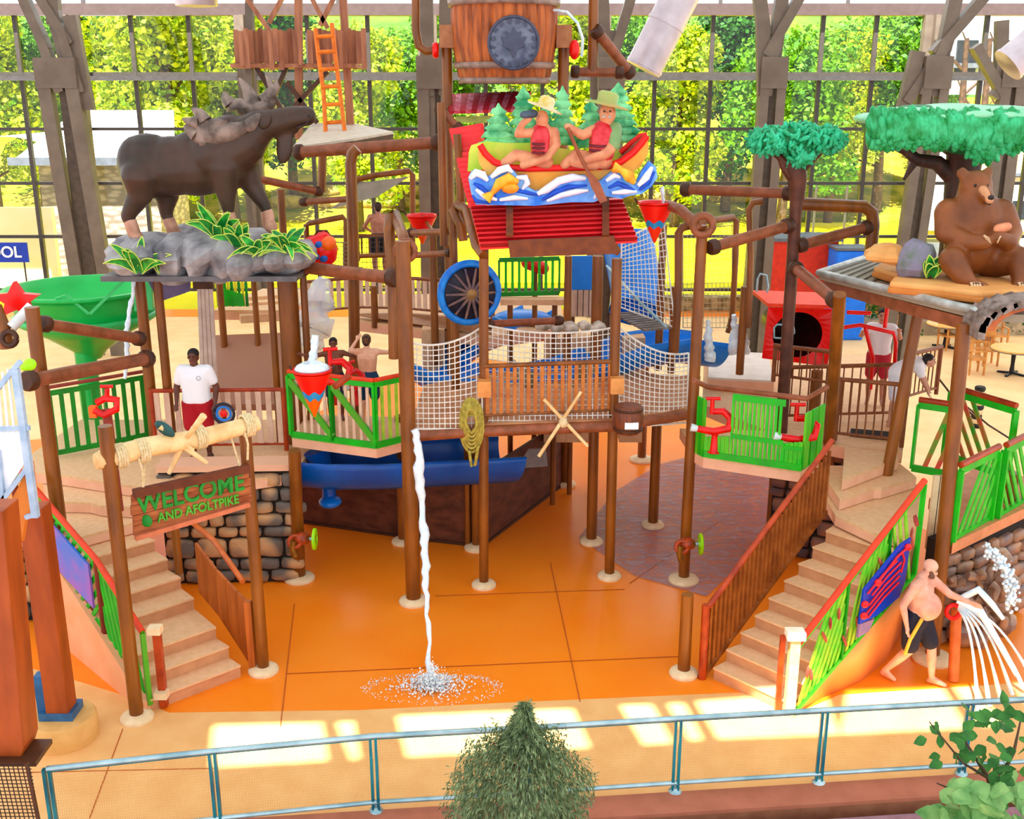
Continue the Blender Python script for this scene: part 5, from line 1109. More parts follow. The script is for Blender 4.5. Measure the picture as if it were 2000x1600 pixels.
# ================================================================== BRIDGE, NETS, SLIDES, WATER
bz = 2.72
f_ = [at(800, 846, 15.1), at(945, 842, 15.35), at(1200, 841, 15.6), at(1338, 830, 16.2)]
t = thing('net_bridge', 'curved brown bridge deck under the white rope nets', 'bridge', V(f_[0].x, f_[0].y, 2.55))
P_ = [V(p.x, p.y, bz) for p in f_]+[V(3.3, 18.2, bz), V(1.2, 18.6, bz), V(-.4, 18.4, bz), V(-1.5, 17.6, bz)]
MB().prism(P_, (0, 0, -.06)).build('bridge_deck', mat('bridge_boards', 'c89468', 'a87048', rough=.6, scale=3), t)
for p, q in zip(f_[:-1], f_[1:]): MB().tube([V(p.x, p.y, bz-.1), V(q.x, q.y, bz-.1)], .09, 10).build('edge_log', log_m(), t)
for px in (860, 1040, 1130): p = at(px, 842, 15.4); MB().bar(V(p.x, 15.5, bz-.14), V(p.x, 18.2, bz-.14), .1, .12).build('joist', pole_m(), t)
railing([V(-.42, 15.42, bz), V(1.53, 15.72, bz)], .88, 'brown picket railing on the middle of the net bridge', gap=.1, m_rail=pole_m(), m_bal=mat('picket_orange', 'c07838', 'a86028'), square=True, posts=False)
for k, (px, py) in enumerate(((946, 758), (1205, 752))):
    tag(MB().box(at(px, py, 15.35 if k == 0 else 15.6), (.2, .2, .24)).build('wooden_bracket', mat('bracket_tan', 'd89858', 'c88448')), ['tan wooden bracket block on the post by the rope coil', 'tan wooden bracket block on the post above the small barrel'][k], 'bracket')
net(at(806, 838, 15.1), at(942, 838, 15.3), at(803, 670, 15.3), at(940, 640, 15.6), 13, 16, 'white rope net on the left end of the bridge, beside the rope coil', sag=.12)
net(at(952, 832, 15.45), at(1198, 832, 15.65), at(952, 636, 15.9), at(1198, 640, 16.0), 24, 18, 'white rope net along the middle of the bridge', sag=.1)
net(at(1208, 832, 15.7), at(1342, 825, 16.2), at(1210, 640, 16.2), at(1345, 690, 16.6), 14, 16, 'white rope net bulging at the right end of the bridge', sag=.12, bulge=(0, -.15, 0))
net(at(1212, 600, 17.5), at(1318, 640, 18.2), at(1214, 470, 17.6), at(1296, 430, 18.6), 12, 18, 'steep rope net climbing from the red roof towards the right frames', sag=0)
net(at(1334, 640, 19.8), at(1430, 640, 20.2), at(1334, 450, 19.8), at(1430, 440, 20.2), 12, 20, 'fine rope net stretched inside the two arched frames', r=.006, m=mat('tan_net', 'c8b890', 'b0a078'))
net(at(700, 560, 21), at(765, 560, 21), at(700, 465, 21), at(765, 462, 21), 8, 10, 'small dark rope net behind the left bucket tower', r=.008, m=mat('dark_net', '5a4a3c', '4a3a30'))
net(at(608, 520, 20.5), at(688, 540, 20.5), at(606, 470, 20.5), at(688, 475, 20.5), 9, 8, 'small grey rope net behind the red swinging bucket', r=.008, m=mat('grey_net', '8c8478', '746c60'))
# rope coil
c = at(921, 830, 15.3); t = thing('rope_coil', 'coil of yellow-green rope hanging beside the tall post', 'rope', c); rc = mat('coil_rope', 'b8a850', '8c7c34', rough=.8, scale=20)
for k in range(6):
    s_ = 1-.11*k; pts = [c+V(math.sin(a_*.35)*.17*s_+random.uniform(-.01, .01), -.03-.018*k, math.cos(a_*.35)*.42*s_+.02*k) for a_ in range(19)]; MB().tube(pts, .026, 6).build('rope_loop', rc, t)
MB().tube([c+V(-.04, -.08, -.38), c+V(0, -.1, -.62), c+V(.05, -.1, -.6), c+V(.1, -.08, -.3)], .026, 6).build('rope_loop', rc, t)
for k in range(4): MB().torus(c+V(.02, -.02, .3-k*.04), .09, .022, None, 14, 6).build('rope_wrap', rc, t)
# crossed oars
t = thing('crossed_oars', 'two pale oars crossed and tied on the middle of the bridge rail', 'oar', at(1098, 830, 15.2)); po = MATS['peeled_log']
for p, q, bl2 in ((at(1052, 892, 15.3), at(1135, 765, 15.5), 0), (at(1062, 780, 15.5), at(1148, 872, 15.35), 1)): MB().tube([p, p.lerp(q, .5), q], [.028, .03, .024], 8).build('oar_shaft', po, t)
MB().ell(at(1100, 826, 15.4), (.07, .05, .08)).build('knot', rope_m(), t)
# shields/turtle shapes behind net
sh_ = mat('brown_leaf_paddle', '8c7c58', '5c6c58', rough=.6, scale=5)
for k, (a_, b_) in enumerate((((1015, 720), (1040, 755)), ((1130, 740), (1160, 705)))):
    p, q = at(*a_, 16.6), at(*b_, 16.6); m_ = MB(); m_.ell(p.lerp(q, .5), (.14, .04, .2), Matrix.Rotation(-.5 if k == 0 else .7, 3, 'Y')); m_.tube([p, p+(p-q)*.5], .02, 6); tag(m_.build('oar_blade', sh_), ['brown oar blade leaning behind the middle net, nearer the coil', 'brown oar blade leaning behind the middle net, nearer the small barrel'][k], 'oar')
# small barrel
c = at(1226, 845, 15.3); t = thing('small_barrel', 'small brown keg hanging at the right post of the bridge', 'barrel', c)
MB().lathe([(.17, 0), (.22, .15), (.23, .25), (.2, .42), (.17, .43), (.01, .40)], c, 22).build('staves', mat('keg_brown', '7c4428', '5c301c', rough=.5, scale=8, stretch=(3, 3, .4)), t)
for z in (.05, .36): MB().lathe([(.195, z), (.225, z), (.225, z+.03), (.195, z+.03)], c, 24).build('hoop', MATS['dark_clamp'], t)
MB().box(c+V(.03, -.215, .17), (.2, .03, .1)).build('white_tag', wht, t)
# blue slides
def chute(pts, r, label, name='water_slide', m=None, a0=180, a1=360, close=False, upv=None, th=.03):
    pts = [Vector(p) for p in pts]; mb = MB(); N = len(pts); n = 16; vs = []
    for i in range(N):
        d = (pts[min(i+1, N-1)]-pts[max(i-1, 0)]).normalized(); x = d.cross(V(0, 0, 1)).normalized(); u = x.cross(d)
        for rr in (r, r-th):
            for k in range(n+1):
                a_ = math.radians(a0+(a1-a0)*k/n); vs.append(pts[i]+x*math.cos(a_)*rr+u*math.sin(a_)*rr)
    w_ = 2*(n+1); fs = []
    for i in range(N-1):
        for k in range(n): fs += [(i*w_+k, i*w_+k+1, (i+1)*w_+k+1, (i+1)*w_+k), (i*w_+n+1+k, (i+1)*w_+n+1+k, (i+1)*w_+n+2+k, i*w_+n+2+k)]
        fs += [(i*w_, (i+1)*w_, (i+1)*w_+n+1, i*w_+n+1), (i*w_+n, i*w_+2*n+1, (i+1)*w_+2*n+1, (i+1)*w_+n)]
    mb.add(vs, fs, True); return tag(mb.build(name, m or blue_m()), label, 'slide')
dbl = mat('deep_blue_slide', '0f5cb0', '0c4c98', rough=.3, scale=2)
bz_ = [at(1000, 872, 17.2), at(920, 876, 16.9), at(830, 880, 16.7), at(740, 884, 16.6), at(650, 884, 16.5), at(596, 880, 16.6)]
chute(bz_, .6, 'dark blue slide trough running under the bridge and left balcony', m=dbl)
t = thing('slide_spout', 'blue elbow spout hanging under the left end of the blue slide', 'pipe', at(640, 985, 16.6))
MB().tube([at(618, 880, 16.6), at(632, 915, 16.6), at(641, 940, 16.6), at(643, 970, 16.6)], [.22, .15, .1, .12], 12).build('elbow', dbl, t)
MB().ell(at(645, 980, 16.5), (.19, .22, .09)).build('foot', blue_m(), t)
chute([at(1400, 660, 19.5), at(1320, 650, 19.2), at(1240, 662, 18.8), at(1160, 690, 18.6), at(1080, 715, 18.4), at(990, 730, 18.3), at(880, 720, 18.4), at(830, 690, 18.8)], .55, 'bright blue slide trough curving behind the rope nets')
chute([at(1050, 600, 20.6), at(1000, 625, 20), at(930, 650, 19.4), at(870, 690, 19)], .4, 'bright blue slide branch behind the blue wheel')
chute([at(1225, 470, 21), at(1235, 520, 20.7), at(1245, 570, 20.3), at(1240, 610, 20)], .5, 'bright blue steep slide behind the climbing net', a0=0, a1=350)
t = thing('blue_screen', 'bright blue panel standing behind the red roof posts', 'panel', at(1140, 568, 19.5)); MB().box(at(1140, 533, 19.5), (.52, .06, .62)).build('board', blue_m(), t); MB().box(at(1140, 592, 19.5), (.52, .05, .5)).build('slat_board', MATS['cream_slat'], t)
for k in range(3): MB().box(at(1128+k*11, 592, 19.42), (.015, .02, .5)).build('slat_gap', MATS['dark_clamp'], t)
tag(MB().ell(at(1020, 620, 20), (.55, .4, .14)).build('blue_float', blue_m()), 'small blue float lying beside the blue wheel', 'float')
# tan pillars between
for k, (px, lab) in enumerate(((848, 'beside the left net'), (1085, 'behind the middle net'), (1130, 'behind the middle net, nearer the small barrel'), (1235, 'behind the right net'))):
    p = at(px, 690, 19.3); tag(MB().box((p.x, 19.3, 2.2), (.42, .4, 2.0 if k else 2.3)).build('tan_pier', tan_m()), 'tan block pier standing '+lab, 'pier')
# blue wheel
c = at(917, 572, 17.0); t = thing('spoked_wheel', 'blue-rimmed wheel with dark spokes behind the tall post', 'wheel', c-V(0, 0, .6)); M = Matrix.Rotation(math.radians(18), 3, 'Z')@Matrix.Rotation(math.pi/2, 3, 'X')
MB().torus(c, .47, .065, M, 40, 10).build('rim', mat('wheel_blue', '2494e8', '1670d0', rough=.3), t)
MB().lathe([(.01, .0), (.42, .0), (.42, .05), (.01, .05)], c, 32, M=M).build('disc', mat('wheel_dark', '2c2838', '1c1824', rough=.5), t)
for k in range(14): a_ = 2*math.pi*k/14; MB().tube([c+M@V(.08*math.cos(a_), .08*math.sin(a_), .12), c+M@V(.41*math.cos(a_), .41*math.sin(a_), .08)], [.03, .02], 6).build('spoke', mat('spoke_brown', '8c6c58', '4c4458', rough=.5, scale=5), t)
MB().lathe([(.1, .08), (.09, .14), (.01, .16)], c, 16, M=M).build('hub', mat('hub_tan', 'b08c58', '8c6c40'), t)
MB().bar(c+V(.35, .1, -.45), c+V(.75, .1, -.6), .1).build('bracket', blue_m(), t)
# screens of water
mist = glassmat('falling_water', (1, 1, 1, 1), .06, .1, milky=.5, mc=(.9, .93, .97, 1))
random.seed(31)
def stream(pts, rs, label, n=10, m=None, wob=.02, name='water_stream'):
    P2 = []; R2 = []; pts = [Vector(p) for p in pts]
    for i in range(len(pts)-1):
        for k in range(6): f = k/6; P2.append(pts[i].lerp(pts[i+1], f)+V(random.uniform(-wob, wob), random.uniform(-wob, wob), 0)); R2.append(lerp(rs[i], rs[i+1], f)*random.uniform(.75, 1.25))
    P2.append(pts[-1]); R2.append(rs[-1]); return tag(MB().tube(P2, R2, n).build(name, m or water_m()), label, 'water')
stream([at(812, 838, 14.7), at(818, 900, 14.65), at(822, 980, 14.6), at(829, 1060, 14.2), at(832, 1130, 13.8), at(835, 1200, 13.4), gz(839, 1312)], [.06, .075, .05, .06, .045, .03, .035], 'long white water stream falling to the floor from the left end of the bridge')
stream([at(617, 655, 15.1), at(612, 690, 15.05), at(606, 730, 15.0)], [.06, .055, .09], 'white water jet pouring into the striped cone on the green balcony', wob=.01)
stream([at(632, 545, 18.8), at(622, 590, 18.6), at(612, 640, 18.4), at(600, 690, 18.2)], [.14, .26, .3, .22], 'translucent sheet of water falling from the red swinging bucket', m=mist, wob=.05)
stream([at(263, 545, 16.8), at(255, 600, 16.7), at(246, 650, 16.6), at(249, 700, 16.5), at(243, 740, 16.4)], [.03, .035, .04, .035, .03], 'thin white water stream falling in front of the green bowl', wob=.01)
stream([at(1384, 625, 18.5), at(1384, 665, 18.5), at(1386, 705, 18.5)], [.04, .08, .1], 'white water jet on the rear right deck nearest the tall post', wob=.02)
stream([at(1432, 615, 18.8), at(1436, 650, 18.8), at(1438, 690, 18.8)], [.04, .09, .13], 'white water jet on the rear right deck, left one of the close pair', wob=.02)
stream([at(1456, 612, 19.1), at(1452, 650, 19.1), at(1450, 690, 19.1)], [.04, .09, .12], 'white water jet on the rear right deck, right one of the close pair', wob=.02)
stream([at(1293, 365, 16.6), at(1295, 385, 16.6), at(1296, 400, 16.6)], [.03, .025, .03], 'thin water trickle into the red cone right of the canoe sign', wob=.005)
# splash
random.seed(12); mb = MB()
g0 = gz(845, 1345)
for k in range(1500):
    a_ = random.uniform(0, 6.28); r_ = abs(random.gauss(0, .2)); z_ = abs(random.gauss(0, .14))*(1-min(1, r_/.5)); p = g0+V(r_*math.cos(a_)*1.25, r_*math.sin(a_)*.75, .01+z_); mb.ell(p, random.uniform(.004, .016), None, 5, 4)
for k in range(420):
    a_ = random.uniform(.1, 3.3) if k % 2 else random.uniform(0, 6.28); r_ = random.gauss(.78, .05); p = g0+V(r_*math.cos(a_)*1.1, r_*math.sin(a_)*.45-.02, random.uniform(0, .03)); mb.ell(p, random.uniform(.003, .009), None, 5, 4)
tag(mb.build('water_splash', water_m()), 'white splash of droplets where the long stream hits the orange floor', 'splash', kind='stuff')
# rippling shallow water on the right under the bridge
rw = bpy.data.materials.new('rippling_water'); rw.use_nodes = True; nt = rw.node_tree; n_ = nt.nodes; L = nt.links; pb = n_['Principled BSDF']; pb.inputs['Roughness'].default_value = .08; pb.inputs['Base Color'].default_value = lin('b89ca4')
tcx = n_.new('ShaderNodeTexCoord'); nz = n_.new('ShaderNodeTexNoise'); nz.inputs['Scale'].default_value = 3.2; nz.inputs['Detail'].default_value = 8; nz.inputs['Distortion'].default_value = 1.6; mp = n_.new('ShaderNodeMapping'); mp.inputs['Scale'].default_value = (1, 2.2, 1)
L.new(tcx.outputs['Object'], mp.inputs[0]); L.new(mp.outputs[0], nz.inputs[0]); bp_ = n_.new('ShaderNodeBump'); bp_.inputs['Strength'].default_value = 1; bp_.inputs['Distance'].default_value = .06; L.new(nz.outputs[0], bp_.inputs['Height']); L.new(bp_.outputs[0], pb.inputs['Normal'])
rr = n_.new('ShaderNodeValToRGB'); rr.color_ramp.elements[0].position = .42; rr.color_ramp.elements[0].color = (.4, .4, .4, 1); rr.color_ramp.elements[1].position = .72; rr.color_ramp.elements[1].color = (.9, .9, .9, 1); L.new(nz.outputs[0], rr.inputs[0])
tb2 = n_.new('ShaderNodeBsdfTransparent'); tb2.inputs[0].default_value = (.92, .86, .86, 1); mx = n_.new('ShaderNodeMixShader'); L.new(rr.outputs[0], mx.inputs[0]); L.new(tb2.outputs[0], mx.inputs[1]); L.new(pb.outputs[0], mx.inputs[2]); L.new(mx.outputs[0], [x for x in n_ if x.type == 'OUTPUT_MATERIAL'][0].inputs[0])
wp = [gz(1130, 1050, .012), gz(1240, 1125, .012), gz(1380, 1165, .012), gz(1500, 1050, .012), gz(1520, 930, .012), gz(1400, 880, .012), gz(1290, 905, .012), gz(1200, 960, .012)]
mb = MB(); mb.add(wp, [tuple(range(len(wp)))]); tag(mb.build('shallow_water', rw), 'rippling shallow water spreading under the right balcony', 'water', kind='stuff')
slab([gz(1383, 737, 2.4), gz(1512, 744, 2.4), gz(1500, 690, 2.4), gz(1385, 684, 2.4)], 2.4, .2, 'raised pale step with water jets on the rear right deck', m=mat('pale_pink_pad', 'e8d8cc', 'dccabc', rough=.5, scale=4))
# buckets & cannons
bucket(at(610, 727, 14.75), .27, .66, 'striped dump cone brimming with water on the green balcony', water=True, arm=at(612, 731, 15.35))
bucket(at(1281, 400, 16.6), .27, .58, 'red and blue dump cone hanging right of the canoe sign', cols=('ee1a12', '2a90c8', 'ff3a18'))
bucket(at(824, 424, 20), .27, .5, 'red dump cone hanging left of the red side roof', cols=('ee1a12', '2a7088', 'ff5a18'), arm=at(845, 452, 19.1))
t = thing('swinging_bucket', 'red ball-shaped bucket with orange and blue patches beside the rock ledge', 'bucket', at(628, 520, 17.6)); c = at(628, 487, 17.6)
M = Matrix.Rotation(-.4, 3, 'Y'); MB().lathe([(.02, -.3), (.15, -.25), (.25, -.1), (.265, .05), (.22, .2), (.17, .26), (.15, .22), (.12, .05)], c, 24, M=M).build('bowl', red_m(), t)
MB().ell(c+V(.12, -.09, .1), (.15, .19, .13), M).build('orange_patch', mat('bucket_ff6a10', 'ff7a18', 'f06810'), t)
for dx, dz in ((-.04, -.08), (.05, -.12), (.0, .1)): MB().ell(c+V(dx*1.3, -.225, dz), (.07, .05, .06), M).build('blue_patch', mat('patch_blue', '2a6cc0', '1c58a8'), t)
MB().tube([c+V(-.15, 0, .15), c+V(-.05, 0, .3), c+V(.1, 0, .3), c+V(.18, 0, .18)], .02, 6).build('bail_handle', MATS['dark_clamp'], t)
cannon(V(at(655, 745, 16.2).x, 16.2, 2.8), 'red water cannon on the green balcony beside the boy', 1.0, .3)
cannon(V(at(655, 745, 16.2).x+.25, 16.5, 2.7), 'second red water cannon on the green balcony, nearer the tall post', .8, 1.0)
cannon(V(at(1397, 840, 15.3).x, 15.3, 2.3), 'red curved water cannon at the left end of the right balcony', .95, 0)
cannon(V(at(1562, 850, 15.0).x, 15.0, 2.25), 'red curved water cannon at the right end of the right balcony', 1.0, 0)
p = gz(210, 790, 2.9); t = thing('water_cannon', 'red water cannon on a reddish post beside the left green fence', 'water cannon', V(p.x, p.y, 1.8)); p = at(208, 800, 14.2)
MB().tube([V(p.x+.02, p.y, 1.8), V(p.x, p.y, p.z)], .065, 10).build('stand_post', mat('dull_red_post', '984438', '803428'), t)
MB().tube([p+V(-.14, -.05, -.0), p+V(.0, -.1, -.05), p+V(.16, -.05, .02), p+V(.16, 0, .14), p+V(.0, 0, .16), p+V(-.12, 0, .1)], .05, 10).build('curved_barrel', MATS['cannon_red'], t)
MB().tube([p+V(.02, 0, .15), p+V(.04, 0, .3)], .035, 8).build('handle_stem', MATS['cannon_red'], t); MB().tube([p+V(-.05, 0, .33), p+V(.12, 0, .33)], .025, 8).build('handle', MATS['cannon_red'], t)
MB().box(p+V(-.17, -.03, -.02), (.1, .1, .16)).build('orange_box', mat('orange_paint', 'f07020', 'e06018'), t)
# spray fittings on posts P3,P7
for k, (px, py, D, s, lab) in enumerate(((590, 1052, 15.4, 1, 'spray valve with a lime hand wheel on the stone wall corner post'), (1343, 1062, 15.4, 1, 'spray valve with a lime hand wheel on the post left of the right balcony'))):
    c = at(px, py, D); t = thing('spray_valve', lab, 'valve', c)
    vm = mat('rusty_orange_metal', 'b84c20', '6c3018', rough=.4, scale=8)
    MB().ell(c, (.13, .13, .1)).build('valve_body', vm, t); MB().torus(c+V(-.1, -.08, -.02), .09, .035, Matrix.Rotation(1.2, 3, 'X'), 16).build('pipe_loop', vm, t)
    MB().tube([c+V(-.12, -.1, 0), c+V(-.14, -.12, -.12), c+V(-.1, -.12, -.25)], .05, 8).build('nozzle', mat('brass', '9c7430', '7c5820', metal=.5, rough=.3), t)
    MB().tube([c+V(.1, -.02, 0), c+V(.22, -.02, 0)], .03, 8).build('axle', sv_, t)
    MB().lathe([(.17, -.02), (.17, .02), (.05, .03), (.05, -.03)], c+V(.2, -.02, 0), 24, M=Matrix.Rotation(math.pi/2, 3, 'Y')@Matrix.Rotation(0, 3, 'Z')).build('hand_wheel', mat('lime_wheel', 'b4f01c', '98e010', rough=.4), t)

# ================================================================== UPPER FRAMES AND LOGS
F_ = lambda pts, r, lab, D=None, n='pipe_frame', m=None: tag(MB().tube([at(*p) for p in pts], r, 10).build(n, m or pole_m()), lab, 'frame')
beam(at(580, 298, 20.5), at(858, 278, 19.5), .11, 'long brown log beam under the beige tower roof')
F_([(694, 830, 19), (690, 480, 19), (685, 320, 19), (688, 300, 19), (698, 290, 19)], .1, 'tall brown post with a bent top under the log beam', n='bent_post')
F_([(628, 375, 21), (630, 305, 21)], .08, 'short brown post under the beige tower roof', n='tower_post')
F_([(690, 352, 20.5), (735, 342, 20.5), (800, 334, 20.5), (806, 342, 20.5), (806, 480, 20.5)], .055, 'thin brown portal frame with a grey cloth behind the bent post')
tag(MB().prism([at(700, 358, 20.6), at(800, 345, 20.6), at(735, 385, 20.6), at(640, 410, 20.6), at(690, 380, 20.6)], (0, .03, 0)).build('canopy_cloth', mat('grey_cloth', 'b8b4a4', '9c9888', rough=.8, scale=3)), 'pale grey cloth panel slanting inside the thin portal frame', 'cloth')
F_([(600, 500, 21), (598, 440, 21), (605, 436, 21), (670, 424, 21), (676, 432, 21), (676, 520, 21)], .055, 'brown rounded frame behind the red swinging bucket')
F_([(697, 520, 20.2), (697, 505, 20.2), (705, 500, 20.2), (770, 498, 20.2)], .045, 'thin brown rail left of the hooked posts', n='rail_frame')
beam(at(588, 522, 17.2), at(772, 543, 15.6), .1, 'brown log beam running from the rock ledge to the tall hooked posts')
F_([(770, 700, 15.9), (768, 560, 15.9), (760, 450, 16.2), (762, 425, 16.4), (772, 420, 16.6), (790, 470, 15.4), (795, 500, 15.2)], .085, 'brown hooked pipe arching over the tall post right of the green balcony', n='hooked_pipe')
tag(MB().torus(at(792, 490, 15.0), .13, .05, Matrix.Rotation(math.pi/2, 3, 'X'), 20).build('rope_ring', log_m()), 'thick brown ring around the top of the tall hooked post', 'ring')
F_([(905, 470, 16.8), (900, 440, 16.8), (885, 410, 17), (895, 400, 17), (912, 410, 16.6), (930, 480, 15.9), (945, 500, 15.6)], .075, 'brown hooked pipe beside the left edge of the red roof', n='hooked_pipe')
beam(at(800, 455, 19.5), at(905, 452, 17.5), .06, 'red-brown rail between the red cone and the hooked pipe')
beam(at(790, 500, 19.0), at(880, 494, 17.5), .055, 'thin brown rail below the red cone')
for k, (px, y0, y1, D, lab) in enumerate(((845, 590, 450, 19, 'brown post under the red cone, left of the blue wheel'), (885, 520, 420, 17.4, 'brown post between the red cone and the hooked pipe'), (1110, 640, 500, 18.4, 'brown post behind the blue panel\'s left edge'), (1168, 640, 500, 18.2, 'thick brown post right of the blue panel'), (1296, 640, 440, 18.7, 'brown post right of the climbing net'), (1318, 620, 560, 18.5, 'short brown post beside the climbing net foot'), (1455, 640, 560, 18.4, 'short brown post with a round top on the rear right deck'), (730, 640, 560, 20, 'brown post beneath the rear left railing'), (548, 640, 370, 19.2, 'brown post behind the moose\'s forelegs'))):
    p, q = at(px, y0, D), at(px, y1, D); p.x = q.x; pole(V(p.x, D, min(p.z, 2.7 if k not in (7,) else p.z)), q, .1 if k == 3 else .07, lab, flange=False)
F_([(1318, 690, 17.8), (1325, 560, 17.8), (1325, 455, 17.8), (1332, 445, 17.8), (1352, 438, 17.8), (1372, 436, 17)], .07, 'brown arched pipe frame left of the tall hooked right post')
F_([(1384, 432, 19.8), (1432, 424, 20.2), (1438, 432, 20.2), (1437, 500, 20.2), (1430, 620, 20.2), (1422, 650, 20.2)], .06, 'brown arched pipe frame right of the tall hooked right post')
F_([(1365, 450, 15.5), (1350, 430, 15.6), (1330, 410, 16.0), (1306, 401, 16.55)], .08, 'brown log arm holding the red cone right of the canoe sign', n='log_arm', m=log_m())
tag(MB().torus(at(1373, 440, 15.5), .14, .055, Matrix.Rotation(math.pi/2, 3, 'X'), 20).build('rope_ring', log_m()), 'thick brown ring on the tall post left of the right balcony', 'ring')
beam(at(1335, 370, 18), at(1545, 378, 17), .085, 'long brown log from the red cone to the small green tree')
F_([(1462, 640, 18.2), (1466, 500, 18.2), (1463, 410, 18.2), (1470, 396, 18.2), (1490, 393, 18.2)], .055, 'thin brown portal leg left of the small green tree')
F_([(1560, 398, 17), (1640, 402, 17), (1688, 404, 17), (1703, 415, 17), (1706, 440, 17), (1700, 500, 17)], .1, 'thick brown pipe bending down right of the small green tree')
beam(at(1388, 484, 15.7), at(1542, 440, 16.5), .085, 'brown log rising from the tall right post to the small green tree')
beam(at(1560, 480, 16.6), at(1698, 443, 17), .085, 'brown log right of the small green tree\'s post')
beam(at(1552, 522, 16.5), at(1632, 588, 15.0), .085, 'brown log slanting down to the corner of the bear roof')
beam(at(82, 632, 14.4), at(275, 662, 16.3), .085, 'brown log in front of the green bowl, upper one of two')
beam(at(52, 745, 13.6), at(290, 700, 16.2), .1, 'brown log in front of the green bowl\'s stem, lower one of two')
p = at(62, 600, 14.2); pole(V(p.x, 14.2, 1.5), p, .1, 'brown post left of the green bowl, carrying the two logs', flange=False)
beam(at(485, 345, 20), at(625, 375, 21), .07, 'thin brown log behind the moose\'s neck'); beam(at(590, 395, 20.5), at(690, 388, 20), .06, 'thin brown log under the beige tower roof posts')
# thin rear pipe rails on right
F_([(1185, 520, 19), (1250, 590, 17.5), (1302, 640, 16.8)], .025, 'thin grey handline beside the climbing net', n='handline', m=sv_)

# ================================================================== PLANK TOWER
TD = 23.5
t = thing('plank_tower', 'brown plank-skirted tower platform with a beige roof and crossed braces', 'tower', V(at(600, 280, TD).x, TD, 3.9))
pk = mat('skirt_plank', 'b07858', '8c5840', rough=.6, scale=4, stretch=(2, 2, .3))
for k in range(27):
    px = 460+k*9.6
    if 585 < px < 600: continue
    p = at(px, 58+3*math.sin(k*2.1), TD-.3*math.sin(k)); h_ = .72+.07*math.sin(k*3.7); MB().box(p+V(0, 0, -h_/2), (.098, .04, h_), .0).build('skirt_plank', pk, t)
MB().box(at(588, 130, TD+.8), (2.6, 1.8, .08)).build('tower_floor', MATS['skirt_plank'], t)
for px, px2 in ((487, 487), (583, 584), (668, 686)): MB().bar(at(px, -40, TD+.2), at(px2, 272, TD+.2), .15).build('tower_post', steel_m() if px == 487 else pk, t)
for a_ in ((500, 130, 560, 230), (560, 130, 510, 250), (545, 240, 640, 140), (620, 240, 560, 160), (500, 255, 560, 215), (470, -20, 530, 65), (560, -20, 525, 45), (600, -20, 640, 55), (660, -20, 625, 50)): MB().bar(at(a_[0], a_[1], TD+.1), at(a_[2], a_[3], TD+.1), .09).build('brace', MATS['dark_clamp'] if a_[1] > 0 else pk, t)
MB().prism([at(572, 292, 21), at(690, 276, 21), at(768, 262, 22.5), at(690, 245, 24), at(610, 245, 24)], (0, 0, .05)).build('beige_roof', mat('beige_roof', 'd8ccb8', 'c4b8a4', rough=.6), t)
MB().prism([at(572, 292, 20.98), at(690, 276, 20.98), at(768, 262, 22.48), at(690, 245, 24.1), at(610, 245, 24.1)], (0, 0, -.1)).build('roof_edge', MATS['dark_clamp'], t)
t = thing('ladder', 'orange ladder climbing the plank tower', 'ladder', at(650, 275, TD-1)); om_ = mat('ladder_orange', 'e8821c', 'd06c14', rough=.45)
LD = TD-.9
MB().tube([at(616, 55, LD), at(622, 110, LD), at(632, 180, LD), at(637, 280, LD-.2)], .045, 8).build('side_rail', om_, t); MB().tube([at(648, 45, LD), at(655, 110, LD), at(664, 180, LD), at(675, 272, LD-.2)], .045, 8).build('side_rail', om_, t)
for k, py in enumerate((72, 102, 136, 170, 205, 240)): f = (py-55)/220; MB().tube([at(616+f*20, py, LD-.03), at(650+f*23, py-2, LD-.03)], .04, 8).build('rung', om_, t)

# ================================================================== REAR LEFT : decks, ramps, railings
rl_m = mat('rear_rail_brown', '8c5430', '74401f', rough=.5)
railing([at(598, 612, 20.8), at(700, 604, 20.6), at(790, 606, 20.1), at(962, 622, 18.7)], .62, 'brown rail with cream slats across the rear deck left of the blue wheel', gap=.15, m_rail=rl_m, m_bal=MATS['cream_slat'], square=True, low=.04)
railing([at(700, 510, 21.3), at(790, 512, 21.0)], .5, 'small brown railing in front of the bare-backed person', gap=.15, m_rail=rl_m, m_bal=rl_m, rb=.018)
MB_ = MB().prism([at(690, 615, 20.3), at(790, 612, 20.2), at(960, 626, 18.7), at(960, 655, 18.7), at(780, 632, 20.1)], (0, .1, 0)).build('deck_edge_board', mat('tan_edge_board', 'b88864', 'a07450')); tag(MB_, 'tan curved deck edge below the rear slatted railing', 'board')
slab([V(at(690, 612, 20.2).x, 20.2, 0), V(at(960, 620, 18.8).x, 18.8, 0), V(1.0, 19.5, 0), V(1.0, 23, 0), V(-3.6, 23, 0)], at(780, 628, 20.1).z, .2, 'rear upper deck behind the slatted railing')
slab([at(415, 600, 21.5), at(560, 598, 21.5), V(at(560, 0, 21.5).x, 24, 0), V(at(415, 0, 21.5).x, 24, 0)], at(480, 606, 21.5).z, .2, 'tan rear landing above the brown ramp')
rp = mat('ramp_mauve', 'a87860', '946450', rough=.6, kind='wave', scale=1.2, stretch=(0, 7, 0))
tag(MB().prism([gz(416, 790, 1.83), gz(560, 790, 1.83), at(548, 650, 21.3), at(416, 655, 21.3)], (0, 0, -.12)).build('access_ramp', rp), 'mauve-brown ribbed ramp rising behind the man in white', 'ramp')
t = thing('rear_steps', 'short flight of tan steps behind the rock ledge', 'stairs', at(510, 615, 22))
for k in range(4): p = at(512+k*4, 618-k*12, 21.6+k*.35); MB().box(p, (.9, .4, .16), .35).build('step', tan_m(), t)
t = thing('green_fence', 'short green and yellow slatted fence under the rock ledge', 'fence', at(450, 595, 21.5))
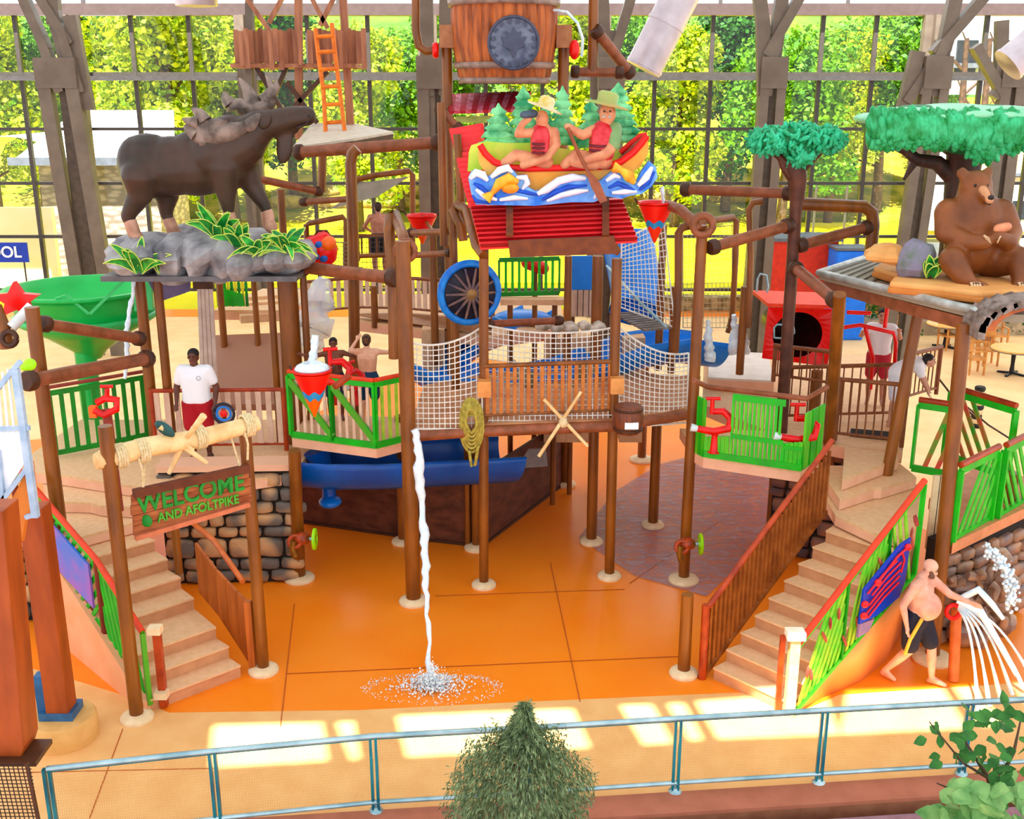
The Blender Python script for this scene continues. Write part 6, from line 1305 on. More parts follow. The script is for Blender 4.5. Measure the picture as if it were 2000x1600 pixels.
for k in range(9): MB().box(at(425+k*7, 567, 21.4), (.055, .03, .66)).build('slat', MATS['yellow_wall'] if k % 2 else dgreen_m(), t)
MB().prism([at(424, 560, 21.3), at(474, 575, 21.3), at(478, 598, 21.3), at(424, 598, 21.3)], (0, .02, 0)).build('green_board', green_m(), t)
t = thing('plank_screen', 'tall cream plank screen behind the man in white', 'screen', at(398, 730, 19)); 
for k in range(4): f = k/4; MB().prism([at(384+f*30, 545, 18.8), at(384+(f+.22)*30, 545, 18.8), V(at(380+(f+.22)*40, 742, 18.8).x, 18.8, 0), V(at(380+f*40, 742, 18.8).x, 18.8, 0)], (0, .05, 0)).build('plank', mat('cream_plank', 'e0ccc0', 'c8b0a4', rough=.7, scale=3), t)
MB().box(at(398, 556, 18.6), (.35, .12, .14)).build('cross_log', MATS['dark_clamp'], t)
# left green slatted fence
t = thing('green_fence', 'green slatted fence on the upper left deck behind the red cannon', 'fence', at(110, 885, 14.9))
a_, b_, c_ = V(gz(112, 888, 1.85).x, gz(112, 888, 1.85).y, 0), V(gz(215, 868, 1.85).x, gz(215, 868, 1.85).y, 0), V(gz(305, 848, 1.85).x, gz(305, 848, 1.85).y, 0)
for p, q in ((a_, b_), (b_, c_)): slat_panel(t, p, q, 1.88, 1.88, 1.0, 1.0, gap=.15, w=.07, fr=.08, m=dgreen_m(), inner=dgreen_m())
MB().tube([V(a_.x, a_.y, 2.98), V(c_.x, c_.y, 2.98)], .03, 8).build('top_rail', mat('dull_red_post', '984438', '803428'), t)
# rail in front of man, cream balustrade under gate log
railing([V(gz(310, 880, 1.8).x, gz(310, 880, 1.8).y-.1, 1.8), V(gz(560, 880, 1.8).x, gz(560, 880, 1.8).y, 1.8)], 1.05, 'red-brown top rail with cream pickets in front of the man in white', gap=.16, m_rail=rail_m(), m_bal=MATS['cream_slat'], square=True)
t = thing('toy_wheel', 'small blue and red spoked wheel beside the man in white', 'wheel', at(437, 830, 16.2)); c = at(437, 808, 16.2)
MB().torus(c, .16, .025, Matrix.Rotation(math.pi/2, 3, 'X'), 24).build('tyre', MATS['wheel_dark'], t); MB().torus(c, .11, .02, Matrix.Rotation(math.pi/2, 3, 'X'), 20).build('blue_ring', blue_m(), t); MB().ell(c, (.06, .03, .06)).build('hub', red_m(), t)
# ================================================================== REAR RIGHT
t = thing('red_tunnel', 'red square slide mouth with a round dark opening on the rear right deck', 'slide', at(1562, 722, 18.2))
q = [at(1500, 600, 18.2), at(1632, 604, 18.2), at(1616, 716, 18.2), at(1488, 700, 18.2)]; cc = sum(q, V(0, 0, 0))/4; ring = []; n = 32
def sq(a_):
    c_, s_ = math.cos(a_), math.sin(a_); k = max(abs(c_), abs(s_)); u, v = (c_/k+1)/2, (s_/k+1)/2; return q[3].lerp(q[2], u).lerp(q[0].lerp(q[1], u), v)
vs = []
for k in range(n): vs.append(sq(2*math.pi*k/n))
for k in range(n): a_ = 2*math.pi*k/n; vs.append(cc+V(.43*math.cos(a_), .05, .40*math.sin(a_)))
for k in range(n): a_ = 2*math.pi*k/n; vs.append(cc+V(.38*math.cos(a_), 1.2, .36*math.sin(a_)))
fp = MB(); fp.add(vs[:2*n], [(k, (k+1) % n, n+(k+1) % n, n+k) for k in range(n)], False); fp.build('front_panel', red_m(), t)
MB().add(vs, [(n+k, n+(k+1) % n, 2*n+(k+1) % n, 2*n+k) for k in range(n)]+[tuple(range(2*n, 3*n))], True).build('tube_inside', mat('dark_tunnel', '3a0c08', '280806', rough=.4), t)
MB().prism([p+V(0, .03, 0) for p in (q[0], q[1])]+[q[1]+V(0, 1.3, 0), q[0]+V(0, 1.3, 0)], (0, 0, .06)).build('top_cover', mat('orange_red', 'f04818', 'e03c14'), t)
hp = [at(1512, 660, 17.9), at(1540, 662, 17.9), at(1552, 650, 17.9), at(1550, 636, 17.9), at(1518, 634, 17.9), at(1512, 640, 17.9), at(1512, 660, 17.9)]
MB().tube(hp, .018, 6).build('grab_handle', sv_, t)
railing([at(1510, 745, 17.5)-V(0, 0, .0), at(1625, 762, 16.6)], .62, 'brown slatted railing in front of the red slide mouth', gap=.13, m_rail=rl_m, m_bal=rl_m)
railing([V(gz(1630, 862, 2.16).x, gz(1630, 862, 2.16).y, 2.18), V(gz(1760, 876, 2.16).x, gz(1760, 876, 2.16).y, 2.18)], 1.0, 'brown slatted railing at the top of the right staircase', gap=.12, m_rail=rl_m, m_bal=rl_m)
railing([V(gz(1515, 850, 2.16).x+.3, 17.2, 2.18), V(6.6, 17.4, 2.18)], .95, 'brown slatted railing further back across the rear right deck', gap=.14, m_rail=rl_m, m_bal=rl_m)
railing([at(1762, 790, 17.3), at(1828, 770, 18.2)], .85, 'short brown railing by the cable reel right of the deck', gap=.16, m_rail=rl_m, m_bal=rl_m)
t = thing('red_booth', 'red square booth outside the deck beyond the small green tree', 'booth', V(at(1570, 500, 34).x, 34, 0)); p = at(1572, 472, 34)
MB().box((p.x, 34.6, 1.5), (2.1, 1.4, 3.0)).build('body', mat('booth_red', 'd83818', 'c03014'), t); MB().box((p.x, 34.6, 3.02), (2.3, 1.6, .1)).build('roof', MATS['dark_edge'], t)
t = thing('blue_tank', 'bright blue square tank beside the red booth', 'tank', V(at(1668, 500, 33).x, 33, 0)); p = at(1668, 478, 33)
MB().box((p.x, 33.4, 1.4), (1.05, .9, 2.8)).build('body', mat('tank_blue', '2080f0', '1c74e0'), t, bevel=.05); MB().box((p.x, 33.4, 2.85), (1.1, .95, .08)).build('lid', MATS['dark_edge'], t)
F_([(1478, 570, 19), (1480, 545, 19), (1485, 535, 19), (1497, 538, 19), (1500, 560, 19), (1498, 572, 19)], .02, 'small grey handle frame near the small tree\'s post', m=sv_)
# green fence + red seat behind the wheel
t = thing('green_fence', 'dark green slatted fence behind the blue wheel under the red roof', 'fence', at(1035, 575, 19.2))
a_, b_ = at(975, 575, 19.2), at(1092, 572, 19.2); slat_panel(t, V(a_.x, a_.y, 0), V(b_.x, b_.y, 0), a_.z, b_.z, .62, .62, gap=.11, w=.05, fr=.08, m=dgreen_m(), inner=green_m())
tag(MB().chain([at(1032, 512, 19.6), at(1060, 524, 19.6)], [.14, .12]).build('red_float', red_m()), 'red rounded float behind the dark green fence', 'float')
MB().box(at(1040, 588, 19.0), (1.15, .3, .1)).build('walk_board', tan_m()); tag(bpy.data.objects['walk_board'], 'tan walk board below the dark green fence', 'board')
beam(at(950, 633, 16.8), at(1095, 626, 17.4), .06, 'orange-brown rail behind the nets, right of the blue wheel')
for k in range(5):
    p = at(1060+k*27, 638+random.uniform(-4, 4), 17.8); m_ = MB(); rock(m_, p, (.13, .12, .09), k+40); tag(m_.build('small_boulder', mat('pale_boulder', 'e8e0d0', '8c8474', rough=.7, scale=5)), 'small pale boulder behind the middle net, %s' % ['nearest the tall post', 'second from the tall post', 'in the middle of five', 'second from the roof\'s end post', 'nearest the roof\'s end post'][k], 'boulder', 'boulders behind the middle net')
t = thing('rope_ramp', 'grey plank rope ramp at the foot of the climbing net', 'ramp', at(1250, 640, 17.6))
for k in range(9): f = k/8; MB().box(at(lerp(1222, 1282, f), lerp(612, 642, f), lerp(18.6, 17.0, f)), (.5, .1, .03), .4).build('plank', mat('dark_plank', '7c7068', '544c44'), t)
# right edge: green railings above the stone wall
def gpanel(pts, z0, h, lab, inner, sl=.35):
    t = thing('green_balcony_rail', lab, 'railing', V(pts[0][0], pts[0][1], z0))
    for (x0, y0), (x1, y1) in zip(pts[:-1], pts[1:]): slat_panel(t, V(x0, y0, 0), V(x1, y1, 0), z0, z0, h, h, slant=sl, gap=.17, w=.07, fr=.11, m=green_m(), inner=inner)
    MB().tube([V(x, y, z0+h+.08) for x, y in pts], .045, 10).build('top_rail', rail_m(), t); return t
z0 = 1.75
a_ = gz(1858, 1058, z0); b_ = gz(1932, 1015, z0); c_ = gz(1990, 975, z0)
gpanel([(a_.x, a_.y), (b_.x, b_.y)], z0, 1.0, 'green diagonal-slatted railing panel right of the tall bear-roof post', mat('leaf_slat', '2ca828', '50c030'), .5)
gpanel([(b_.x+.12, b_.y+.05), (c_.x+.3, c_.y+.15)], z0, 1.0, 'green diagonal-slatted railing panel at the far right edge', MATS['leaf_slat'], -.5)
MB().prism([V(a_.x, a_.y-.05, z0-.16), V(c_.x+.5, c_.y+.1, z0-.16), V(c_.x+.5, c_.y+2, z0-.16), V(a_.x+.3, a_.y+1.6, z0-.16)], (0, 0, .16)).build('side_deck', mat('side_deck_tan', 'd8946c', 'c8845c')); tag(bpy.data.objects['side_deck'], 'tan side deck behind the far right green railings', 'deck')
a_ = gz(1795, 922, 2.1); b_ = gz(1862, 925, 2.1); c_ = gz(1995, 960, 2.1)
gpanel([(gz(1785, 918, 2.0).x, gz(1785, 918, 2.0).y+.1), (gz(1868, 940, 2.0).x, gz(1868, 940, 2.0).y+.3)], 2.0, 1.0, 'green railing panel with red slats behind the tall bear-roof post', mat('red_slat', '3c9c28', 'd05040', rough=.5, scale=4), .5)
gpanel([(gz(1890, 925, 2.1).x, gz(1890, 925, 2.1).y+.9), (gz(2010, 965, 2.1).x, gz(2010, 965, 2.1).y+.7)], 2.1, 1.0, 'green railing panel with red slats at the upper right edge', MATS['red_slat'], -.5)
for k in range(3): p = at(1822+k*11, 1000, 14.0); tag(MB().box((p.x, 14.0, 1.85), (.09, .06, 1.1)).build('cream_board', ring_m()), 'upright cream board beside the tall bear-roof post, %s' % ['nearest the staircase', 'middle of three', 'touching the post'][k], 'board', 'cream boards beside the bear-roof post')
# driftwood rock with water at right
t = thing('driftwood_rock', 'tangle of wet driftwood roots and rocks spraying water at the right edge', 'rock', gz(1930, 1250)); random.seed(15)
dw = mat('driftwood', 'b09078', '6c5448', rough=.4, scale=5)
for k in range(16):
    p = at(random.uniform(1858, 1975), random.uniform(1090, 1240), 13.35+random.uniform(-.1, .15)); q2 = p+V(random.uniform(-.3, .3), random.uniform(-.15, .05), random.uniform(-.35, .35)); MB().tube([p, p.lerp(q2, .5)+V(random.uniform(-.06, .06), 0, .05), q2], [.07, .055, .03], 8).build('root', dw, t)
for k in range(9): m_ = MB(); rock(m_, at(random.uniform(1865, 1975), random.uniform(1120, 1255), 13.6), (.2, .2, .17), k+70); m_.build('stone', MATS['wet_stone'], t)
mb = MB()
for k in range(260): a_ = random.uniform(0, 1.9); p = at(1925+50*math.sin(a_)+random.gauss(0, 6), 1120-48*math.cos(a_*.9)+a_*30+random.gauss(0, 7), 13.0+random.uniform(-.1, .1)); mb.ell(p, random.uniform(.012, .035), None, 6, 4)
tag(mb.build('white_foam', water_m()), 'white foam bubbling over the driftwood rock', 'foam', kind='stuff')
s0 = at(1872, 1190, 12.7)
for k in range(6):
    e = gz(1930+k*14, 1392-k*9); pts = [s0.lerp(e, f)+V(0, 0, .28*math.sin(math.pi*f)*(1-.06*k)) for f in [i/12 for i in range(13)]]; pts = [p+V(.05*(k-2.5)*f, 0, .02*k) for p, f in zip(pts, [i/12 for i in range(13)])]
    tag(MB().tube(pts, [.018]*10+[.025, .03, .03], 6).build('water_jet', water_m()), 'thin white water jet from the driftwood rock, %s' % ['closest to the spray post', 'second from the spray post', 'third from the spray post', 'fourth from the spray post', 'fifth from the spray post', 'reaching farthest to the right edge'][k], 'water', 'water jets from the driftwood rock')
for k, (a_, b_) in enumerate((((1870, 1172), (1985, 1320)), ((1880, 1168), (1960, 1210)))): p, q2 = at(*a_, 12.6), at(*b_, 12.2); tag(MB().tube([p, p.lerp(q2, .35)+V(0, 0, .22), p.lerp(q2, .7)+V(0, 0, .12), q2], [.045, .05, .04, .025], 8).build('water_spray', water_m()), ['long white spray arching over the driftwood rock to the right edge', 'short white spray beside the bald man\'s outstretched hand'][k], 'water')
tag(MB().tube([gz(1862, 1330)+V(0, 0, .0), at(1868, 1190, 12.9)], .07, 10).build('spray_post', mat('orange_rail', 'd8783c', 'c46428')), 'orange-brown spray post in front of the bald man', 'post')
tag(MB().torus(at(1862, 1195, 12.75), .09, .03, Matrix.Rotation(1.4, 3, 'X'), 18).build('valve_wheel', red_m()), 'red valve wheel under the bald man\'s outstretched hand', 'valve')
# ================================================================== GREEN BOWL
c = at(172, 640, 19.0); t = thing('funnel_bowl', 'big green funnel bowl slide on a green stem at the left', 'slide', V(c.x, 19, 0)); zr_ = at(172, 566, 19).z
gb = mat('bowl_green', '18b858', '14a84c', rough=.3, scale=2); gi = mat('bowl_inside_green', '109c38', '0e8c34', rough=.3)
cx = c.x
MB().lathe([(.18, zr_-1.25), (.3, zr_-1.1), (.75, zr_-.78), (1.15, zr_-.55), (1.22, zr_-.1), (1.3, zr_), (1.36, zr_), (1.36, zr_+.06), (1.26, zr_+.06), (1.16, zr_-.1), (.9, zr_-.45), (.3, zr_-.7), (.05, zr_-.8)], (cx, 19, 0), 40, cap=False).build('bowl', gb, t)
MB().tube([V(cx-.06, 18.9, 0), V(cx-.06, 18.9, zr_-1.1)], [.17, .19], 16).build('stem', gb, t)
MB().lathe([(1.2, zr_-.52), (1.24, zr_-.48), (1.24, zr_-.42), (1.2, zr_-.4)], (cx, 19, 0), 40).build('flange_band', mat('bowl_light_green', '40c070', '34b060', rough=.3), t)
for a_, b_ in (((130, 578), (174, 613)), ((176, 613), (250, 540)), ((108, 585), (130, 578))): MB().bar(at(a_[0], a_[1], 17.72), at(b_[0], b_[1], 17.8), .03, .05).build('seam_strip', MATS['bowl_light_green'], t)
for px in (115,): MB().bar(at(px, 584, 17.8), at(px, 625, 17.9), .03).build('seam_strip', MATS['bowl_light_green'], t)
MB().prism([at(262, 545, 17.9), at(294, 540, 17.9), at(298, 605, 17.9), at(262, 608, 17.9)], (0, .04, 0)).build('end_panel', MATS['bowl_light_green'], t)
t = thing('star_spout', 'red star-shaped spout with a white tube at the far left', 'spout', at(25, 600, 15)); c = at(30, 588, 15.0)
st = []
for k in range(10): a_ = math.pi*2*k/10; r_ = .27 if k % 2 == 0 else .13; st.append(c+V(r_*math.sin(a_)*1.3, 0, r_*math.cos(a_)))
MB().prism(st, (0, .12, 0)).build('star', red_m(), t)
MB().tube([at(62, 598, 14.8), at(22, 640, 14.6)], .075, 12).build('white_tube', mat('white_tube', 'ecece8', 'd8dcdc', rough=.3), t)
MB().tube([at(-10, 600, 14.7), at(6, 640, 14.6), at(14, 680, 14.6)], .1, 10).build('brown_bracket', pole_m(), t); MB().torus(at(18, 662, 14.5), .1, .04, Matrix.Rotation(1.3, 3, 'X'), 16).build('ring', MATS['dark_clamp'], t)
# pool sign
t = thing('pool_sign', 'blue sign with white POOL lettering outside at the left edge', 'sign', at(10, 512, 36.2)); c = at(-3, 493, 36.2)
MB().box(c, (2.0, .06, .66)).build('board', mat('sign_blue', '1040b0', '0c389c', rough=.4), t)
text_obj('POOL', 'lettering', wht, t, Matrix.Translation(c+V(.1, -.05, 0))@Matrix.Rotation(math.pi/2, 4, 'X'), .52, .01)
for s in (-.8, .8): MB().tube([V(c.x+s, 36.25, 0), V(c.x+s, 36.25, c.z)], .03, 8).build('sign_post', alu, t)
# white railing gate at left
t = thing('white_gate', 'white and pale blue railed gate panel at the left edge', 'gate', at(40, 1000, 10.8)); wg = mat('pale_blue_metal', 'c4d4e4', '9cb4cc', rough=.35); D = 10.8
for a_, b_, w_ in (((30, 720), (70, 1010), .07), ((-30, 790), (40, 706), .05), ((0, 720), (62, 898), .0), ((-20, 838), (58, 836), .05), ((-20, 1010), (60, 905), .05), ((0, 1060), (20, 985), .05), ((68, 1005), (50, 1010), .05), ((-4, 880), (16, 1080), .05)):
    if w_: MB().bar(at(*a_, D), at(*b_, D), w_).build('frame_bar', wg, t)
for k in range(6): MB().bar(at(-20+k*12, 845, D), at(-25+k*10, 745-k*6, D), .02).build('bar', wht, t)
MB().prism([at(-20, 845, D+.02), at(55, 845, D+.02), at(58, 890, D+.02), at(12, 960, D+.02), at(-20, 1000, D+.02)], (0, .03, 0)).build('white_panel', wht, t)
MB().prism([at(16, 988, D+.05), at(60, 905, D+.05), at(70, 985, D+.05), at(50, 1010, D+.05), at(42, 1060, D+.05), at(18, 1060, D+.05)], (0, .08, 0)).build('orange_gusset', mat('gusset_orange', 'e08838', 'd47c30'), t)
tag(MB().chain([at(58, 712, 11.4), at(48, 716, 11.4)], [.07, .05]).build('lime_cap', MATS['lime_wheel']), 'lime green cap at the top corner of the white gate', 'cap')

def prop_legs(o, pts, zt, r=.05):
    for x, y in pts: MB().tube([V(x, y, 0), V(x, y, zt)], r, 8).build('support_leg', pole_m(), o)
D_ = bpy.data.objects
o = D_['walk_board']; c = ORG[o.name]; prop_legs(o, ((c.x-.4, c.y), (c.x+.4, c.y)), c.z+.02)
o = D_['blue_screen']; c = ORG[o.name]; prop_legs(o, ((c.x-.2, 19.55), (c.x+.2, 19.55)), at(1140, 592, 19.5).z)
o = D_['access_ramp']; c = ORG[o.name]; prop_legs(o, ((c.x-.6, 20.6), (c.x+.6, 20.6)), c.z+.15, .08)
o = D_['red_float']; c = ORG[o.name]; prop_legs(o, ((c.x, c.y),), c.z+.05)
o = D_['canopy_cloth']; c = at(800, 345, 20.6); MB().tube([c, at(806, 342, 20.5)], .012, 5).build('tie_cord', rope_m(), o); MB().tube([at(640, 410, 20.6), at(630, 395, 20.7)], .012, 5).build('tie_cord', rope_m(), o)
tag(MB().tube([at(653, 756, 15.0), at(682, 735, 15.2)], .05, 8).build('handle_log', rail_m()), 'short orange-red log poking out over the green balcony\'s front rail', 'log')
# ================================================================== PEOPLE
def person(label, loc, rz, H_=1.75, skin=('d8987c', 'c07c60'), J=None, girth=1.0, hair=None, beard=None, top=None, shorts=None, shoes=None, logo=False, headturn=(0, 0), belly=0, vox=.014, name='person'):
    s = H_/1.75; R = Matrix.Rotation(rz, 3, 'Z'); loc = Vector(loc)
    t = thing(name, label, 'person', loc)
    j = dict(pel=(0, 0, .95), wai=(0, -.01, 1.1), che=(0, 0, 1.32), nek=(0, .01, 1.48), hea=(0, -.02, 1.635),
             ls=(.19, 0, 1.43), le=(.27, .02, 1.15), lw=(.29, -.06, .9), rs=(-.19, 0, 1.43), re=(-.27, .02, 1.15), rw=(-.29, -.06, .9),
             lh=(.1, 0, .92), lk=(.12, -.02, .5), la=(.12, .02, .08), rh=(-.1, 0, .92), rk=(-.12, -.02, .5), ra=(-.12, .02, .08), lt=None, rt=None)
    j.update(J or {})
    def W(p): return loc+R@(Vector(p)*s)
    P = {k: (Vector(v) if v is not None else None) for k, v in j.items()}
    for sd in 'lr':
        if P[sd+'t'] is None: P[sd+'t'] = P[sd+'a']+Vector((.02 if sd == 'l' else -.02, -.17, -.045))
    g = girth; sm = mat('skin_'+skin[0], skin[0], skin[1], rough=.5, scale=6)
    b = MB(); E_ = lambda c, r: b.ell(W(c), tuple(x*s for x in r), R, 16, 10)
    C_ = lambda a_, c, ra, rb, m_=None: (m_ or b).cap(W(a_), W(c), ra*s, rb*s)
    for dx in (-.06, .06):
        C_(P['pel']+Vector((dx*1.1, 0, 0)), P['wai']+Vector((dx, 0, 0)), .115*g, .105*g); C_(P['wai']+Vector((dx, 0, 0)), P['che']+Vector((dx*1.3, 0, 0)), .105*g, .115*g); 
    C_(P['ls'], P['rs'], .07*g**.5, .07*g**.5); C_(P['che'], P['nek'], .12*g, .062)
    if belly: E_(P['wai']+Vector((0, -.07*belly, .02)), (.19, .17*belly, .19))
    C_(P['nek'], P['hea']-Vector((0, 0, .05)), .06*g**.5, .055)
    for sd in 'lr':
        C_(P[sd+'s'], P[sd+'e'], .058*g, .042*g); C_(P[sd+'e'], P[sd+'w'], .044*g, .029)
        C_(P[sd+'h'], P[sd+'k'], .098*g, .06); C_(P[sd+'k'], P[sd+'a'].lerp(P[sd+'k'], .65), .06, .063); C_(P[sd+'a'].lerp(P[sd+'k'], .65), P[sd+'a'], .062, .036)
        C_(P[sd+'a'], P[sd+'t'], .04, .03); C_(P[sd+'a']+Vector((0, .03, -.045)), P[sd+'t'], .032, .026)
        d = (P[sd+'w']-P[sd+'e']).normalized(); side = d.cross(Vector((0, 1, .2))).normalized(); fl = side.cross(d)
        palm = P[sd+'w']+d*.05; C_(P[sd+'w'], palm, .026, .03); C_(palm+side*.018, palm-side*.018+d*.02, .022, .022)
        for q, (o, ln) in enumerate(((-.03, .065), (-.01, .08), (.01, .078), (.029, .06))):
            k1 = palm+side*o+d*.035; k2 = k1+d*ln*.6; k3 = k2+d*ln*.3-fl*ln*.3*(1 if sd == 'l' else 1); C_(k1, k2, .0095, .0088); C_(k2, k3, .0088, .008)
        th = P[sd+'w']+d*.025; sgn = -1; C_(th+side*sgn*.02, th+side*sgn*.05+d*.035, .012, .01); C_(th+side*sgn*.05+d*.035, th+side*sgn*.052+d*.06, .01, .009)
    # head
    Rh = R@Matrix.Rotation(headturn[0], 3, 'Z')@Matrix.Rotation(headturn[1], 3, 'X'); hc = W(P['hea'])
    def hp(x, y, z): return hc+Rh@(V(x, y, z)*s)
    b.ell(hp(0, .01, .03), (.078*s, .096*s, .088*s), Rh); b.ell(hp(0, -.03, -.045), (.058*s, .062*s, .06*s), Rh); b.ell(hp(0, -.035, -.085), (.036*s, .036*s, .024*s), Rh)
    b.cap(hp(0, -.085, .012), hp(0, -.105, -.02), .011*s, .017*s)
    for sx in (-1, 1): b.ell(hp(sx*.08, .01, -.005), (.012*s, .022*s, .032*s), Rh)
    ob = b.build('body', sm, t); remesh(ob, vox*s, 2, .5)
    dk = mat('eye_dark', '281c18', '1c1410', rough=.2)
    for sx in (-1, 1):
        MB().ell(hp(sx*.03, -.083, .012), (.011*s, .007*s, .006*s), Rh, 8, 6).build('eye', dk, t)
        MB().cap(hp(sx*.016, -.09, .035), hp(sx*.046, -.08, .034), .006*s, .004*s, 6).build('eyebrow', dk, t)
    MB().cap(hp(-.02, -.089, -.055), hp(.02, -.089, -.055), .006*s, .006*s, 6).build('lips', mat('lip', 'a85c50', '984c44'), t)
    if hair:
        h = MB(); h.ell(hp(0, .025, .05), (.09*s, .1*s, .088*s), Rh); h.ell(hp(0, .06, -.01), (.075*s, .06*s, .08*s), Rh); remesh(h.build('hair', mat('hair_'+hair, hair, '1c1410', rough=.7, scale=20), t), .014*s, 1)
    if beard:
        h = MB(); h.ell(hp(0, -.05, -.075), (.058*s, .06*s, .048*s), Rh); h.cap(hp(-.055, -.04, -.02), hp(0, -.085, -.085), .026*s, .032*s); h.cap(hp(.055, -.04, -.02), hp(0, -.085, -.085), .026*s, .032*s); remesh(h.build('beard', mat('beard_'+beard, beard, beard, rough=.8), t), .012*s, 1)
    if top:
        h = MB(); C2 = lambda a_, c, ra, rb: h.cap(W(a_), W(c), ra*s, rb*s)
        for dx in (-.06, .06): C2(P['pel']+Vector((dx*1.1, 0, .03)), P['wai']+Vector((dx, 0, 0)), .135*g, .125*g); C2(P['wai']+Vector((dx, 0, 0)), P['che']+Vector((dx*1.3, 0, 0)), .125*g, .132*g)
        C2(P['ls'], P['rs'], .085*g**.5, .085*g**.5); C2(P['che'], P['nek']-Vector((0, 0, .05)), .13*g, .09)
        for sd in 'lr': C2(P[sd+'s'], P[sd+'s'].lerp(P[sd+'e'], .62), .08*g, .078)
        remesh(h.build('t_shirt', mat('cloth_'+top, top, top, rough=.8), t), .018*s, 3)
        if logo: 
            for a_ in range(1): MB().torus(W(P['che']+Vector((.1, -.145*g, .03))), .032, .004, R@Matrix.Rotation(math.pi/2, 3, 'X'), 18, 5).build('chest_emblem', mat('emblem_grey', '8890a0'), t)
    if shorts:
        h = MB(); C2 = lambda a_, c, ra, rb: h.cap(W(a_), W(c), ra*s, rb*s)
        for dx in (-.06, .06): C2(P['pel']+Vector((dx*1.1, 0, -.03)), P['pel']+Vector((dx*1.1, 0, .05)), .13*g, .122*g)
        for sd in 'lr': C2(P[sd+'h'], P[sd+'h'].lerp(P[sd+'k'], .82), .12*g, .1*g)
        remesh(h.build('shorts', mat('cloth_'+shorts, shorts, shorts, rough=.8), t), .018*s, 3)
    if shoes:
        for sd in 'lr': h = MB(); h.cap(W(P[sd+'a']+Vector((0, .04, -.035))), W(P[sd+'t']+Vector((0, -.03, 0))), .05*s, .042*s); remesh(h.build('shoe', mat('cloth_'+shoes, shoes, shoes), t), .014*s, 1)
    return t, W
t, W = person('bald shirtless man in black shorts walking past the right staircase', gz(1778, 1332), math.radians(48), 1.78, ('e8b8a0', 'd89880'),
   J=dict(lh=(.1, 0, .92), lk=(.13, -.17, .52), la=(.12, -.22, .09), rh=(-.1, .02, .92), rk=(-.11, .02, .5), ra=(-.13, .30, .11), rt=(-.15, .16, .04), le=(.27, -.27, 1.24), lw=(.3, -.52, 1.2), ls=(.2, -.02, 1.43), re=(-.29, .1, 1.17), rw=(-.27, .03, .9), hea=(.02, -.07, 1.63)),
   girth=1.14, beard='6a4c40', shorts='1c1c2c', headturn=(.2, .45), belly=1.1)
MB().tube([W((-.2, -.12, 1.02)), W((-.24, -.02, .72)), W((-.26, .02, .5))], .024, 8).build('yellow_stick', mat('stick_yellow', 'f0c050', 'e0ac3c'), t)  # yellow stick held at the man's right side
ch = MB(); ch.ell(W((0.0, -.125, 1.36)), (.11, .11, .06), Matrix.Rotation(math.radians(48), 3, 'Z')); 
person('man in a white t-shirt and dark red shorts standing on the upper left deck', V(at(378, 700, 16.4).x, 16.4, 1.8), 0, 1.82, ('6a3c2c', '54301f'), J=dict(le=(.3, .03, 1.16), lw=(.3, -.12, .93), re=(-.3, .02, 1.16), rw=(-.27, -.15, .96)), girth=1.2, hair='1c1614', top='f8f8fc', shorts='a41020', shoes='282830', logo=True)
person('shirtless boy with raised arms seen from behind on the green balcony', V(at(717, 700, 17.0).x, 17.0, 2.2), math.pi, 1.52, ('e8b89c', 'd8a080'), J=dict(le=(.33, -.12, 1.42), lw=(.2, -.1, 1.62), re=(-.36, -.16, 1.38), rw=(-.5, -.35, 1.42)), hair='6c4830', shorts='143858')
person('dark-haired child stretching both arms over the red cannon on the green balcony', V(at(652, 700, 17.3).x, 17.3, 2.2), math.radians(10), 1.4, ('7c4a34', '603624'), J=dict(le=(.4, -.05, 1.38), lw=(.62, -.1, 1.32), re=(-.4, -.05, 1.4), rw=(-.62, -.1, 1.45)), hair='181414', shorts='202838')
person('person with bare back sitting by the rear platform railing, dark wet hair', V(at(742, 520, 21.4).x, 21.4, at(742, 520, 21.4).z-.25), math.radians(200), 1.5, ('c89078', 'b07860'), hair='4c3428', shorts='20242c', J=dict(le=(.3, -.15, 1.2), lw=(.15, -.3, 1.1)))
person('person in a white top reaching at the red bars under the bear roof', V(at(1716, 700, 18.3).x, 18.3, 2.18), math.radians(-20), 1.7, ('c89880', 'b08068'), hair='2c2424', top='f0f0f4', shorts='b03040', J=dict(le=(.33, -.2, 1.3), lw=(.3, -.4, 1.45), re=(-.33, -.2, 1.3), rw=(-.3, -.4, 1.4)))
person('person in white bending over by the deck railing under the bear roof', V(at(1742, 800, 17.0).x, 17.0, 2.18), math.radians(70), 1.62, ('d0a088', 'b88870'), hair='2c2424', top='f4f4f8', shorts='e8e8f0', J=dict(wai=(0, -.06, 1.06), che=(0, -.28, 1.16), nek=(0, -.42, 1.2), hea=(0, -.53, 1.24), ls=(.19, -.36, 1.2), rs=(-.19, -.36, 1.2), le=(.24, -.45, .95), lw=(.2, -.55, .75), re=(-.24, -.45, .95), rw=(-.2, -.55, .75)))
# red bars with child seat under the roof
t = thing('red_climbing_frame', 'red tube frame under the bear roof beside the two people', 'frame', V(at(1700, 760, 17.6).x, 17.6, 2.16))
for pts in (((1645, 640, 17.6), (1680, 635, 17.6), (1745, 650, 17.6), (1750, 668, 17.6), (1746, 740, 17.6)), ((1700, 590, 17.8), (1725, 592, 17.8), (1733, 600, 17.8), (1728, 640, 17.8)), ((1655, 610, 17.7), (1700, 612, 17.7)), ((1690, 640, 17.6), (1705, 700, 17.6), (1700, 760, 17.6))): MB().tube([at(*p) for p in pts], .035, 8).build('red_tube', red_m(), t)
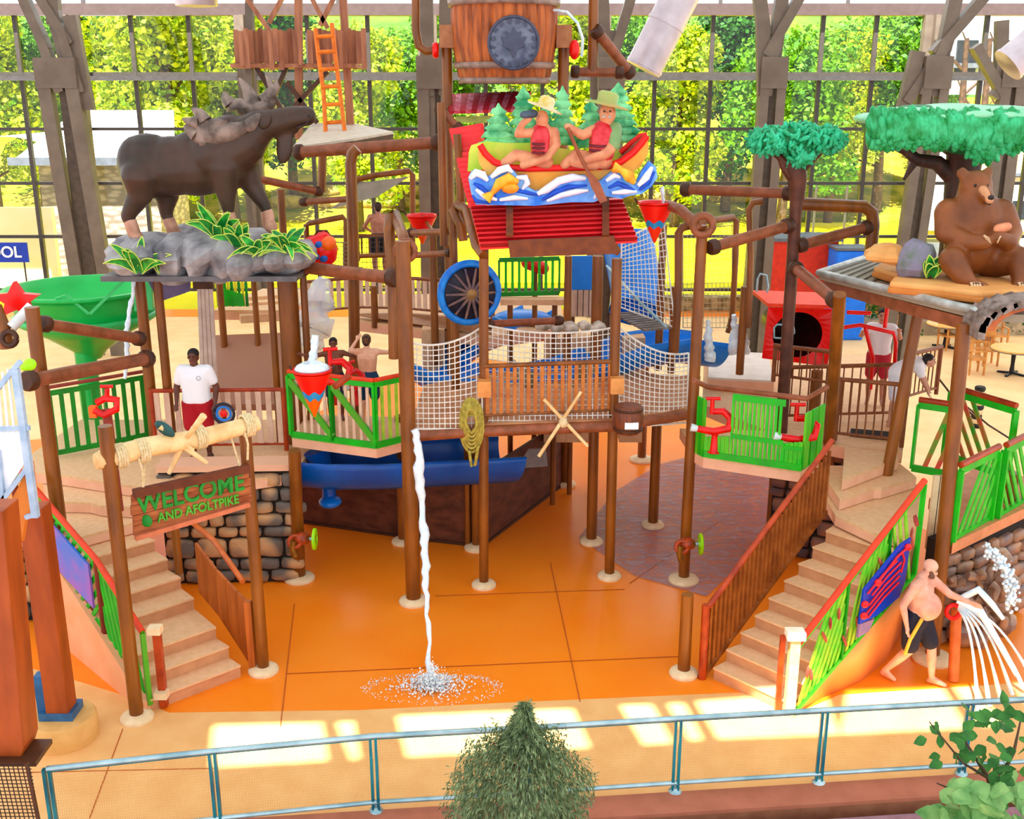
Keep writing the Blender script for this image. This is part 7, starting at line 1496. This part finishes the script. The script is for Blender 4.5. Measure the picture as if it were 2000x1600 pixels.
# ================================================================== TERRACE FURNITURE
wd_ = mat('chair_wood', 'd89c58', 'b87c3c', rough=.5, scale=6); dkm = mat('dark_iron', '2c2c30', '202024', rough=.4, metal=.5)
def table(px, py, lab, r=.62):
    g = gz(px, py, .75); t = thing('round_table', lab, 'table', V(g.x, g.y, 0))
    MB().lathe([(r*.98, .71), (r, .72), (r, .75), (r*.98, .76)], (g.x, g.y, 0), 32).build('tabletop', mat('table_tan', 'f0c070', 'e4b060', rough=.4), t)
    MB().lathe([(r*1.0, .69), (r*1.01, .71), (r, .72)], (g.x, g.y, 0), 32).build('table_rim', mat('rim_grey', '7c7468', '6c645c'), t)
    MB().lathe([(.07, .05), (.05, .3), (.07, .7)], (g.x, g.y, 0), 12).build('pedestal', dkm, t)
    for k in range(4): a_ = math.pi/4+k*math.pi/2; MB().bar(V(g.x, g.y, .06), V(g.x+.38*math.cos(a_), g.y+.38*math.sin(a_), .025), .07, .05).build('foot', dkm, t)
    return g
def chair(x, y, rz, lab):
    t = thing('slatback_chair', lab, 'chair', V(x, y, 0), 'wooden chairs on the terrace'); R = Matrix.Rotation(rz, 3, 'Z'); q = lambda a_, b_, c_: V(x, y, 0)+R@V(a_, b_, c_)
    MB().box(q(0, 0, .45), (.46, .44, .05), rz).build('seat', wd_, t)
    for sx, sy in ((-.2, -.19), (.2, -.19)): MB().bar(q(sx, sy, 0), q(sx, sy, .66), .045).build('leg', wd_, t)
    for sx in (-.2, .2): MB().bar(q(sx, .2, 0), q(sx, .24, .95), .045).build('leg', wd_, t); MB().bar(q(sx, -.21, .67), q(sx, .22, .67), .06, .03).build('armrest', wd_, t)
    MB().bar(q(-.22, .235, .86), q(.22, .235, .86), .03, .18).build('backrest', wd_, t); MB().bar(q(-.2, .22, .62), q(.2, .22, .62), .02, .05).build('back_slat', wd_, t)
g1 = table(1982, 680, 'round tan table on dark iron feet at the right edge of the terrace'); g2_ = table(1850, 632, 'round tan table further back on the terrace', .6)
for (x, y, rz, lab) in ((g1.x-1.0, g1.y+.1, math.pi/2, 'wooden chair left of the front terrace table'), (g1.x-.2, g1.y+1.1, 0, 'wooden chair behind the front terrace table'), (g1.x+.15, g1.y-1.2, math.pi+.3, 'wooden chair in front of the front terrace table'),
    (g2_.x+.25, g2_.y-1.05, math.pi-.1, 'wooden chair in front of the rear terrace table'), (g2_.x+1.1, g2_.y, -math.pi/2, 'wooden chair right of the rear terrace table'), (g2_.x-1.1, g2_.y+.2, math.pi/2, 'wooden chair left of the rear terrace table'), (g1.x+.9, g1.y+3.0, 0, 'wooden chair far behind at the right edge'), (g1.x-.6, g1.y+3.0, .3, 'wooden chair far behind between both tables')): chair(x, y, rz, lab)
# hedge / planting boxes behind terrace
t = thing('planter_hedge', 'dark green hedge with rocks behind the rear terrace table', 'hedge', V(at(1780, 600, 34).x, 34, 0)); random.seed(40)
lv = MB()
for k in range(2600): p = V(random.uniform(11.3, 17.5), random.uniform(33.6, 34.8), random.uniform(.1, 1.15)); lv.leaf(p, V(random.gauss(0, 1), random.gauss(0, 1), random.gauss(0, 1)), V(random.gauss(0, 1), random.gauss(0, 1), 1), .16, .09)
lv.build('foliage', ld, t); MB().box((14.4, 34.2, .25), (6.4, 1.1, .5)).build('planter_box', mat('planter_stone', 'b8a488', '9c8a70', kind='voronoi', scale=3), t)
# cable reel / totem
t = thing('carved_totem', 'short black and cream banded totem post on the terrace', 'totem', gz(1905, 835)); g = gz(1905, 835)
for k in range(9): MB().lathe([(.1, 0), (.12, .03), (.12, .09), (.1, .11)], g+V(.01*math.sin(k*2), 0, .11*k), 14).build('band', mat('totem_black', '201814', '140e0c') if k % 2 == 0 else mat('totem_cream', 'e8d0a8', 'd0b488'), t)
for k, (a_, b_, c_) in enumerate((((1830, 735), (1865, 780), (1905, 815)), ((1850, 762), (1930, 830), (1990, 868)))): tag(MB().tube([at(*a_, 18.5), at(*b_, 18.2), at(*c_, 18.0)], .018, 6).build('dead_branch', MATS['bark_dark']), ['thin dark branch hanging behind the upper green railing', 'long dark branch trailing past the banded totem'][k], 'branch')

# ================================================================== FOREGROUND PLANTS
random.seed(77)
c = at(1010, 1600, 7.2); base = V(c.x, 7.2, -1.5)
t = thing('weeping_conifer', 'grey-green weeping conifer top in front of the guard rail', 'tree', base)
top = at(1025, 1372, 7.2)
tk = MB(); tk.tube([base, V(c.x, 7.2, c.z), top-V(0, 0, .15)], [.09, .05, .012], 8)
for k in range(26): a_ = random.uniform(0, 6.28); z = random.uniform(c.z-.3, top.z-.25); rr = .62*(1-(z-c.z+.3)/(top.z-c.z+.3))+.05; tk.tube([V(c.x, 7.2, z), V(c.x+rr*math.cos(a_)*.8, 7.2+rr*math.sin(a_)*.8, z+.06)], [.014, .005], 5)
tk.build('trunk', MATS['bark_dark'], t)
lv = MB()
def outline(z):   # crown radius by height
    f = (top.z-z)/(top.z-c.z); return .02+.14*min(1, f*3)+.42*min(1, max(0, (f-.24)*4.2))+.12*max(0, f-.55)
ldr = []
for k in range(17): a_ = 2*math.pi*k/17+random.uniform(-.2, .2); ldr.append((a_, random.uniform(.3, 1)))
for k in range(34000):
    z = random.uniform(c.z-.9, top.z); a_, s_ = random.choice(ldr); a_ += random.gauss(0, .25); r_ = outline(z+random.uniform(-.04, .09))*random.uniform(.25, 1.0)**.6*(.86+.14*math.sin(a_*5+z*6))
    p = V(c.x+(top.x-c.x)*max(0, (z-c.z)/(top.z-c.z))+r_*math.cos(a_), 7.2+r_*math.sin(a_), z); d = V(math.cos(a_)*.45+random.gauss(0, .25), math.sin(a_)*.45+random.gauss(0, .25), -.9+random.gauss(0, .5)); lv.leaf(p, d, V(random.gauss(0, 1), random.gauss(0, 1), random.gauss(0, 1)), random.uniform(.03, .09), random.uniform(.007, .016))
lv.build('foliage', leafmat('conifer_grey_green', '243c20', '94a878', scale=16, trans=.15), t)
# broadleaf shrub lower right
random.seed(78)
t = thing('broadleaf_shrub', 'broad-leaved shrub with dark leaves in the lower right corner', 'shrub', V(3.6, 7.6, -1.5))
stm = MB(); stm.tube([V(3.6, 7.6, -1.5), at(1960, 1620, 7.6), at(1930, 1520, 7.6), at(1880, 1440, 7.6)], [.05, .035, .02, .008], 7); stm.tube([at(1940, 1545, 7.6), at(1980, 1470, 7.7), at(1995, 1400, 7.7)], [.02, .014, .006], 6); stm.tube([at(1930, 1520, 7.6), at(1880, 1490, 7.5), at(1815, 1410, 7.5)], [.015, .01, .005], 6); stm.tube([at(1950, 1560, 7.6), at(1900, 1560, 7.5), at(1830, 1530, 7.5)], [.02, .012, .006], 6); stm.build('stem', MATS['bark_dark'], t)
def big_leaf(mb, c, d, n_, L_, w_):
    d = d.normalized(); x = d.cross(n_).normalized(); u = x.cross(d); pr = [(0, 0), (.15, .3), (.35, .5), (.6, .42), (.85, .18), (1, 0)]; vs = []
    for f, h_ in pr: m_ = c+d*L_*f+u*(-.12*L_*f*f); vs += [m_+x*h_*w_+u*.03*L_, m_, m_-x*h_*w_+u*.03*L_]
    mb.add(vs, [f_ for i in range(5) for f_ in ((i*3, i*3+1, i*3+4, i*3+3), (i*3+1, i*3+2, i*3+5, i*3+4))], True)
l1, l2 = MB(), MB()
for k in range(62):
    px, py = random.choice(((1812, 1420), (1830, 1455), (1870, 1430), (1900, 1400), (1930, 1450), (1975, 1400), (1990, 1440), (1880, 1480), (1960, 1500), (1930, 1480), (1985, 1500))); p = at(px+random.gauss(0, 14), py+random.gauss(0, 14), 7.55+random.uniform(-.2, .2)); big_leaf(l1, p, V(random.gauss(0, 1), random.gauss(0, .6)-.3, random.gauss(-.1, .7)), V(random.gauss(0, .5), -.6, 1), random.uniform(.1, .17), random.uniform(.07, .11))
for k in range(70):
    px = random.uniform(1835, 2010); py = random.uniform(1530, 1620); p = at(px, py, 7.3+random.uniform(-.2, .25)); big_leaf(l2, p, V(random.gauss(0, 1), random.gauss(0, .6)-.4, random.gauss(-.2, .6)), V(random.gauss(0, .5), -.7, 1), random.uniform(.16, .26), random.uniform(.12, .18))
l1.build('dark_foliage', leafmat('shrub_dark_green', '1c5420', '4c8c3c', scale=6, trans=.2), t); l2.build('pale_foliage', leafmat('shrub_pale_green', '4c8848', 'a0c880', scale=6, trans=.25), t)
# ================================================================== nest the small pieces under the part they sit on
def stem_(o): return o.name.split('.')[0]
NEST = {'medallion_rim': 'medallion', 'leaf_emblem': 'medallion', 'rim_letter': 'medallion', 'base_flange': 'rail_post', 'eye': 'body', 'eyebrow': 'body', 'lips': 'body', 'nose': 'body', 'muzzle_stripe': 'body', 'mouth_line': 'body', 'nostril': 'body',
        'foot_pad': 'body', 'claw': 'body', 'ear': 'body', 'chest_emblem': 't_shirt', 'red_line': 'blue_board', 'red_mark': 'blue_board', 'hub': 'disc', 'spoke': 'disc', 'table_rim': 'tabletop', 'vest_strap': 'life_vest', 'blade_edge': 'blade',
        'post_cap': 'end_post', 'wave_crest': 'wave_board', 'gunwale': 'canoe_hull', 'window_trim': 'body', 'serving_window': 'window_trim', 'handle': 'handle_stem', 'duct_seam': 'duct_pipe', 'seam_strip': 'bowl', 'cattail_head': 'slat', 'slat_gap': 'slat_board'}
for th in [o for o in COL.objects if o.parent is None and o.children]:
    kids = list(th.children); by = {}
    for c in kids: by.setdefault(stem_(c), []).append(c)
    for c in kids:
        tgt = NEST.get(stem_(c))
        if tgt and tgt in by and tgt != stem_(c) and NEST.get(tgt) != stem_(c):
            cand = by[tgt]; pc = Vector(c.bound_box[0])
            q = min(cand, key=lambda x: (sum((Vector(v) for v in x.bound_box), Vector())/8-sum((Vector(v) for v in c.bound_box), Vector())/8).length)
            if q.parent is th: c.parent = q
